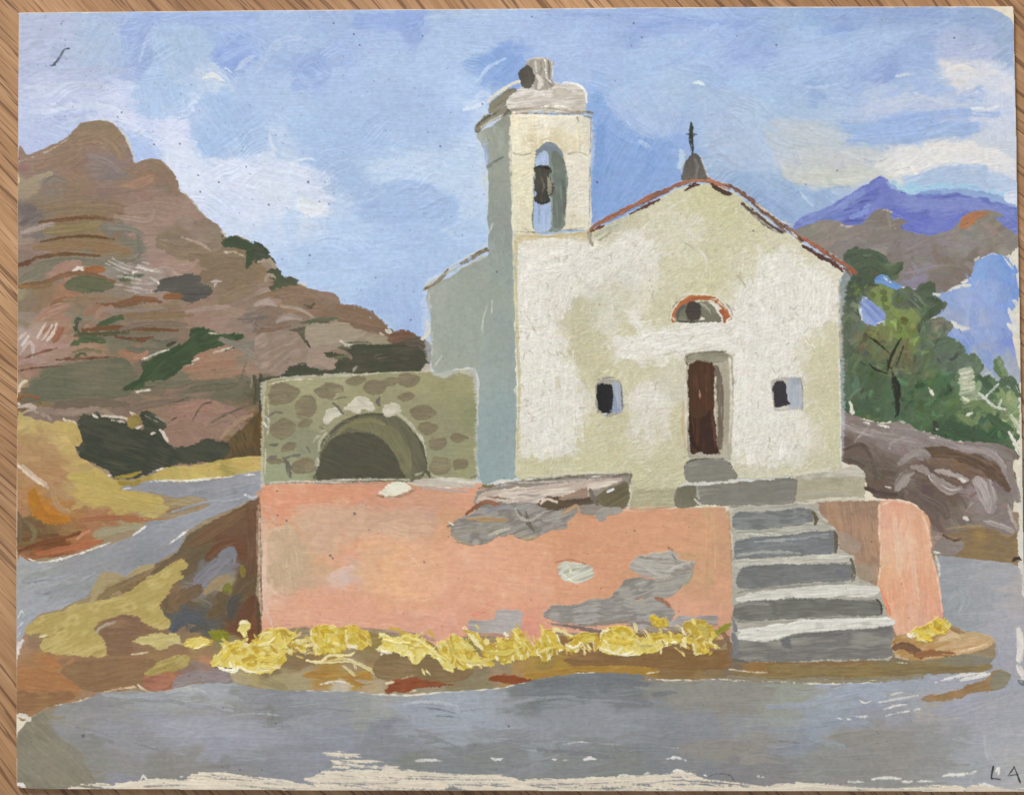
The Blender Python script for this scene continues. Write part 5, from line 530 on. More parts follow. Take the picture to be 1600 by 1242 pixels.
def scum(name, poly, n, ln, wd, ang, spread, c, dry, relief=.45):
    q = pts(poly); x0, y0 = q.min(0); x1, y1 = q.max(0); cs = cols(c); k = 0; t = 0
    while k < n and t < n * 20:
        t += 1; x = r2.uniform(x0, x1); y = r2.uniform(y0, y1)
        if sdp0(np.array([[x]], f32), np.array([[y]], f32), q)[0, 0] > -3: continue
        k += 1; stamp(x, y, ln * r2.uniform(.5, 1.3), wd * r2.uniform(.6, 1.3), math.radians(ang + r2.normal(0, spread)), r2.normal(0, .25), cs[r2.integers(0, len(cs))], .6, dry, relief, None, name, .035)
WH = 'e6e3da e0ddd4 ece9e1 dad6cb'
FM = np.isin(L, [pid(Fc)])
for _ in range(420):
    x = rng.uniform(812, 1308); y = rng.uniform(310, 740); iy, ix = int((y - Y0) * S), int((x - X0) * S)
    jy, jx = np.clip(iy + int(rng.normal(0, 16)), 0, H - 1), np.clip(ix + int(rng.normal(0, 16)), 0, W - 1)
    if not FM[iy, ix] or not FM[jy, jx]: continue
    stamp(x, y, rng.uniform(14, 36), rng.uniform(6, 13), math.radians(rng.normal(80 if x < 900 or x > 1150 else 140, 30)), rng.normal(0, .4), C[jy, jx].copy(), .7, .4, .35, FM.astype(f32), None, .03)
m_ = FM[..., None] * np.clip((.80 - C.mean(2, keepdims=True)) * 1.6, 0, .35); C[:] = C * (1 - m_) + hexc('d2cdb2') * m_
for _ in range(1500):
    x = rng.uniform(806, 1314); y = rng.uniform(300, 745); iy, ix = int((y - Y0) * S), int((x - X0) * S)
    if not FM[iy, ix]: continue
    br = C[iy, ix].mean() > .8
    cc_ = ['b9b09c', 'c6bfae', 'aca694', 'c9c2b6', 'bdb7a8'][rng.integers(0, 5)] if br else ['d9d5bf', 'b9b48f', 'dedac6', 'c9c49e', 'e0dcc9'][rng.integers(0, 5)]  # on bright whitewash, grey-brown dabs put the relief's fine shadows into the colour
    stamp(x, y, rng.uniform(4, 15), rng.uniform(1.6, 4), math.radians(rng.normal(80 if x < 900 or x > 1150 else 150, 35)), rng.normal(0, .5), hexc(cc_), rng.uniform(.25, .7), .35, .4, None, None, .03)
scum(Fc, '806,384 840,374 900,378 924,384 916,400 890,420 840,440 812,430', 60, 24, 8, 170, 18, WH, 0.50)
scum(Fc, '812,430 850,430 860,500 880,520 912,560 912,640 880,710 826,716 818,600', 150, 21, 7, 88, 16, WH, 0.55)
scum(Fc, '915,400 960,366 1015,362 1030,390 1000,430 940,450 900,470 880,440', 60, 17, 7, 130, 35, WH, 0.65)
scum(Fc, '1148,440 1200,395 1300,440 1306,470 1290,510 1240,560 1200,620 1200,725 1148,725 1146,560', 200, 24, 8, 95, 22, WH, 0.55)
scum(Fc, '960,560 1000,530 1060,512 1140,505 1144,545 1060,548 1020,560', 60, 21, 6, 168, 16, WH, 0.50)
scum(Fc, '984,490 1000,492 1016,520 1040,530 1000,545 990,520', 20, 14, 6, 50, 15, WH, 0.35)
scum(Fc, '1200,590 1260,660 1260,720 1200,726', 40, 18, 7, 80, 18, WH, 0.55)
scum(Fc, '980,610 1050,600 1050,700 990,690', 40, 28, 7, 86, 10, 'dcd9cc d3d0c0', .5)
scum(Fc, '820,712 960,712 984,735 1060,735 1040,750 990,748 820,742', 40, 40, 7, 2, 8, 'c8c49f c1bd97 cfcbac', .4, .2)
scum(Fc, '900,655 980,640 990,700 920,705', 40, 36, 6, 168, 12, 'c9c4a0 d0ccb0 c3be98', .4, .3)
scum(Fc, '1070,300 1140,305 1190,350 1150,390 1070,330', 40, 30, 8, 40, 25, 'c9c59c c5c198 cdc9a4', .4, .2)
scum(Fc, '1265,540 1308,480 1310,720 1268,720', 50, 34, 7, 88, 8, 'cbc7a4 d3cfb4 c6c19c', .45, .25)
for s, w, c in [('808,372 860,371 918,364', 8, 'ccbd94 c6b88e'), ('820,378 860,374 915,380', 4, 'e6e2d6'), ('807,380 807,440 808,520 811,600 810,700', 5, 'c2bb90 cfc8a6'), ('802,360 803,420 806,500', 3, 'd8cda4'), ('921,352 922,372 926,385', 5, '8e8a72 a9a48a'), ('925,372 945,360 965,352', 5, 'a5ab98 b5b39c'), ('935,376 945,370 955,362', 4, '9c9a80'),
 ('818,740 840,744 900,740 960,738', 4, 'd0cbb4'), ('985,735 986,770 984,795', 3, 'd8d3be 8f8a70'), ('1000,795 1020,793 1054,790', 3, 'cdc4a4'), ('1000,360 1040,330 1080,305', 3, 'dcd9c8'), ('1070,380 1100,400 1105,430', 4, 'b9b498 dedbd0'), ('1152,430 1160,440 1164,448', 4, 'b5b096'), ('1312,440 1313,480 1314,560', 2.6, '9a927c b9b29a'), ('1311,560 1313,640 1314,720', 3, 'dedacb')]: B(Fc, s, w, c, dry=.25, relief=.3)
P(Fc, '988,768 1020,764 1056,764 1058,772 1052,792 1010,796 986,796', 'b6b08e aca686 bfb998', ang=2)
Rf = Ch + '/roof'
for s, w, c in [('922,360 930,351 945,344 970,332 1000,316 1030,302 1052,292 1072,284', 7.5, '8c5640 a0664c 6e4838'), ('1068,286 1080,281 1100,280 1118,286 1140,293', 9, 'a0664a ac7050 8c5a44'), ('1138,290 1165,306 1190,328 1212,345 1232,357', 7.5, '8f5c44 6a4a40 a4684c'), ('1245,370 1270,382 1300,402 1320,414 1336,426', 7.5, '945840 a06248 6c4a3c'), ('1230,356 1245,368 1252,376', 7, '8d6f5c')]: B(Rf, s, w, c, dry=.3, tap=.2, relief=.3, base=.7)
for s, w, c in [('924,362 936,356 944,352', 5, '6a3c2c'), ('984,335 1010,322 1030,312', 5, '5c3c34'), ('1000,322 1030,305 1045,300', 3, '7c5a50'), ('1072,297 1082,290 1092,289', 6, '4f3028'), ('1112,288 1120,294 1130,300 1142,304', 8, '45302b 553830'), ('1160,318 1180,336 1200,352 1222,364', 8, '524645 5f5048'), ('1160,322 1190,346 1220,366', 3, 'c6b9a4'), ('1256,384 1280,400 1300,410 1316,424', 7, '5f4038 503630'), ('1200,336 1215,350 1226,362', 6, '6c4c3c 8a6a50'), ('1245,368 1256,378', 4, '5c4038'), ('1310,418 1322,422 1330,432', 4, '7c4a36'), ('940,350 960,340 978,330', 3, 'b57a5c'), ('1090,283 1108,281 1122,286', 4, 'bd7a5a'), ('1180,318 1200,332 1220,346 1240,352', 3, 'd0c8b4'), ('1236,362 1246,372', 3, 'd3d0c6'), ('1320,408 1338,424', 3, '6c6a58'), ('1258,372 1276,386 1290,396', 4, 'b0644a'), ('1328,420 1336,428', 6, 'a8583a')]: B(Rf, s, w, c, tap=.5, relief=.25)
# belfry
T = Ch + '/bell_tower'
field(T, '798,182 820,181 860,180 900,182 922,184 924,230 922,290 922,354 900,358 860,362 804,366 800,330 800,260',
 '820,210,e6dfc6 810,190,e9dfc4 860,200,ebe5d4 900,200,ded9c6 915,215,dcd6bd 910,250,e0dbca 900,300,ddd8c8 912,330,e0dbcc 896,350,dad3bc 815,260,dfd8ba 820,300,ddd8ba 815,340,dcd7bb 828,330,dcd4b8 830,230,e2d9ba 840,225,d9cdaa 860,222,d9d0ae 876,232,dcd2b4 890,260,e2dccb 826,280,e0d9bd 805,230,e6dfc9 918,190,d3cfbc',
 n=90, ln=30, wd=8, ang=88, spread=12, alpha=.7, dry=.4, tone=.015, k=.03, relief=.28, base=.6, rough=1)
for s, w, c in [('801,240 815,242 830,240', 3, 'a8a48c c3bda0'), ('812,243 830,242', 2, '8f8c78'), ('888,241 905,238 918,243', 2.4, 'b5b09a'), ('904,240 904,180', 3, 'dcd3b4'), ('902,196 906,220 906,240', 2.4, 'c9c0a2'), ('799,186 797,230 800,300 802,360', 3, 'f0ead8 c6c3ad'), ('835,232 850,218 870,218 882,236', 4, 'd6caa6'), ('922,190 921,240 922,300 922,350', 2.4, 'd3cdb8'), ('924,185 922,240 921,350', 1.6, '7c8ca8'), ('805,362 850,363 915,356', 2.2, '8f8a74 a8a084'), ('815,355 830,364', 2, 'b0aa90')]: B(T, s, w, c, dry=.2)
OP = T.replace('bell_tower', 'belfry_opening')
P(OP, '833,358 833,320 834,280 836,248 840,234 848,226 858,223 868,226 876,234 881,246 885,262 887,290 884,320 882,350 878,358 868,362 850,360', '8a9690 7e8a80 6f7a70', ang=88, rough=.6, low=20)
P(OP, '834,358 834,320 835,286 837,256 840,243 848,236 856,240 858,256 860,290 861,330 860,358 848,362', '9db4dc a8bcdc 94a9cf', ang=88, rough=1)
P(OP, '838,242 842,232 850,225 862,223 872,229 878,240 874,246 866,240 856,236 848,234', '6f7c8a 7c8894', ang=10); P(OP, '862,240 872,236 880,250 884,270 884,300 881,330 882,350 876,358 866,356 862,340 864,300 864,268', '7c877c 6a746a 8a9488', ang=88, rough=1)
B(OP, '878,280 883,310 881,345', 4, '5c665e'); B(OP, '842,320 842,350', 3, '8397c6', dry=.3); B(OP, '862,310 862,345', 3, 'aab4b0', dry=.2); B(OP, '846,242 850,256 846,262', 5, 'b3c4e2')
Bl = Ch + '/bell'
P(Bl, '834,264 842,261 852,259 860,262 862,268 858,274 862,282 865,292 864,302 858,308 860,316 850,318 838,316 834,310 838,304 834,296 835,284 838,274', '42403a 4d4a40 38362f', ang=80, rough=1.2, wob=1.2)
P(Bl, '856,278 862,284 864,294 862,302 857,306 855,296', '97937f 88846f b0ac98', ang=80); B(Bl, '835,263 845,260 858,264', 4, '25241f'); B(Bl, '846,278 850,290 848,300', 4, '6a665a'); B(Bl, '836,314 848,318 858,312', 4, '2f2d28')
Co = Ch + '/cornice'
P(Co, '741,202 744,194 756,182 772,174 790,166 800,164 802,172 796,178 780,186 765,192 752,202 744,208', '6f6c5c 7c796a 5a5748', ang=-30, rough=1.4)
B(Co, '745,198 760,184 775,178', 3, '4a483c'); B(Co, '752,200 770,188 785,180', 3.4, 'b5b3a0'); B(Co, '788,180 794,174 798,168', 4, '4a483e')
P(Co, '762,178 764,164 772,156 782,148 792,140 806,138 808,154 798,160 786,166 774,176', '64614f 7a7664 55523f', ang=-40, rough=1.2); B(Co, '762,160 775,148 800,132 815,128', 5, 'cfccbf b8b5a6', dry=.1)
P(Co, '792,166 796,152 806,144 814,136 832,130 850,132 866,130 878,132 895,132 908,138 916,148 917,162 914,176 900,178 870,176 840,176 806,176', 'bcb6a9 aca69b c8c3ba 9f998e', ang=-6, rough=1.4, low=16, relief=.3)
for s, w, c in [('800,172 820,170 850,168 880,173 905,178', 4, '8f7f6c a39684'), ('800,178 830,177 860,178 890,178 905,174', 2.6, '8a7660'), ('795,182 830,181 870,184 905,182', 3.4, 'd9cfb4'), ('845,168 870,166 890,170', 2.6, 'e0dbce'), ('880,130 900,132 914,142 917,160', 4, 'e3dfd6 cbc6bb'), ('825,130 840,122 850,122', 5, 'd6d2c8'), ('850,140 880,136 900,144', 6, 'cfcac2 b9b3a9'), ('905,176 916,175 928,179', 4, '5c5442 7c745f'), ('912,182 924,184', 4, '7c8080'), ('902,183 904,190', 3, '7a6c58'), ('806,160 840,156 880,160', 6, 'b3ada2 c3beb4'), ('800,150 830,142 850,150', 5, 'cbc7bf')]: B(Co, s, w, c, dry=.2, relief=.3)
Fi = Ch + '/finial'
P(Fi, '818,112 824,98 832,93 846,91 858,94 865,98 862,110 863,124 866,134 850,140 836,140 832,130 826,118', 'a09a8f 8f897e b8b2a6', ang=80, rough=1.4, relief=.35)
P(Fi, '810,116 816,106 824,102 830,108 836,120 834,132 828,138 818,138 812,128', '45413a 55514a', ang=80, rough=1.6)
for s, w, c in [('820,102 828,93 840,91 855,93', 3, 'dedad0 6c675f'), ('852,94 853,110 854,122 862,130', 3, 'e0dcd2'), ('857,98 858,112 858,122', 3, '5c574e'), ('862,98 864,110 862,124', 3, 'c6c1b6'), ('845,98 846,110 843,118', 3, '7c766c'), ('836,96 838,112', 3, 'c3beb4'), ('840,120 845,128 842,138', 8, 'c9c5bd b9b4aa'), ('853,124 862,134', 2, '6c675c')]: B(Fi, s, w, c, dry=.2, relief=.35)
Do = Ch + '/cupola'
P(Do, '1066,281 1067,268 1070,256 1075,247 1081,240 1087,240 1093,246 1098,256 1102,270 1105,281 1090,281', '57534e 625d57 6c6860', ang=80, rough=.8)
B(Do, '1086,250 1090,262 1088,278', 6, '7c7872 6a6660', dry=.2); B(Do, '1096,250 1102,268 1106,280', 1.8, 'd0cdd0'); B(Do, '1067,252 1064,270', 2, 'b9c3c9'); B(Do, '1070,246 1074,242', 2.4, '9cae9c')
Cr = Ch + '/cross'
for s, w in [('1080,194 1080,204 1079,212', 5), ('1080,210 1081,226 1082,240', 6.4), ('1072,211 1080,210 1088,211', 2.6), ('1080,192 1081,198', 3)]: B(Cr, s, w, '30382f 3b443a', tap=.4)
Lu = Ch + '/lunette'
B(Lu, '1045,500 1046,490 1052,478 1062,468', 2, '8a8672', tap=.5); B(Lu, '1136,476 1142,484 1144,492', 2, '8a8a80')
P(Lu, '1054,502 1056,490 1064,478 1076,471 1092,470 1108,474 1120,486 1127,500 1122,504 1090,504 1058,504', '86836e 74725f 97947f', ang=40, rough=.8)
B(Lu, '1052,500 1056,486 1066,474 1082,466 1100,465 1116,468 1128,478 1136,490 1139,498', 8, 'a85c34 b4673c 94502f', tap=.2, relief=.3, base=.7); B(Lu, '1126,486 1132,494 1132,502', 8, 'a85a34')
B(Lu, '1058,500 1060,488 1070,478', 6, '5a6056'); E(Lu, 1084, 486, 13, 15, '3b332f 4a413b', wob=.8); B(Lu, '1062,502 1080,503 1096,502', 3, '3c3a34'); B(Lu, '1094,474 1104,480 1110,490', 3, 'a5a796')
for s, w in [('1052,497 1056,501', 4), ('1088,472 1094,471', 3), ('1096,498 1100,498', 5), ('1112,467 1120,468', 2.6), ('1136,500 1142,496', 4), ('1060,463 1080,459 1110,461', 2)]: B(Lu, s, w, 'e6dfcf')
Dr = Ch + '/door_frame'
P(Dr, '1070,556 1074,551 1100,550 1136,552 1144,560 1146,620 1143,680 1140,716 1110,718 1076,716 1072,640', 'a8a18c b3ad98 969080', ang=88, rough=1)
P(Dr, '1070,566 1073,556 1090,552 1120,549 1136,552 1140,562 1120,568 1090,568', '989480 8a8672 aaa48e', ang=4); B(Dr, '1070,560 1080,553 1110,550 1135,549', 2.4, '6f6c58'); B(Dr, '1118,575 1124,600 1126,660 1124,700', 10, '857a68 6f6152 968c78', tap=.1); B(Dr, '1132,570 1136,620 1134,690', 8, 'b0a994 9c9580', tap=.1)
B(Dr, '1140,560 1143,620 1140,690', 4, 'd3cfbc'); B(Dr, '1071,560 1072,640 1072,700', 4, 'cfcab2 dedacb'); B(Dr, '1144,600 1146,590', 3, '8f8a78', dry=.3); B(Dr, '1067,628 1068,680 1070,705', 5, 'c9b894')
B(Dr, '1062,715 1090,712 1140,716', 3, 'b8b4a8 8f8c80'); B(Dr, '1112,680 1120,700 1124,708', 6, '4c3026 6c5848', dry=.2)
D = Ch + '/door'
P(D, '1075,572 1078,568 1090,566 1110,566 1115,571 1116,600 1115,650 1117,690 1122,706 1112,710 1094,706 1079,706 1076,660 1075,610', '462b1c 3c2620 54341f', ang=88, rough=1, low=30)
P(D, '1078,572 1112,568 1114,600 1112,640 1080,650', '573520 4c3222 60402a', ang=88); B(D, '1112,640 1116,670 1118,700', 6, '43261c 6a4434'); B(D, '1078,660 1082,690 1092,704', 7, '33221a'); B(D, '1075,570 1072,566', 3, '4c2c1c'); B(D, '1093,610 1094,622', 2.4, 'b59070', dry=.2); B(D, '1104,585 1104,640', 2, '6c4028', dry=.2)
for s in ['1116,600 1117,612', '1118,618 1117,625', '1075,640 1075,655', '1118,590 1118,596', '1116,640 1118,655']: B(D, s, 2.2, 'dcd3c0')
Wi = Ch + '/window'
P(Wi + '#1', '930,604 934,596 944,592 960,594 970,598 973,612 972,636 968,646 952,650 938,648 932,636', 'aaa698 98948a', ang=88); B(Wi + '#1', '930,594 945,590 960,590', 2, '8c887a')
P(Wi + '#1', '956,600 964,598 971,604 973,620 973,636 966,644 958,644 955,630', '93a0b4 a3acb8 8090a8', ang=88); P(Wi + '#1', '932,610 934,602 942,599 945,601 956,602 957,620 956,636 954,645 944,647 937,640 933,624', '1f1f21 2c2b2c', ang=88, rough=.8); B(Wi + '#1', '970,600 972,620 972,640', 2, '6c6e70'); B(Wi + '#1', '940,648 950,646', 2.4, 'e0e4e6'); B(Wi + '#1', '954,642 968,640', 4, '8296b4')
P(Wi + '#2', '1205,602 1208,594 1222,589 1250,590 1254,600 1254,630 1250,640 1224,641 1210,640 1206,620', 'bcb8ac b0aca0', ang=88)
P(Wi + '#2', '1230,592 1240,590 1250,592 1252,606 1253,626 1252,636 1240,639 1230,634', 'a3acb6 aeb6bf 97a0aa', ang=88); P(Wi + '#2', '1208,600 1212,596 1222,595 1228,600 1229,614 1230,624 1235,630 1226,634 1216,638 1210,634 1208,616', '332d33 3f393f', ang=88, rough=.8); B(Wi + '#2', '1250,590 1254,610 1254,640', 1.8, '8c8a84'); B(Wi + '#2', '1212,638 1232,637', 3, 'e0dccc')

# ---- terrace: slabs, pink wall, steps
Lw = 'painted_rock_ledge'
P(V, '1140,790 1280,782 1380,782 1376,790 1200,830 1148,830', 'c6c1b0 b8b3a2')
Sl = 'painted_steps/landing'
P(Sl + '#1', '1242,746 1260,742 1290,738 1312,732 1335,729 1346,732 1352,742 1350,756 1350,772 1346,778 1300,780 1250,784 1242,772', 'aca48a b3aa8c 9f987e', ang=0, rough=1)
P(Sl + '#1', '1300,736 1320,729 1340,728 1350,738 1348,746 1320,744 1250,750 1244,746', 'b3ae9e c9c4b4 a5a090', ang=-4); B(Sl + '#1', '1250,774 1290,772 1330,774', 5, 'b5b49f a09c86', dry=.2); B(Sl + '#1', '1260,782 1300,781 1350,779', 3, 'd6d0be')
B(Sl + '#1', '1240,742 1300,732', 4, 'e0dbc8', dry=.2); B(Sl + '#1', '1245,745 1242,765', 4, '8c8878')
P(Sl + '#2', '1054,776 1056,766 1062,760 1074,757 1090,758 1120,756 1160,752 1200,750 1238,748 1242,752 1243,776 1240,785 1210,789 1170,790 1130,790 1100,789 1074,793 1058,792', '84807a 79766c 8f8b82', ang=-2, rough=.8, low=40)
P(Sl + '#2', '1054,778 1060,762 1076,758 1088,760 1087,772 1090,785 1070,794 1056,790', '69654f 74705a', ang=80); B(Sl + '#2', '1088,758 1090,768 1092,780', 3, 'c3bca8', dry=.2); B(Sl + '#2', '1200,752 1240,749 1242,770', 5, '77756c'); B(Sl + '#2', '1140,791 1200,792 1255,788', 4, 'c9c4b2 6c685c', dry=.2); B(Sl + '#2', '1062,758 1075,754 1120,752 1140,750', 3, 'd8d3c4'); B(Sl + '#2', '1086,780 1094,788 1104,791', 3, 'd3cdba')
P(Sl + '#3', '1070,730 1072,722 1080,718 1100,717 1125,717 1136,720 1142,728 1152,740 1150,748 1140,748 1132,752 1100,752 1074,752 1070,742', '85827a 7b786e 908d84', ang=-2, rough=.8)
B(Sl + '#3', '1074,722 1090,717 1130,717', 3.4, '55523f'); B(Sl + '#3', '1140,722 1144,730', 3, '4c4a40'); B(Sl + '#3', '1146,728 1148,722', 3, 'e3dfd3'); B(Sl + '#3', '1070,726 1070,745', 2.6, '66624f')
Wl = 'painted_wall'
field(Wl, '409,766 412,759 425,757 460,756 500,756 560,753 620,753 660,760 700,762 742,756 760,760 760,800 800,800 860,795 920,790 975,798 1020,796 1060,794 1100,792 1124,792 1134,796 1140,830 1145,880 1146,940 1146,990 1136,996 1100,1000 1060,985 1000,985 930,990 870,986 850,1000 830,1010 780,996 730,994 700,1002 684,1012 672,1002 650,994 610,984 560,980 520,980 490,978 460,980 436,986 416,990 410,984 409,930 410,870 407,810',
 '420,775,dc9878 440,790,d8957a 440,810,d48c6e 420,810,cfa088 460,775,d49478 500,770,d29478 560,765,cf9480 540,790,d0957a 600,770,c98c74 650,770,c8947a 480,785,d8987c 600,790,ce9078 700,770,d0957c 740,775,dd9d80 745,765,dc9c80 700,800,d09878 740,790,cf9474 640,790,cc9880 660,800,c6988a 500,800,d0a68a 470,800,cda88e 465,815,ceaa8c 520,820,cba28a 560,810,cc9f86 600,820,c89c88 620,810,c89a84 560,840,cea48c 500,850,cfa68a 450,840,c5a084 440,850,c4a083 450,870,bda284 440,890,bd9f84 460,890,c3a084 470,910,c8a088 440,920,caa28c 420,860,d8b09c 418,900,dfb8a8 418,940,dcae9a 430,960,dda088 500,870,d8a080 530,880,d99e80 560,845,dc9878 540,850,d99a7c 600,845,d9a080 580,860,d6a07c 590,870,c8a080 620,830,d2a487 660,830,d4a080 680,840,d69e80 620,870,dea47e 610,880,e0aa7e 650,860,dca488 640,880,dda588 560,890,d6a88c 540,895,cfaaa0 535,900,d6b4ae 545,890,d4b0a6 600,920,e0a67c 600,900,dfa67e 540,930,dea082 480,940,dda085 500,960,dfa088 560,960,de9e86 600,960,de9f86 640,980,d89c88 650,930,e0a384 700,900,e2a78c 700,870,dfa288 680,860,dfa184 740,880,e2a78c 780,870,e2a488 720,930,e1a086 760,940,de9c84 800,920,dfa386 830,880,dc9e80 810,860,dd9f80 860,850,d89878 900,830,d49674 900,800,cc9878 950,830,d49878 940,860,d59676 900,870,d59676 900,930,dca082 860,920,dc9e82 880,960,de9e84 950,900,d49878 960,870,d59777 1000,830,d29878 1000,850,d2977a 1000,810,cf967a 1050,810,cc9677 1080,800,cd987a 1060,840,cf9978 1090,820,c89c78 1100,850,c69b77 1120,820,cd9878 1130,860,c9967a 1110,880,cf9a7a 1120,920,d69c7c 1100,940,d99f82 1080,960,dc9f86 1130,960,d69a80 1130,990,cf9080 820,960,de9880 830,990,dc9080 770,960,dc9a82 700,960,de9c88 780,990,cf9078 1095,910,cf9a78',
 n=420, ln=44, wd=13, ang=4, spread=26, jit=9, alpha=.62, dry=.25, tone=.016, k=.022, warp=12, rough=.9, relief=.14, lg=40, wob=1)
for s, w, c in [('420,762 412,775 415,790 430,800', 6, 'dc9678'), ('414,790 425,798 432,815', 14, 'd0b0a4 c9a89a'), ('455,815 470,830 480,842', 10, 'cc9878'), ('480,785 540,790 560,780', 12, 'd8957a'), ('455,795 458,808 466,815', 3, 'd3b69c'), ('524,800 545,790 560,775', 6, 'd08c70'), ('535,780 545,785', 5, 'e6b090'), ('484,780 492,786', 4, 'e6b090'), ('556,842 580,836 600,832', 5, 'c98c74'), ('555,806 600,812 650,802', 3, 'b98f7c'), ('540,818 580,814 640,815', 2.4, 'bb9480'), ('424,905 426,920 440,932', 7, 'e3b8a4', ), ('415,850 413,900 416,950 425,975', 7, 'e3c0b4 dcb0a0'), ('422,830 440,824 460,824', 5, 'd6b89c'), ('440,962 500,962 560,974', 4, 'dca490'), ('500,968 540,973 600,976', 3, 'e6b4a0'), ('520,900 535,892 550,888', 10, 'dcbeb8 d6aea4'), ('640,870 650,878 656,886', 5, 'e0b498'), ('612,846 630,850 645,858', 6, 'd69c80'), ('600,905 620,920 640,925', 20, 'e2a880'), ('740,960 760,950 768,940', 8, 'e08c74'), ('1105,800 1108,860 1105,920', 26, 'c99c78 cf9c7a'), ('1138,800 1143,850 1146,900', 5, 'c6987a b9805c'), ('1144,860 1146,920 1146,980', 4, 'c0785c'), ('560,865 585,862 610,860', 7, 'c79c80'), ('880,797 885,805 900,800', 8, 'cf9870')]:
    B(Wl, s, w, c, dry=.3, alpha=.8)
for s, cc_, g, al in [('412,760 560,757 600,768 560,780 500,784 470,806 440,812 416,806 409,790', 'dc9678 d68c6e e2a286', 6, .7), ('600,762 740,764 748,780 700,800 640,790 590,782', 'd69a80 cc907a', 2, .6), ('466,790 560,790 660,800 690,820 640,846 560,842 500,866 474,850', 'd2a890 cba08a dab29c', 6, .6), ('424,836 452,826 470,850 472,900 450,930 428,920 418,880', 'c7a888 bfa084 d0ae94', 80, .6),
 ('560,842 600,836 660,850 700,880 690,930 620,940 570,900', 'e3a682 e8b090 dc9c7a', -10, .5), ('900,800 1090,800 1110,870 1060,860 980,880 960,930 860,940 850,870', 'd99474 de9c7c d08c6c', 4, .5), ('700,860 850,850 860,930 800,960 720,940', 'e6a890 e0a084 ecb49a', 8, .5), ('430,930 560,920 680,950 730,980 600,980 440,976', 'e2a48a dc9a82 e8b09a', 3, .5)]:
    P(Wl, s, cc_, ang=g, rough=5, soft=5, alpha=al, wob=5, dry=.15, low=18, Lg=34, relief=.16, ridge=.2, mix=.9)
# bare stone showing where the render has fallen
St = Wl + '/bare_stone'
P(Lw, '742,788 744,772 754,764 790,757 830,750 870,748 920,744 958,741 984,740 986,746 985,760 984,778 978,792 962,797 940,800 920,806 900,800 880,812 860,825 845,830 800,800 770,795', '8f8478 9c9184', ang=-4)
P(Lw, '744,782 756,770 800,762 850,760 900,752 940,750 972,746 966,754 940,762 915,768 880,778 850,786 820,786 790,790 750,790', 'd3c3ae c0aa9c e0d3bf ab9a90', ang=-8, rough=1.4, relief=.3)
B(Lw, '748,762 790,756 830,750 860,748', 4.6, '7c7262 8c8272'); B(Lw, '825,752 880,746 930,742 950,742', 4.6, '6f6656 7c7364'); B(Lw, '755,758 765,760 770,757', 5, '7a7050'); B(Lw, '960,744 984,741 983,752', 5, '645c4c 766e60'); B(Lw, '810,754 870,752 940,748', 3, 'c9b9ac', dry=.2)
for s in ['750,778 800,772 860,764', '760,786 820,780 880,770', '800,766 860,758 920,752']: B(Lw, s, 4, 'dfd2c2 b5a098', dry=.3, relief=.35)
P(Lw, '838,790 850,778 870,775 890,778 905,778 928,776 934,784 920,788 900,790 880,798 862,800 846,796', '56483a 63533f', ang=-8); P(Lw, '872,780 890,770 915,762 920,776 905,778', 'b08a74 9c8470'); B(Lw, '845,786 855,780 870,784', 5, 'e0c8b4'); B(Lw, '840,792 860,796 880,796', 6, '5c4a36')
P(Lw, '932,776 944,764 962,757 978,752 984,762 984,776 978,790 970,796 952,794 938,788', '69604a 756a4e 5f563f', ang=-30); B(Lw, '922,765 928,780 934,788', 8, '84796c 6f6458'); B(Lw, '950,768 958,764', 5, 'e6e4e6'); B(Lw, '984,758 986,775 982,790', 3, 'cfc9b0', dry=.2); B(Lw, '918,765 920,775', 2.4, 'cfc6a4')
P(St + '#1', '704,832 706,820 716,812 728,806 740,800 746,790 760,786 790,784 815,786 840,790 860,796 880,796 900,792 896,806 888,816 886,826 868,828 852,832 840,838 826,843 812,842 800,836 780,838 764,846 742,852 722,848 708,842', '8f8684 9c9492 847a76 a59c98', ang=-14, rough=1.8, low=14, relief=.3)
for s, w, c in [('744,794 752,786 765,784 780,790', 9, '8a5a44 96644c'), ('728,804 745,790 760,786', 5, '7c4c3a 8d5f48'), ('730,810 760,812 792,812', 7, 'b08c68 a68462', ), ('715,830 750,828 790,822', 7, 'a49c90 8d857a'), ('708,828 712,838 730,846', 6, '97917f'), ('765,836 785,828 795,826', 6, 'b9b0a4'), ('760,798 790,792 820,800', 7, '8a8490 9c969a'), ('822,800 826,818 834,828', 6, '6c645a'), ('805,795 815,810 830,812 850,800', 5, 'aaa29e'), ('850,812 870,806 890,800', 10, 'a8a09e 958d8c'), ('860,825 875,820 885,818', 6, '948882'), ('810,832 820,842 840,838', 5, 'a8926c'), ('700,822 708,818', 5, '77706a'), ('705,845 720,848 740,852', 3, 'b08a6c'), ('880,802 900,790 905,800', 5, 'c09474'), ('760,775 800,780', 3, '8c6a58'), ('808,796 816,806', 4, '6f6860'), ('700,815 708,820', 3, 'd6d0c4')]: B(St + '#1', s, w, c, dry=.25, relief=.35)
P(St + '#2', '930,806 934,798 948,793 966,792 974,798 964,803 948,806 944,813 936,812', '9a908c a39996', ang=-10)
P(St + '#3', '870,888 874,880 886,877 902,878 918,882 928,892 926,902 914,908 900,911 886,908 876,902', 'bcb6ac a9a398 cfcac2 aaa68c', ang=-20, rough=1.4, relief=.4); B(St + '#3', '878,896 886,902 898,910 910,909', 3, 'dedad2'); B(St + '#3', '884,882 892,890 890,900', 3, 'd9d6d0', dry=.2); B(St + '#3', '868,878 890,874 915,880', 2.4, 'b87a5c')
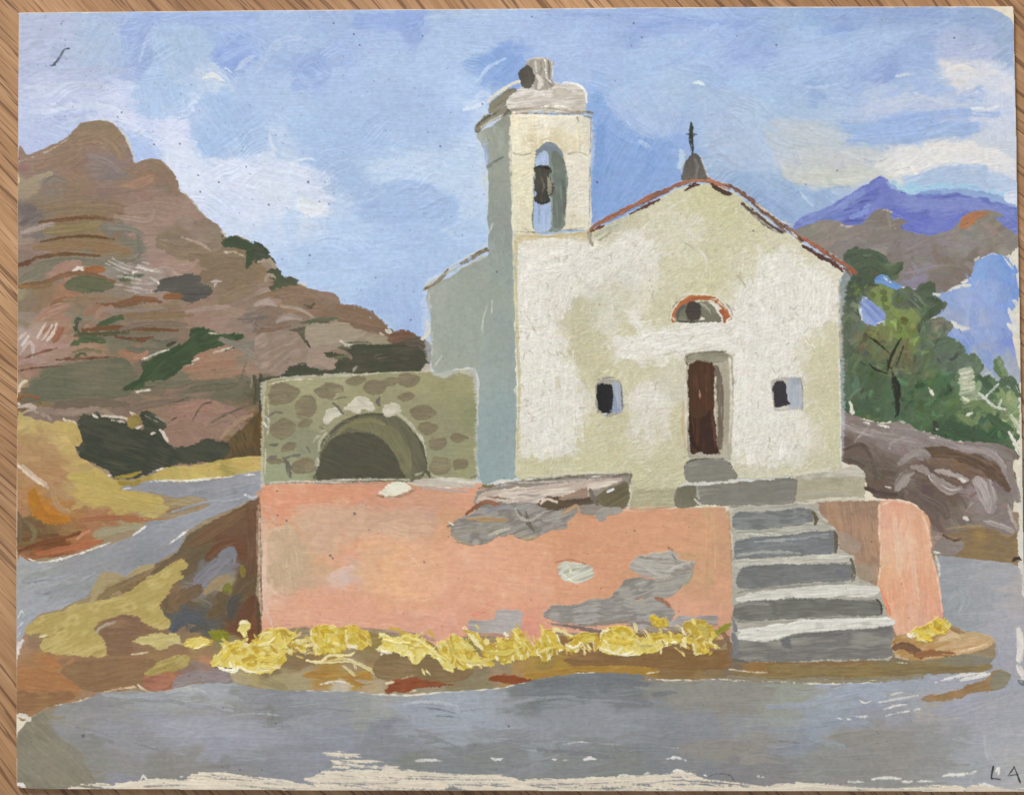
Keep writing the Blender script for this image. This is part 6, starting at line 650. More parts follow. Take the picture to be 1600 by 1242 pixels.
P(St + '#4', '984,884 990,874 1000,867 1020,864 1040,862 1048,860 1057,866 1062,874 1082,876 1086,880 1080,892 1078,905 1060,900 1040,903 1020,903 1000,898 988,892', 'a09692 b3aaa6 958a86 bdb5b1', ang=14, rough=1.6, relief=.42, base=.5)
P(St + '#5', '950,938 958,928 972,912 982,903 1000,902 1030,905 1050,900 1070,895 1080,895 1076,908 1064,918 1054,930 1040,934 1000,936 970,940', '968e8b a59d99 8a827f b3aba7', ang=-12, rough=1.8, relief=.35)
for s, w, c in [('990,876 1010,886 1030,898 1040,900', 6, 'cbc4c0 aaa29e'), ('1000,870 1030,874 1050,872', 4, '8f8682'), ('1044,892 1060,884 1084,878', 5, 'c3bbb8'), ('1046,900 1060,892 1080,888', 3, '8c8480'), ('960,930 1000,922 1040,922', 4, '8a8280 aaa29e'), ('1050,866 1056,874', 4, '7c7470'), ('1080,880 1080,900 1068,915', 5, 'a89c88'), ('1044,856 1052,860', 5, 'a86c54')]: B(St + '#5' if ',92' in s else St + '#4', s, w, c, dry=.3, relief=.4)
P(St + '#6', '850,962 858,950 864,944 900,944 920,936 950,934 1000,936 1030,936 1046,946 1054,956 1050,968 1040,974 1000,974 960,972 930,976 900,975 870,972', '9c9492 a8a09e 8f8785 a9a1a1', ang=-8, rough=2, relief=.32, low=20)
P(St + '#7', '732,972 740,968 766,967 772,962 776,952 800,953 816,956 814,970 812,985 800,990 760,990 735,988', 'a69c9e b3a8aa 9a9092', ang=4, rough=1.4); P(St + '#8', '1046,970 1060,962 1090,962 1118,962 1122,970 1110,980 1060,985 1000,984 990,976', 'a2969c b0a4a8 968a88', ang=2)
for s, w, c in [('862,974 900,978 940,974 980,970', 5, '8a7c74 968880'), ('1024,934 1036,938 1048,948', 5, 'a06a50'), ('900,946 950,940 1000,946', 4, '8b8381 b0a8a6'), ('880,960 940,956 1010,960', 4, '8a8280'), ('1010,980 1060,982 1120,975', 7, 'a39080 9c8878'), ('980,978 1000,972 1020,975', 6, '8c7c7c'), ('920,938 905,944', 4, '9a9290')]: B(St + '#6', s, w, c, dry=.3, relief=.35)
P(Wl, '590,770 600,762 612,752 628,753 640,758 644,764 632,770 620,776 608,778 600,774', 'd3c9b8 e3dbcd c3b09c', ang=10, rough=2); B(Wl, '600,777 630,774 650,764', 4, 'a07c68', dry=.2); B(Wl, '590,774 600,776', 3, '7c5a44')
B(Lw, '648,752 680,752 720,758 740,760', 8, 'cfc6b6 b9ab9c', dry=.25); B(Lw, '655,760 700,765 730,768', 5, 'c9b0a4 b39c94', dry=.35); B(Lw, '690,750 720,752 740,755', 4, 'dcd5c6')
B(Lw, '415,757 460,754 520,755 590,753', 3, 'a89484 8f8578', dry=.3); B(Lw, '600,752 620,750', 3, '9a8c6c')
# shaded return of the wall and its lit rounded end
P(Wl + '/wall_return', '1276,786 1290,783 1330,782 1374,782 1380,786 1376,820 1376,870 1378,910 1370,916 1340,908 1334,890 1336,870 1320,860 1308,850 1308,830 1290,818 1280,806', 'a98068 b08870 9c7a68 b3907a', ang=80, rough=1, low=34, smooth=False)
P(Wl + '/wall_return', '1310,832 1330,838 1345,850 1340,866 1312,856', 'a08c80 a8948a', alpha=.7); P(Wl + '/wall_return', '1338,880 1360,885 1366,905 1345,912 1334,905', '9c8a7a a59484', alpha=.7)
field(Wl + '/wall_end', '1373,800 1372,790 1378,783 1395,780 1415,783 1432,791 1444,800 1451,812 1453,830 1455,850 1457,870 1464,890 1468,915 1472,945 1473,966 1462,976 1452,984 1440,990 1420,996 1408,1000 1398,990 1392,975 1384,955 1378,940 1369,925 1368,915 1374,905 1376,880 1375,850 1373,825',
 '1385,800,dda590 1400,790,dfa088 1420,800,dda68e 1440,830,dfa488 1395,840,e2ad94 1410,850,e6b9a0 1430,870,e3ab8f 1400,880,e3b498 1385,900,e3aa88 1420,920,e3a68a 1395,930,e29a78 1450,910,dfa083 1460,950,df9e88 1430,960,dfa892 1400,970,dfa890 1440,800,dca080',
 n=60, ln=60, wd=8, ang=84, spread=5, alpha=.8, dry=.35, tone=.02, k=.04, rough=1, relief=.3, base=.45)
for s, w, c in [('1374,790 1374,830 1376,880 1370,920', 3.4, 'f0c6b0'), ('1378,788 1396,782 1420,786', 4, 'efc8b4'), ('1398,810 1402,860 1406,900', 8, 'ecc4ae e0ae94'), ('1425,850 1430,910 1436,950', 7, 'e6b49c'), ('1440,802 1450,830 1454,870', 4, 'f0c4ae'), ('1372,918 1380,935 1390,960', 8, 'e48c68', ), ('1456,875 1466,910 1472,955', 3.4, 'efc2ae')]: B(Wl + '/wall_end', s, w, c, dry=.3, relief=.35)
for s in ['1462,868 1466,880 1468,900', '1460,862 1468,864']: B('card', s, 4, 'e6ddca', dry=.1)
# steps
Sp = 'painted_steps'
P(Sp, '1143,800 1148,792 1200,790 1262,784 1280,786 1282,806 1300,822 1310,832 1312,858 1334,868 1338,890 1340,904 1372,915 1380,940 1386,958 1394,968 1397,1000 1397,1022 1390,1030 1340,1032 1250,1034 1200,1034 1150,1032 1141,1020 1141,990 1144,960 1144,900 1143,850', 'aaa698 b6b2a4 9a968a', ang=-1, rough=.8, smooth=False)
for k, (riser, rc, tread, tc) in enumerate([
 ('1145,816 1148,804 1158,799 1180,800 1220,796 1250,793 1268,796 1270,808 1268,816 1250,820 1220,824 1180,827 1155,827 1146,824', '707476 6a6e6f 808485 6a6c6c', '1150,830 1180,830 1230,826 1262,818 1290,820 1306,828 1300,836 1250,838 1190,842 1150,846', 'c6c5b6 aaa99c d6d4c6'),
 ('1147,862 1150,846 1165,840 1200,838 1240,834 1300,828 1308,838 1309,850 1303,862 1280,866 1240,868 1190,872 1150,872', '74797a 747a80 6b7072 8a9094', '1148,876 1180,874 1230,872 1300,866 1330,868 1334,876 1290,880 1200,884 1152,888', 'd0cdbf bcb9ac dedccf'),
 ('1150,908 1155,892 1166,884 1200,882 1250,881 1300,880 1326,880 1332,888 1332,900 1318,908 1270,910 1220,914 1180,920 1156,918', '727472 74777a 6c6e6d 7f8082', '1150,934 1180,926 1210,922 1260,916 1310,913 1345,915 1370,916 1376,922 1366,932 1330,932 1280,934 1220,936 1160,942', 'd0cec4 dcdad2 bebbb0'),
 ('1145,956 1150,944 1170,939 1210,936 1260,934 1320,936 1366,938 1376,944 1378,954 1370,962 1320,962 1260,965 1200,968 1160,972 1147,968', '70706a 74746f 66665f 80807a', '1150,1000 1158,986 1180,980 1215,976 1235,974 1270,968 1330,966 1392,966 1394,976 1360,982 1300,985 1250,988 1220,998 1190,1002 1156,1003', 'd6d4cc e2e0d9 c3c0b5'),
 ('1142,1010 1150,1000 1190,1002 1225,996 1250,988 1300,985 1360,982 1393,978 1396,1000 1396,1022 1380,1028 1340,1030 1280,1031 1220,1034 1170,1033 1144,1028', '7d7b77 706e6c 8a8880 93918a', None, None)], 1):
    P(Sp + f'/riser#{k}', riser, rc, ang=-2, rough=1.2, low=22, relief=.28)
    if tread: P(Sp + f'/tread#{k}', tread, tc, ang=-3, rough=1.6, low=18, relief=.42, base=.6, w=2.2)
for s, w, c in [('1150,832 1200,830 1250,826', 4, '8c8c84 d0cec0'), ('1180,846 1240,842 1295,834', 4, '9ca2a6', ), ('1150,838 1170,834 1190,836', 3, 'd3d0c2'), ('1160,892 1180,895', 7, '6a6d74'), ('1180,856 1220,850 1260,852', 6, '8f959a 70767a'), ('1150,868 1200,862 1250,864', 5, '9ca09c'), ('1310,890 1320,897', 12, '6a6c78'), ('1152,925 1180,920 1230,916 1320,910', 4, '8d8d84'), ('1340,920 1300,926 1240,930', 4, 'e3e1da', ), ('1150,948 1170,942 1200,944', 5, '8a8a84'), ('1146,968 1200,972 1280,965 1370,963', 4, '84847a b3b0a2'), ('1234,976 1250,970 1290,970 1390,966', 6, 'e6e4de'), ('1150,985 1180,982 1228,976', 4, 'e6e4dd'), ('1172,996 1200,990 1240,984', 5, 'e3e0d6 c6c3b8'), ('1144,990 1150,1005 1150,1020', 10, '7a7c80 6d6f76'), ('1220,1000 1240,994 1290,990 1380,982', 5, '5f5e5e 747272'), ('1225,1000 1235,1010', 12, '66666a'), ('1145,965 1150,985', 6, '73757a'), ('1142,1028 1160,1032 1170,1034', 5, '66605a')]: B(Sp, s, w, c, dry=.25, relief=.4)
for s, w, c in [('1269,798 1275,810 1274,818', 7, '6c5a3c 524530'), ('1303,832 1307,845 1305,862', 6, '5f4f3f'), ('1330,874 1334,890 1332,905', 7, '65604f 55503f'), ('1369,936 1376,944 1378,958', 5, '3c3a34'), ('1371,936 1384,950', 2.4, '55514a')]: B(Sp, s, w, c, dry=.1)
for s in ['1246,786 1262,786 1275,784', '1272,782 1290,780 1340,778', '1278,800 1292,815', '1142,828 1146,868']: B(Sp, s, 3.4, 'd6d1c0', dry=.2)
B(V, '1140,1058 1240,1062 1340,1062 1400,1060 1440,1056', 9, '8f866c 948c78', dry=.2); B(V, '1142,1050 1200,1056 1260,1058', 7, '8c7850')
# foot of the wall: flowering grass and the mound at the end
P(V + '/mound', '1392,1006 1398,996 1406,990 1430,988 1460,974 1478,972 1492,980 1506,988 1520,988 1540,990 1554,1000 1548,1008 1530,1016 1505,1022 1480,1026 1450,1030 1428,1032 1408,1028 1398,1020', 'c09a68 b68a50 cfae82 c39f6c', ang=-12, rough=1.6)
for s, w, c in [('1398,1012 1410,1008 1430,1016 1440,1024', 13, '74523c 7f5c44'), ('1430,1024 1460,1020 1490,1022', 10, 'a06e44 8f6040'), ('1478,976 1495,984 1508,992', 8, '9a7450 a5845c'), ('1500,1018 1530,1010 1542,1006', 3.4, 'e6c8a0'), ('1396,1000 1398,1008', 2, '55443a'), ('1400,1026 1420,1030', 3, 'd3c6b4'), ('1490,995 1520,990 1545,996', 7, 'd0b488 bfa070'), ('1470,1000 1490,992 1500,998', 7, 'd8bc90')]: B(V + '/mound', s, w, c, dry=.2)
B(V, '404,790 403,850 406,900 408,960', 5, '7c5f48 a58468 59483a', dry=.2, tap=.1); B('card', '406,800 405,880 408,975', 2.4, 'd0bfae', dry=.35, tap=.1); B(V, '402,940 404,970 402,1000', 6, '5a4632')
B(V, '410,985 450,975 500,982', 3, 'd39c84', alpha=.7); B(V, '600,985 640,990 680,1000', 6, 'a88c78 b39484', dry=.2); B(V, '730,990 790,992 830,1000', 5, 'b08c7a', dry=.3); B(V, '880,976 930,984 1000,985', 6, '7d6c64 8a7870', dry=.2); B(V, '1125,985 1138,1000 1140,1030', 10, '8f6f50 7c6048', dry=.1)
B(V, '1117,990 1125,984 1140,976', 10, '8a8a28 9c9a30'); B(V, '1112,1000 1122,990', 6, 'a39a38')
YC = ['d3b93c dcc656 c6a52c', 'dfcb5c e6d676 cfb43c', 'e8dc84 ded06c f0e8a4', 'cbb04a bfa238 d8c45c']
fl = [('400,1000 404,990 416,982 436,980 450,984 462,990 458,1000 450,1012 446,1030 440,1044 424,1050 404,1052 388,1050 372,1048 356,1044 336,1042 330,1036 340,1022 350,1010 364,1004 384,1006', 1),
 ('485,1000 486,982 498,976 516,978 530,980 545,976 560,980 572,988 580,996 576,1010 560,1016 545,1014 530,1020 512,1022 496,1026 488,1022 494,1010', 0),
 ('588,1014 596,1006 598,996 592,992 612,994 634,994 650,992 664,1000 676,1012 690,1020 702,1024 712,1030 720,1036 712,1044 706,1050 694,1048 688,1040 680,1030 666,1022 656,1030 650,1036 640,1030 622,1022 604,1020', 2),
 ('682,1006 692,1002 702,996 712,990 724,998 736,1006 742,1014 750,1024 760,1030 780,1034 800,1028 800,1034 770,1040 740,1042 716,1046 700,1030 688,1022', 1),
 ('728,992 738,988 752,996 766,1004 780,1000 800,996 816,1004 826,1016 820,1026 800,1032 770,1030 752,1022 740,1006', 3),
 ('800,990 808,984 816,990 822,1000 830,1010 838,1004 846,996 850,988 856,982 868,986 874,996 880,1006 886,1004 900,996 914,990 930,986 933,990 930,1000 914,1006 905,1016 890,1018 880,1018 872,1016 858,1016 852,1028 844,1024 836,1024 820,1030 804,1024', 0),
 ('935,998 936,988 946,982 958,978 972,976 984,980 992,990 1002,994 1016,992 1024,998 1030,1000 1036,1008 1030,1016 1016,1020 1000,1024 976,1024 952,1022 938,1014', 1),
 ('1014,992 1030,990 1050,992 1066,990 1078,994 1082,1002 1066,1006 1050,1004 1034,1004', 0), ('1066,974 1072,968 1090,967 1104,970 1112,980 1116,992 1112,1002 1106,1014 1112,1020 1100,1024 1088,1024 1084,1014 1078,1006 1080,994 1070,988', 3),
 ('1012,966 1020,960 1032,964 1042,972 1044,980 1034,982 1022,976', 0), ('1420,992 1430,982 1446,978 1456,970 1468,964 1478,968 1486,978 1480,988 1462,990 1454,1000 1440,1000 1424,996', 1),
 ('371,980 374,970 382,966 390,970 393,980 388,990 382,996 376,990', 2), ('289,1008 296,998 310,995 324,998 333,1003 320,1010 304,1014', 1), ('458,1006 464,998 472,1000 478,1012 474,1018 464,1012', 2), ('843,1022 850,1016 862,1018 864,1026 852,1034 844,1030', 3)]
for k, (s, c) in enumerate(fl, 1):
    P(f'painted_flowers/clump#{k}', s, YC[c], ang=-40 if k % 2 else 60, rough=2.6, wob=4, low=7, relief=.22, base=.9, ridge=.5, w=3.4, Lg=12, mix=1.3, var=.02)
def clump(x, y):
    iy, ix = int((y - Y0) * S), int((x - X0) * S); v = L[iy, ix]
    n = [a for a, b in IDS.items() if b == v][0]
    return n if 'flowers' in n else None
for _ in range(230):
    x = rng.uniform(345, 1125); y0_ = 1018 - 12 * (x - 345) / 780; y = rng.normal(y0_ - 8, 11)
    cc_ = ['d3bd5c', 'dccb74', 'e6da98', 'c9ac40', 'e0cf68'][rng.integers(0, 5)]
    stamp(x, y, rng.uniform(7, 22), rng.uniform(3, 7), math.radians(rng.normal(60 if x > 690 else 0, 30)), rng.normal(0, .2), hexc(cc_), .9, .3, .3, None, 'painted_flowers/loose_blades', .05)
YM = np.isin(L, [v for q, v in IDS.items() if 'flowers' in q]).astype(f32)
for _ in range(620):
    x = rng.uniform(336, 1120) if rng.random() < .93 else rng.uniform(1415, 1490); y = rng.uniform(962, 1052); iy, ix = int((y - Y0) * S), int((x - X0) * S)
    if YM[iy, ix] < .5: continue
    low_ = YM[min(H - 1, iy + 9), ix] < .5
    cc_ = ['c4a22c', 'd8bd3c', 'e3cd5c', 'ebdc86', 'bf9c34', 'e0c850', 'd0b84a'][rng.integers(0, 7)] if not low_ else ['f2ecd0', 'ece0a0', 'e6d884'][rng.integers(0, 3)]
    stamp(x, y, rng.uniform(8, 20), rng.uniform(4, 8), math.radians(rng.normal(60 if x > 690 else 10, 40)), rng.normal(0, .5), hexc(cc_), .85, .15, .3, YM, None, .05)
for s, w, c in [('340,1040 350,1046 368,1048 372,1040', 6, 'f6f0d8'), ('375,1040 385,1048 398,1050', 5, 'f3ead0'), ('350,1030 360,1014 372,1010', 6, 'e0c440'), ('404,1004 412,990 424,988', 4, 'f2e8b0'), ('404,1008 420,1004 430,996', 5, 'efe39a'), ('400,1030 420,1030 436,1024', 8, 'e3d05c'), ('410,1042 430,1044', 6, 'ead87c'), ('440,985 455,994', 5, 'bfa238'), ('486,985 488,1000 500,1014', 3, 'f2eab4'), ('500,984 520,986', 8, 'cfb02c'), ('540,985 542,1004 546,1014', 4, 'f0e6b0'), ('520,1004 532,1008', 6, 'ece09a'), ('510,990 508,1010', 5, 'dfcb50'), ('560,990 572,1000', 5, 'c29c34'),
 ('480,1032 500,1034 516,1024 545,1024 555,1018', 5, 'ece0a0'), ('500,1036 530,1032 552,1034 556,1046', 7, 'e3d698 d0bd7c'), ('545,1030 566,1040 580,1048 584,1056', 6, 'dccf98', ), ('535,1040 548,1050 555,1056', 5, 'd8c890'), ('588,1014 600,1018 612,1020', 4, 'f6f2d8'), ('598,998 620,1004 640,1004', 5, 'efe6a0'), ('630,1004 650,1010 664,1010', 4, 'd3ba48'), ('640,996 660,1004 680,1020 700,1032', 5, 'e9dd88'), ('660,1046 664,1054', 3, 'ece09c'), ('666,1046 672,1054', 3.4, 'ece09c'),
 ('704,992 708,1010 712,1020', 6, 'c6a838 dcc658'), ('684,1004 690,1020 700,1026', 4, 'e8d878'), ('694,1000 702,1018', 2, 'efe6ae'), ('732,990 745,1004 756,1016', 6, 'ece4a8'), ('716,1030 740,1034 770,1030', 6, 'ded070'), ('760,1018 790,1020 815,1010', 7, 'd8c860'), ('736,1018 752,1014', 3, '8f8a4c'),
 ('802,986 812,1000 820,1018', 4, 'ece29a'), ('822,1000 832,1014', 6, 'cfb23c'), ('806,1010 812,1026', 5, 'e0d67c'), ('840,1020 860,1012', 5, 'e3d684'), ('852,984 862,1000 870,1012', 7, 'd6bb38'), ('854,990 860,1004', 3, 'f0e8c0'), ('870,990 876,1008', 3, 'f3ecc8'), ('884,1006 896,1012 908,1004', 5, 'f2ecd0'), ('890,996 910,990 930,990', 6, 'cfb440'), ('872,1018 880,1014', 4, 'f3ead0'),
 ('938,998 942,988 956,982', 5, 'efe6b4'), ('938,1012 960,1020 980,1024 1000,1022', 4, 'f6f2dc'), ('960,984 975,982 985,990', 8, 'd3b430'), ('950,1000 975,1004 990,1000', 8, 'dcc24c'), ('944,1000 952,1008', 5, 'f0e6a8'), ('994,1000 1006,1012', 6, 'ddd080'), ('1000,1008 1020,1008', 5, 'c9bc70'), ('978,1022 990,1018', 5, 'efe8b8'), ('1050,1004 1060,1004', 4, 'efe8b0'), ('1018,996 1040,994', 4, 'c9ac30'), ('1066,980 1070,990 1078,992', 4, 'efe6b0'), ('1082,1004 1086,1018', 4, 'efe8b8'), ('1086,978 1100,984 1104,1000', 8, 'c9b658 bfae58'), ('1096,1016 1106,1018', 6, 'd8c244'), ('1016,962 1030,970', 6, 'd6bb38'), ('1034,980 1042,984', 3, 'f0e6d0'),
 ('1432,984 1444,994 1456,1002', 7, 'ecd04a'), ('1450,974 1462,986 1476,990', 6, 'e8c848'), ('1464,968 1474,976', 6, 'f0d03c'), ('1418,990 1424,996', 4, 'f6efe0'), ('1438,998 1450,1004', 3, 'f3e8b8'), ('374,976 380,972 388,974', 6, 'f2ead0 e9dc9c'), ('380,988 383,995', 4, 'efe6b0'), ('296,1010 308,1012 322,1006', 3, 'f2e8c0')]:
    x, y = [float(v) for v in s.split()[1].split(',')]
    B(clump(x, y) or V, s, w, c, dry=.15, relief=.5, base=.9, ridge=.45, tap=.6)
# signature, ink mark, fly specks
Sg = 'signature/letter'
B(Sg + '#1', '1552,1197 1550,1206 1549,1214 1550,1216', 2.6, '26262a', tap=.2, rough=.2, relief=0); B(Sg + '#1', '1549,1215 1556,1216 1563,1217', 2.4, '26262a', tap=.3, rough=.2, relief=0)
B(Sg + '#2', '1575,1211 1580,1204 1584,1198', 2.4, '26262a', tap=.3, rough=.2, relief=0); B(Sg + '#2', '1584,1197 1588,1206 1594,1222', 2.6, '26262a', tap=.3, rough=.2, relief=0); B(Sg + '#2', '1577,1211 1584,1210 1591,1209', 2, '26262a', tap=.3, rough=.2, relief=0)
B('ink_mark', '83,102 90,95 97,84 101,78 108,76', 3.6, '4c5668 3c4656', tap=.4, rough=.3); B('ink_mark', '80,102 86,102', 4.4, '3c4454', tap=.3)
for x, y, r_ in [(521, 37, 1.6), (553, 54, 2.2), (562, 71, 1.6), (660, 57, 1.4), (990, 37, 1.8), (984, 60, 1.4), (1213, 71, 2), (1491, 60, 1.8), (482, 285, 3), (96, 38, 1.4), (933, 285, 2), (754, 163, 1.6), (420, 320, 1.8), (484, 399, 1.8), (642, 500, 1.6), (587, 434, 1.4), (1003, 59, 1.2), (554, 802, 2.6), (448, 813, 2), (434, 805, 1.6), (516, 868, 2.4), (520, 872, 1.8), (663, 878, 1.8), (433, 767, 1.6), (992, 829, 1.2), (1177, 361, 1.4), (1308, 267, 1.2), (130, 1149, 4), (431, 1130, 1.8), (775, 1202, 1.4), (375, 1202, 1.6), (795, 1134, 1.8), (1362, 846, 1.6), (296, 1055, 1.2), (241, 226, 1.6), (281, 225, 1.8), (310, 274, 1.4), (385, 261, 1.4), (342, 285, 1.6), (313, 300, 1.5), (688, 229, 1.6), (514, 319, 1.6), (190, 176, 1.3), (184, 183, 1.3), (776, 425, 1.8), (831, 27, 1.4)]:
    stamp(x, y, r_ * 1.2 + 1.4, r_ * 1.1 + 1.2, rng.uniform(0, 3), 0, hexc('545462'), .65, 0, .05, None, None, 0)
for _ in range(420):
    x = rng.uniform(60, 800); y = rng.uniform(20, 560); r_ = abs(rng.normal(0, .5)) + .5
    iy, ix = int((y - Y0) * S), int((x - X0) * S)
    if L[iy, ix] in (IDS['painted_sky'], IDS[W_]): stamp(x, y, r_ * 1.3 + 1, r_ * 1.3 + 1, 0, 0, hexc('6c7c98'), rng.uniform(.15, .6), 0, .02, None, None, 0)
for _ in range(260):
    x = rng.uniform(30, 1590); y = rng.uniform(20, 1230); stamp(x, y, 2.4, 2.2, 0, 0, hexc('4a4640'), rng.uniform(.15, .45), 0, .02, None, None, 0)

# ================================================================== from the paint to objects
# fine tooth of dried paint and a little chalky variation
gx, gy = np.meshgrid((np.arange(W) / S + X0).astype(f32), (np.arange(H) / S + Y0).astype(f32))
fine = N(gx / 1.3, gy / 1.3, 50); mid = N(gx / 5, gy / 5, 51); big = N(gx / 60, gy / 60, 52)
C *= (1 + .026 * fine + .024 * mid + .012 * big)[..., None]
C += (np.stack([N(gx / 7, gy / 4, 60), N(gx / 7, gy / 4, 61), N(gx / 7, gy / 4, 62)], -1) * .009).astype(f32)
Z += .05 * fine + .07 * mid
crust = np.isin(L, [v for q, v in IDS.items() if q in ('painted_chapel', 'painted_chapel/bell_tower')])
c1 = streak(gx, gy, math.radians(82), 14, 2.6, 70, 14); c2 = streak(gx, gy, math.radians(165), 14, 2.4, 72, 14); sel = sm(N(gx / 45, gy / 45, 74), -.25, .25)
cr_ = (c1 * sel + c2 * (1 - sel)) * (.6 + .5 * N(gx / 25, gy / 25, 75)) + .5 * N(gx / 2.2, gy / 2.2, 76); Z += crust * .46 * cr_
C *= (1 + crust * .03 * np.clip(cr_, -1, 1))[..., None]
st_ = np.isin(L, [v for q, v in IDS.items() if q.split('/')[0] in ('painted_sky',)])
a1 = streak(gx, gy, math.radians(-24), 80, 3.0, 80, 16); a2 = streak(gx, gy, math.radians(20), 60, 2.8, 82, 16); sel = sm(N(gx / 90, gy / 60, 84), -.2, .2); gate = sm(N(gx / 38, gy / 30, 85), .0, .55)
sw = (a1 * sel + a2 * (1 - sel)) * gate; Z += st_ * .34 * sw; C *= (1 + st_ * .04 * sw)[..., None]
Z = np.clip(Z, 0, 3)
for nm, gn, s_ in (('painted_sky', (1.0, .99, .985), .92), ('painted_wall', (1.03, 1.045, 1.0), .98), ('painted_road', (1.06, 1.06, 1.055), .75), ('painted_lane', (1.06, 1.06, 1.05), .8), ('painted_steps', (1.05, 1.04, 1.02), .9), ('painted_tree', (1.02, 1.03, 1.03), 1.0), ('painted_verge', (1.02, 1.01, .99), .98), ('painted_hillside', (.965, .955, .935), .93),
                   ('painted_dry_field', (1.03, 1.02, 1.0), 1.), ('painted_flowers', (1.01, .99, .98), 1.0), ('painted_chapel', (1.02, 1.012, 1.005), 1.)):
    k = np.isin(L, [v for q, v in IDS.items() if q.split('/')[0] == nm]); v = C[k]; m_ = v.mean(1, keepdims=True); C[k] = (m_ + (v - m_) * s_) * np.array(gn, f32)
k = L == IDS['painted_chapel/side_wall']; v = C[k]; m_ = v.mean(1, keepdims=True); C[k] = (m_ + (v - m_) * .72) * np.array([1.0, .995, .985], f32)
k = np.isin(L, [v for q, v in IDS.items() if q.split('/')[0] == 'painted_steps']); C[k] = C[k] * .86 + C[k].mean(0) * .14
k = L == IDS['painted_mountain']; C[k] *= np.array([.93, 1.03, 1.0], f32)
k = np.isin(L, [v for q, v in IDS.items() if 'cornice' in q or 'finial' in q]); C[k] *= 1.10
g_ = C.mean(2, keepdims=True); C = g_ + (C - g_) * SAT
Cl = np.clip(C, 0, 1); lin = np.where(Cl <= .04045, Cl / 12.92, ((Cl + .055) / 1.055) ** 2.4).astype(f32) * GAIN
# outline of the card
OUT = pts('29,25 27.5,21 31,20 120,19 250,18 400,16.5 600,15 800,14 1000,12 1200,11 1400,10.5 1582,10 1584.5,13 1585,60 1587,140 1589,230 1590,320 1592,400 1594,480 1595,560 1596,620 1598,700 1599,800 1601,900 1602,1000 1603.5,1100 1604.5,1180 1605,1232 1603,1237 1400,1236.5 1200,1236 1000,1236 800,1235.5 600,1235 400,1234.5 200,1233 60,1232.5 30,1231 25.5,1227 25.2,1100 25,930 26,700 27,500 27,300')
inside = sdp0(gx[::2, ::2], gy[::2, ::2], OUT); inside = resize(inside.astype(f32), H, W)
L[(inside > -.6)] = -1
Z = np.where(inside > -4, Z * np.clip(-inside / 4, 0, 1), Z)

def new_mesh(name, verts, faces, parent=None, mat=None, smooth=True):
    me = bpy.data.meshes.new(name); me.from_pydata(verts, [], faces)
    if smooth: me.shade_smooth()
    o = bpy.data.objects.new(name, me); COL.objects.link(o); o.parent = parent
    if mat: me.materials.append(mat)
    return o
def nt_mat(name):
    m = bpy.data.materials.new(name); m.use_nodes = True; t = m.node_tree; return m, t, t.nodes['Principled BSDF'], t.nodes.new, t.links.new

def paint_material(name, rough, spec):
    m, t, b, nn, ll = nt_mat(name)
    at = nn('ShaderNodeAttribute'); at.attribute_name = 'pigment'
    tc = nn('ShaderNodeTexCoord'); n1 = nn('ShaderNodeTexNoise'); n1.inputs['Scale'].default_value = 900; n1.inputs['Detail'].default_value = 3
    ll(tc.outputs['Object'], n1.inputs['Vector'])
    n2 = nn('ShaderNodeTexNoise'); n2.inputs['Scale'].default_value = 38; n2.inputs['Detail'].default_value = 4; ll(tc.outputs['Object'], n2.inputs['Vector'])
    mr = nn('ShaderNodeMapRange'); mr.inputs['To Min'].default_value = .985; mr.inputs['To Max'].default_value = 1.015; ll(n1.outputs['Fac'], mr.inputs['Value'])
    mx = nn('ShaderNodeMix'); mx.data_type = 'RGBA'; mx.blend_type = 'MULTIPLY'; mx.inputs['Factor'].default_value = 1
    ll(at.outputs['Color'], mx.inputs['A']); ll(mr.outputs['Result'], mx.inputs['B']); ll(mx.outputs['Result'], b.inputs['Base Color'])
    r = nn('ShaderNodeMapRange'); r.inputs['To Min'].default_value = rough - .1; r.inputs['To Max'].default_value = rough + .12; ll(n2.outputs['Fac'], r.inputs['Value']); ll(r.outputs['Result'], b.inputs['Roughness'])
    b.inputs['Specular IOR Level'].default_value = spec
    bp = nn('ShaderNodeBump'); bp.inputs['Strength'].default_value = .12; bp.inputs['Distance'].default_value = .0001; ll(n1.outputs['Fac'], bp.inputs['Height']); ll(bp.outputs['Normal'], b.inputs['Normal'])
    return m
M_PAINT = paint_material('dried_oil_paint', .56, .3)

def tag(o, label=None, cat=None, group=None, kind=None):
    for k, v in (('label', label), ('category', cat), ('group', group), ('kind', kind)):
        if v: o[k] = v
    return o
painting = bpy.data.objects.new('painting', None); COL.objects.link(painting)
tag(painting, 'unframed oil sketch of a whitewashed chapel above a pink wall, lying on the table', 'painting')

# the card itself: a bevelled slab cut slightly out of square
n = len(OUT); vs = []; fs = []
from math import hypot
cen = OUT.mean(0)
def ring(off, z):
    a = len(vs)
    for x, y in OUT:
        dx, dy = x - cen[0], y - cen[1]; l = hypot(dx, dy); vs.append((wx(x - dx / l * off), wy(y - dy / l * off), z))
    return a
rings = [ring(1.2, .0002), ring(0, .0006), ring(0, CARD - .0004), ring(1.2, CARD - .00005)]
for a, b in zip(rings, rings[1:]):
    for i in range(n): j = (i + 1) % n; fs.append((a + i, b + i, b + j, a + j))
fs.append(tuple(rings[-1] + i for i in range(n))[::-1]); fs.append(tuple(rings[0] + i for i in range(n)))
m, t, b, nn, ll = nt_mat('primed_card')
tc = nn('ShaderNodeTexCoord'); nz = nn('ShaderNodeTexNoise'); nz.inputs['Scale'].default_value = 60; nz.inputs['Detail'].default_value = 6; ll(tc.outputs['Object'], nz.inputs['Vector'])
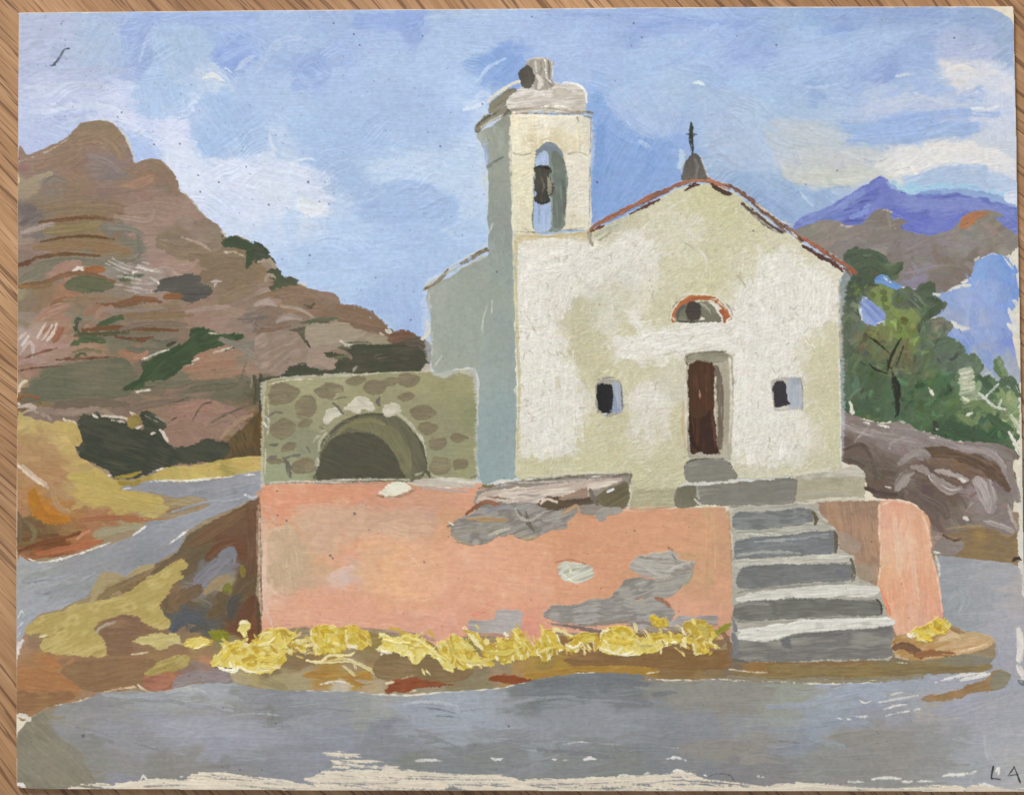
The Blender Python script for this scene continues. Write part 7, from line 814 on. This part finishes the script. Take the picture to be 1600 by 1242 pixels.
cr = nn('ShaderNodeValToRGB'); cr.color_ramp.elements[0].position = .35; cr.color_ramp.elements[0].color = (.50, .40, .29, 1); cr.color_ramp.elements[1].position = .65; cr.color_ramp.elements[1].color = (.74, .64, .50, 1)
ll(nz.outputs['Fac'], cr.inputs['Fac']); ll(cr.outputs['Color'], b.inputs['Base Color']); b.inputs['Roughness'].default_value = .8
card = new_mesh('card', vs, fs, painting, m, False)
card.data.update()

# each motif becomes a relief of its own, with its pigment stored on the vertices
XW = (np.arange(W) / S + X0 - CX) * MM; YW = (CY - (np.arange(H) / S + Y0)) * MM
ZW = CARD + .00008 + Z * .00016
fl_ = L[:-1, :-1]
same = L[:-1, :-1]
valid = (L[:-1, :-1] >= 0) & (L[1:, :-1] >= 0) & (L[:-1, 1:] >= 0) & (L[1:, 1:] >= 0)
def relief_mesh(name, ident, parent):
    ys, xs = np.nonzero((same == ident) & valid)
    if len(ys) < 4: return None
    a = ys * W + xs
    quads = np.stack([a, a + W, a + W + 1, a + 1], 1)
    uq, inv = np.unique(quads, return_inverse=True); inv = inv.reshape(-1)
    vy, vx = np.divmod(uq, W)
    co = np.stack([XW[vx], YW[vy], ZW[vy, vx]], 1).astype(f32)
    me = bpy.data.meshes.new(name); me.vertices.add(len(uq)); me.vertices.foreach_set('co', co.ravel())
    nf = len(quads); me.loops.add(nf * 4); me.loops.foreach_set('vertex_index', inv.astype(np.int32))
    me.polygons.add(nf); me.polygons.foreach_set('loop_start', np.arange(0, nf * 4, 4, dtype=np.int32)); me.polygons.foreach_set('loop_total', np.full(nf, 4, np.int32))
    me.polygons.foreach_set('use_smooth', np.ones(nf, bool))
    me.update(calc_edges=True)
    at = me.color_attributes.new('pigment', 'FLOAT_COLOR', 'POINT')
    at.data.foreach_set('color', np.concatenate([lin[vy, vx], np.ones((len(uq), 1), f32)], 1).astype(f32).ravel())
    me.materials.append(M_PAINT)
    o = bpy.data.objects.new(name, me); COL.objects.link(o); o.parent = parent
    return o
LAB = {
 'painted_sky': 'streaky blue sky with pale clouds', 'painted_mountain': 'violet mountain ridge at the right', 'painted_mountain/foothill': 'grey brown foothill in front of the violet ridge',
 'painted_water': 'patch of bright blue beside the trees', 'painted_tree': 'dark green tree mass right of the chapel', 'painted_tree/trunk': 'thin black trunk with bare branches',
 'painted_rock': 'purplish brown rocks right of the chapel', 'painted_rock/ochre_bank': 'ochre bank under the rocks', 'painted_hillside': 'brown rocky hill at the left', 'painted_dry_field': 'yellow field and orange earth left of the lane',
 'painted_lane': 'grey lane winding off to the left', 'painted_verge': 'brown and ochre verge between the wall and the road', 'painted_road': 'grey road across the foreground', 'painted_outbuilding': 'olive stone outbuilding with an arched opening',
 'painted_chapel': 'cream and white gabled chapel front', 'painted_chapel/side_wall': 'blue grey shaded side wall', 'painted_chapel/bell_tower': 'cream bell tower', 'painted_chapel/door': 'dark brown door',
 'painted_wall': 'salmon pink terrace wall with bare stone patches', 'painted_wall/wall_return': 'shaded brown return of the wall behind the steps', 'painted_wall/wall_end': 'bright rounded end of the wall',
 'painted_steps': 'grey stone steps with white treads', 'painted_rock_ledge': 'pale ledge along the top of the pink wall', 'painted_flowers': 'row of yellow flowering tufts along the foot of the wall', 'signature': 'letters L A in black at the bottom right corner', 'ink_mark': 'short dark slanting mark in the top left of the sky'}
objs = {}
for full, ident in IDS.items():
    segs = full.split('/')
    if full == 'card': o = relief_mesh('priming', 0, card); continue
    par = painting
    if len(segs) == 2:
        if segs[0] not in objs:
            e = bpy.data.objects.new(segs[0], None); COL.objects.link(e); e.parent = painting; objs[segs[0]] = e
            if segs[0] in LAB: e['label'] = LAB[segs[0]]
        par = objs[segs[0]]
    o = relief_mesh(segs[-1].split('#')[0], ident, par)
    if o is None: continue
    objs[full] = o
    if full in LAB: o['label'] = LAB[full]
print('faces', int(valid.sum()), 'parts', len(objs))

# ---- the wooden table top under the painting
m, t, b, nn, ll = nt_mat('oak_veneer')
tc = nn('ShaderNodeTexCoord')
def mapping(rot, scale, src):
    r = nn('ShaderNodeMapping'); r.inputs['Rotation'].default_value = (0, 0, rot); ll(src, r.inputs['Vector'])
    s = nn('ShaderNodeMapping'); s.inputs['Scale'].default_value = scale; ll(r.outputs['Vector'], s.inputs['Vector']); return s.outputs['Vector']
def noise(vec, sc_, det=4, rough=.55, dist=0):
    q = nn('ShaderNodeTexNoise'); q.inputs['Scale'].default_value = sc_; q.inputs['Detail'].default_value = det; q.inputs['Roughness'].default_value = rough; q.inputs['Distortion'].default_value = dist; ll(vec, q.inputs['Vector']); return q.outputs['Fac']
def ramp(v, stops):
    q = nn('ShaderNodeValToRGB'); e = q.color_ramp.elements
    while len(e) < len(stops): e.new(.5)
    for el, (p_, c_) in zip(e, stops): el.position = p_; el.color = tuple(c_) + (1,)
    ll(v, q.inputs['Fac']); return q.outputs['Color']
def mix(a, b_, f, mode='MIX'):
    q = nn('ShaderNodeMix'); q.data_type = 'RGBA'; q.blend_type = mode
    if isinstance(f, float): q.inputs['Factor'].default_value = f
    else: ll(f, q.inputs['Factor'])
    ll(a, q.inputs['A'])
    if isinstance(b_, tuple): q.inputs['B'].default_value = b_
    else: ll(b_, q.inputs['B'])
    return q.outputs['Result']
# slight wander of the grain
wv = nn('ShaderNodeTexNoise'); wv.inputs['Scale'].default_value = 6; wv.inputs['Detail'].default_value = 1; ll(tc.outputs['Object'], wv.inputs['Vector'])
sub = nn('ShaderNodeVectorMath'); sub.operation = 'MULTIPLY_ADD'; ll(wv.outputs['Color'], sub.inputs[0]); sub.inputs[1].default_value = (.035, .035, 0); ll(tc.outputs['Object'], sub.inputs[2])
G0 = math.radians(45)
src = sub.outputs['Vector']
band = noise(mapping(G0, (2.2, 34, 1), src), 3, 3, .6, .3); medn = noise(mapping(G0, (9, 190, 1), src), 2, 3, .6, .3)
fib = noise(mapping(G0, (30, 900, 1), src), 1.5, 4, .7, .1); linev = noise(mapping(G0, (12, 400, 1), src), 1.3, 2, .55, .15); pore = noise(mapping(G0, (34, 1150, 1), src), 1, 2, .6, .1)
blot = noise(tc.outputs['Object'], 9, 2, .5)
base = ramp(band, [(.30, (.40, .225, .112)), (.46, (.45, .262, .136)), (.58, (.50, .30, .162)), (.75, (.55, .35, .20))])
base = mix(base, ramp(blot, [(.35, (.80, .76, .74)), (.65, (1.18, 1.2, 1.22))]), 1., 'MULTIPLY')
base = mix(base, ramp(medn, [(.33, (.76, .70, .64)), (.5, (.97, .95, .93)), (.68, (1.15, 1.15, 1.13))]), .7, 'MULTIPLY')
base = mix(base, ramp(fib, [(.30, (.62, .55, .48)), (.46, (.95, .93, .91)), (.7, (1.12, 1.11, 1.1))]), .7, 'MULTIPLY')
def one(col, k):
    q = nn('ShaderNodeSeparateColor'); ll(col, q.inputs['Color']); w_ = nn('ShaderNodeMath'); w_.operation = 'MULTIPLY'; ll(q.outputs['Red'], w_.inputs[0]); w_.inputs[1].default_value = k; return w_.outputs[0]
lm = one(ramp(linev, [(.575, (0, 0, 0)), (.61, (1, 1, 1)), (.66, (.8, .8, .8))]), .78); base = mix(base, (.125, .055, .028, 1), lm)
pm = one(ramp(pore, [(.60, (0, 0, 0)), (.66, (1, 1, 1))]), .6); base = mix(base, (.13, .06, .03, 1), pm)
ll(base, b.inputs['Base Color']); b.inputs['Roughness'].default_value = .5; b.inputs['Specular IOR Level'].default_value = .35
ad = nn('ShaderNodeMath'); ad.operation = 'ADD'; ll(lm, ad.inputs[0]); ll(pm, ad.inputs[1])
bp = nn('ShaderNodeBump'); bp.invert = True; bp.inputs['Strength'].default_value = .35; bp.inputs['Distance'].default_value = .0003; ll(ad.outputs[0], bp.inputs['Height']); ll(bp.outputs['Normal'], b.inputs['Normal'])
import bmesh
bm = bmesh.new(); bmesh.ops.create_cube(bm, size=1)
for v in bm.verts: v.co.x *= 1.5; v.co.y *= 1.0; v.co.z = v.co.z * .03 - .015
bmesh.ops.bevel(bm, geom=bm.edges[:], offset=.003, segments=3, affect='EDGES')
me = bpy.data.meshes.new('table_top'); bm.to_mesh(me); bm.free(); me.materials.append(m)
tb = bpy.data.objects.new('table_top', me); COL.objects.link(tb)
tag(tb, 'brown wooden table top with slanting grain under the painting', 'table', kind='structure')
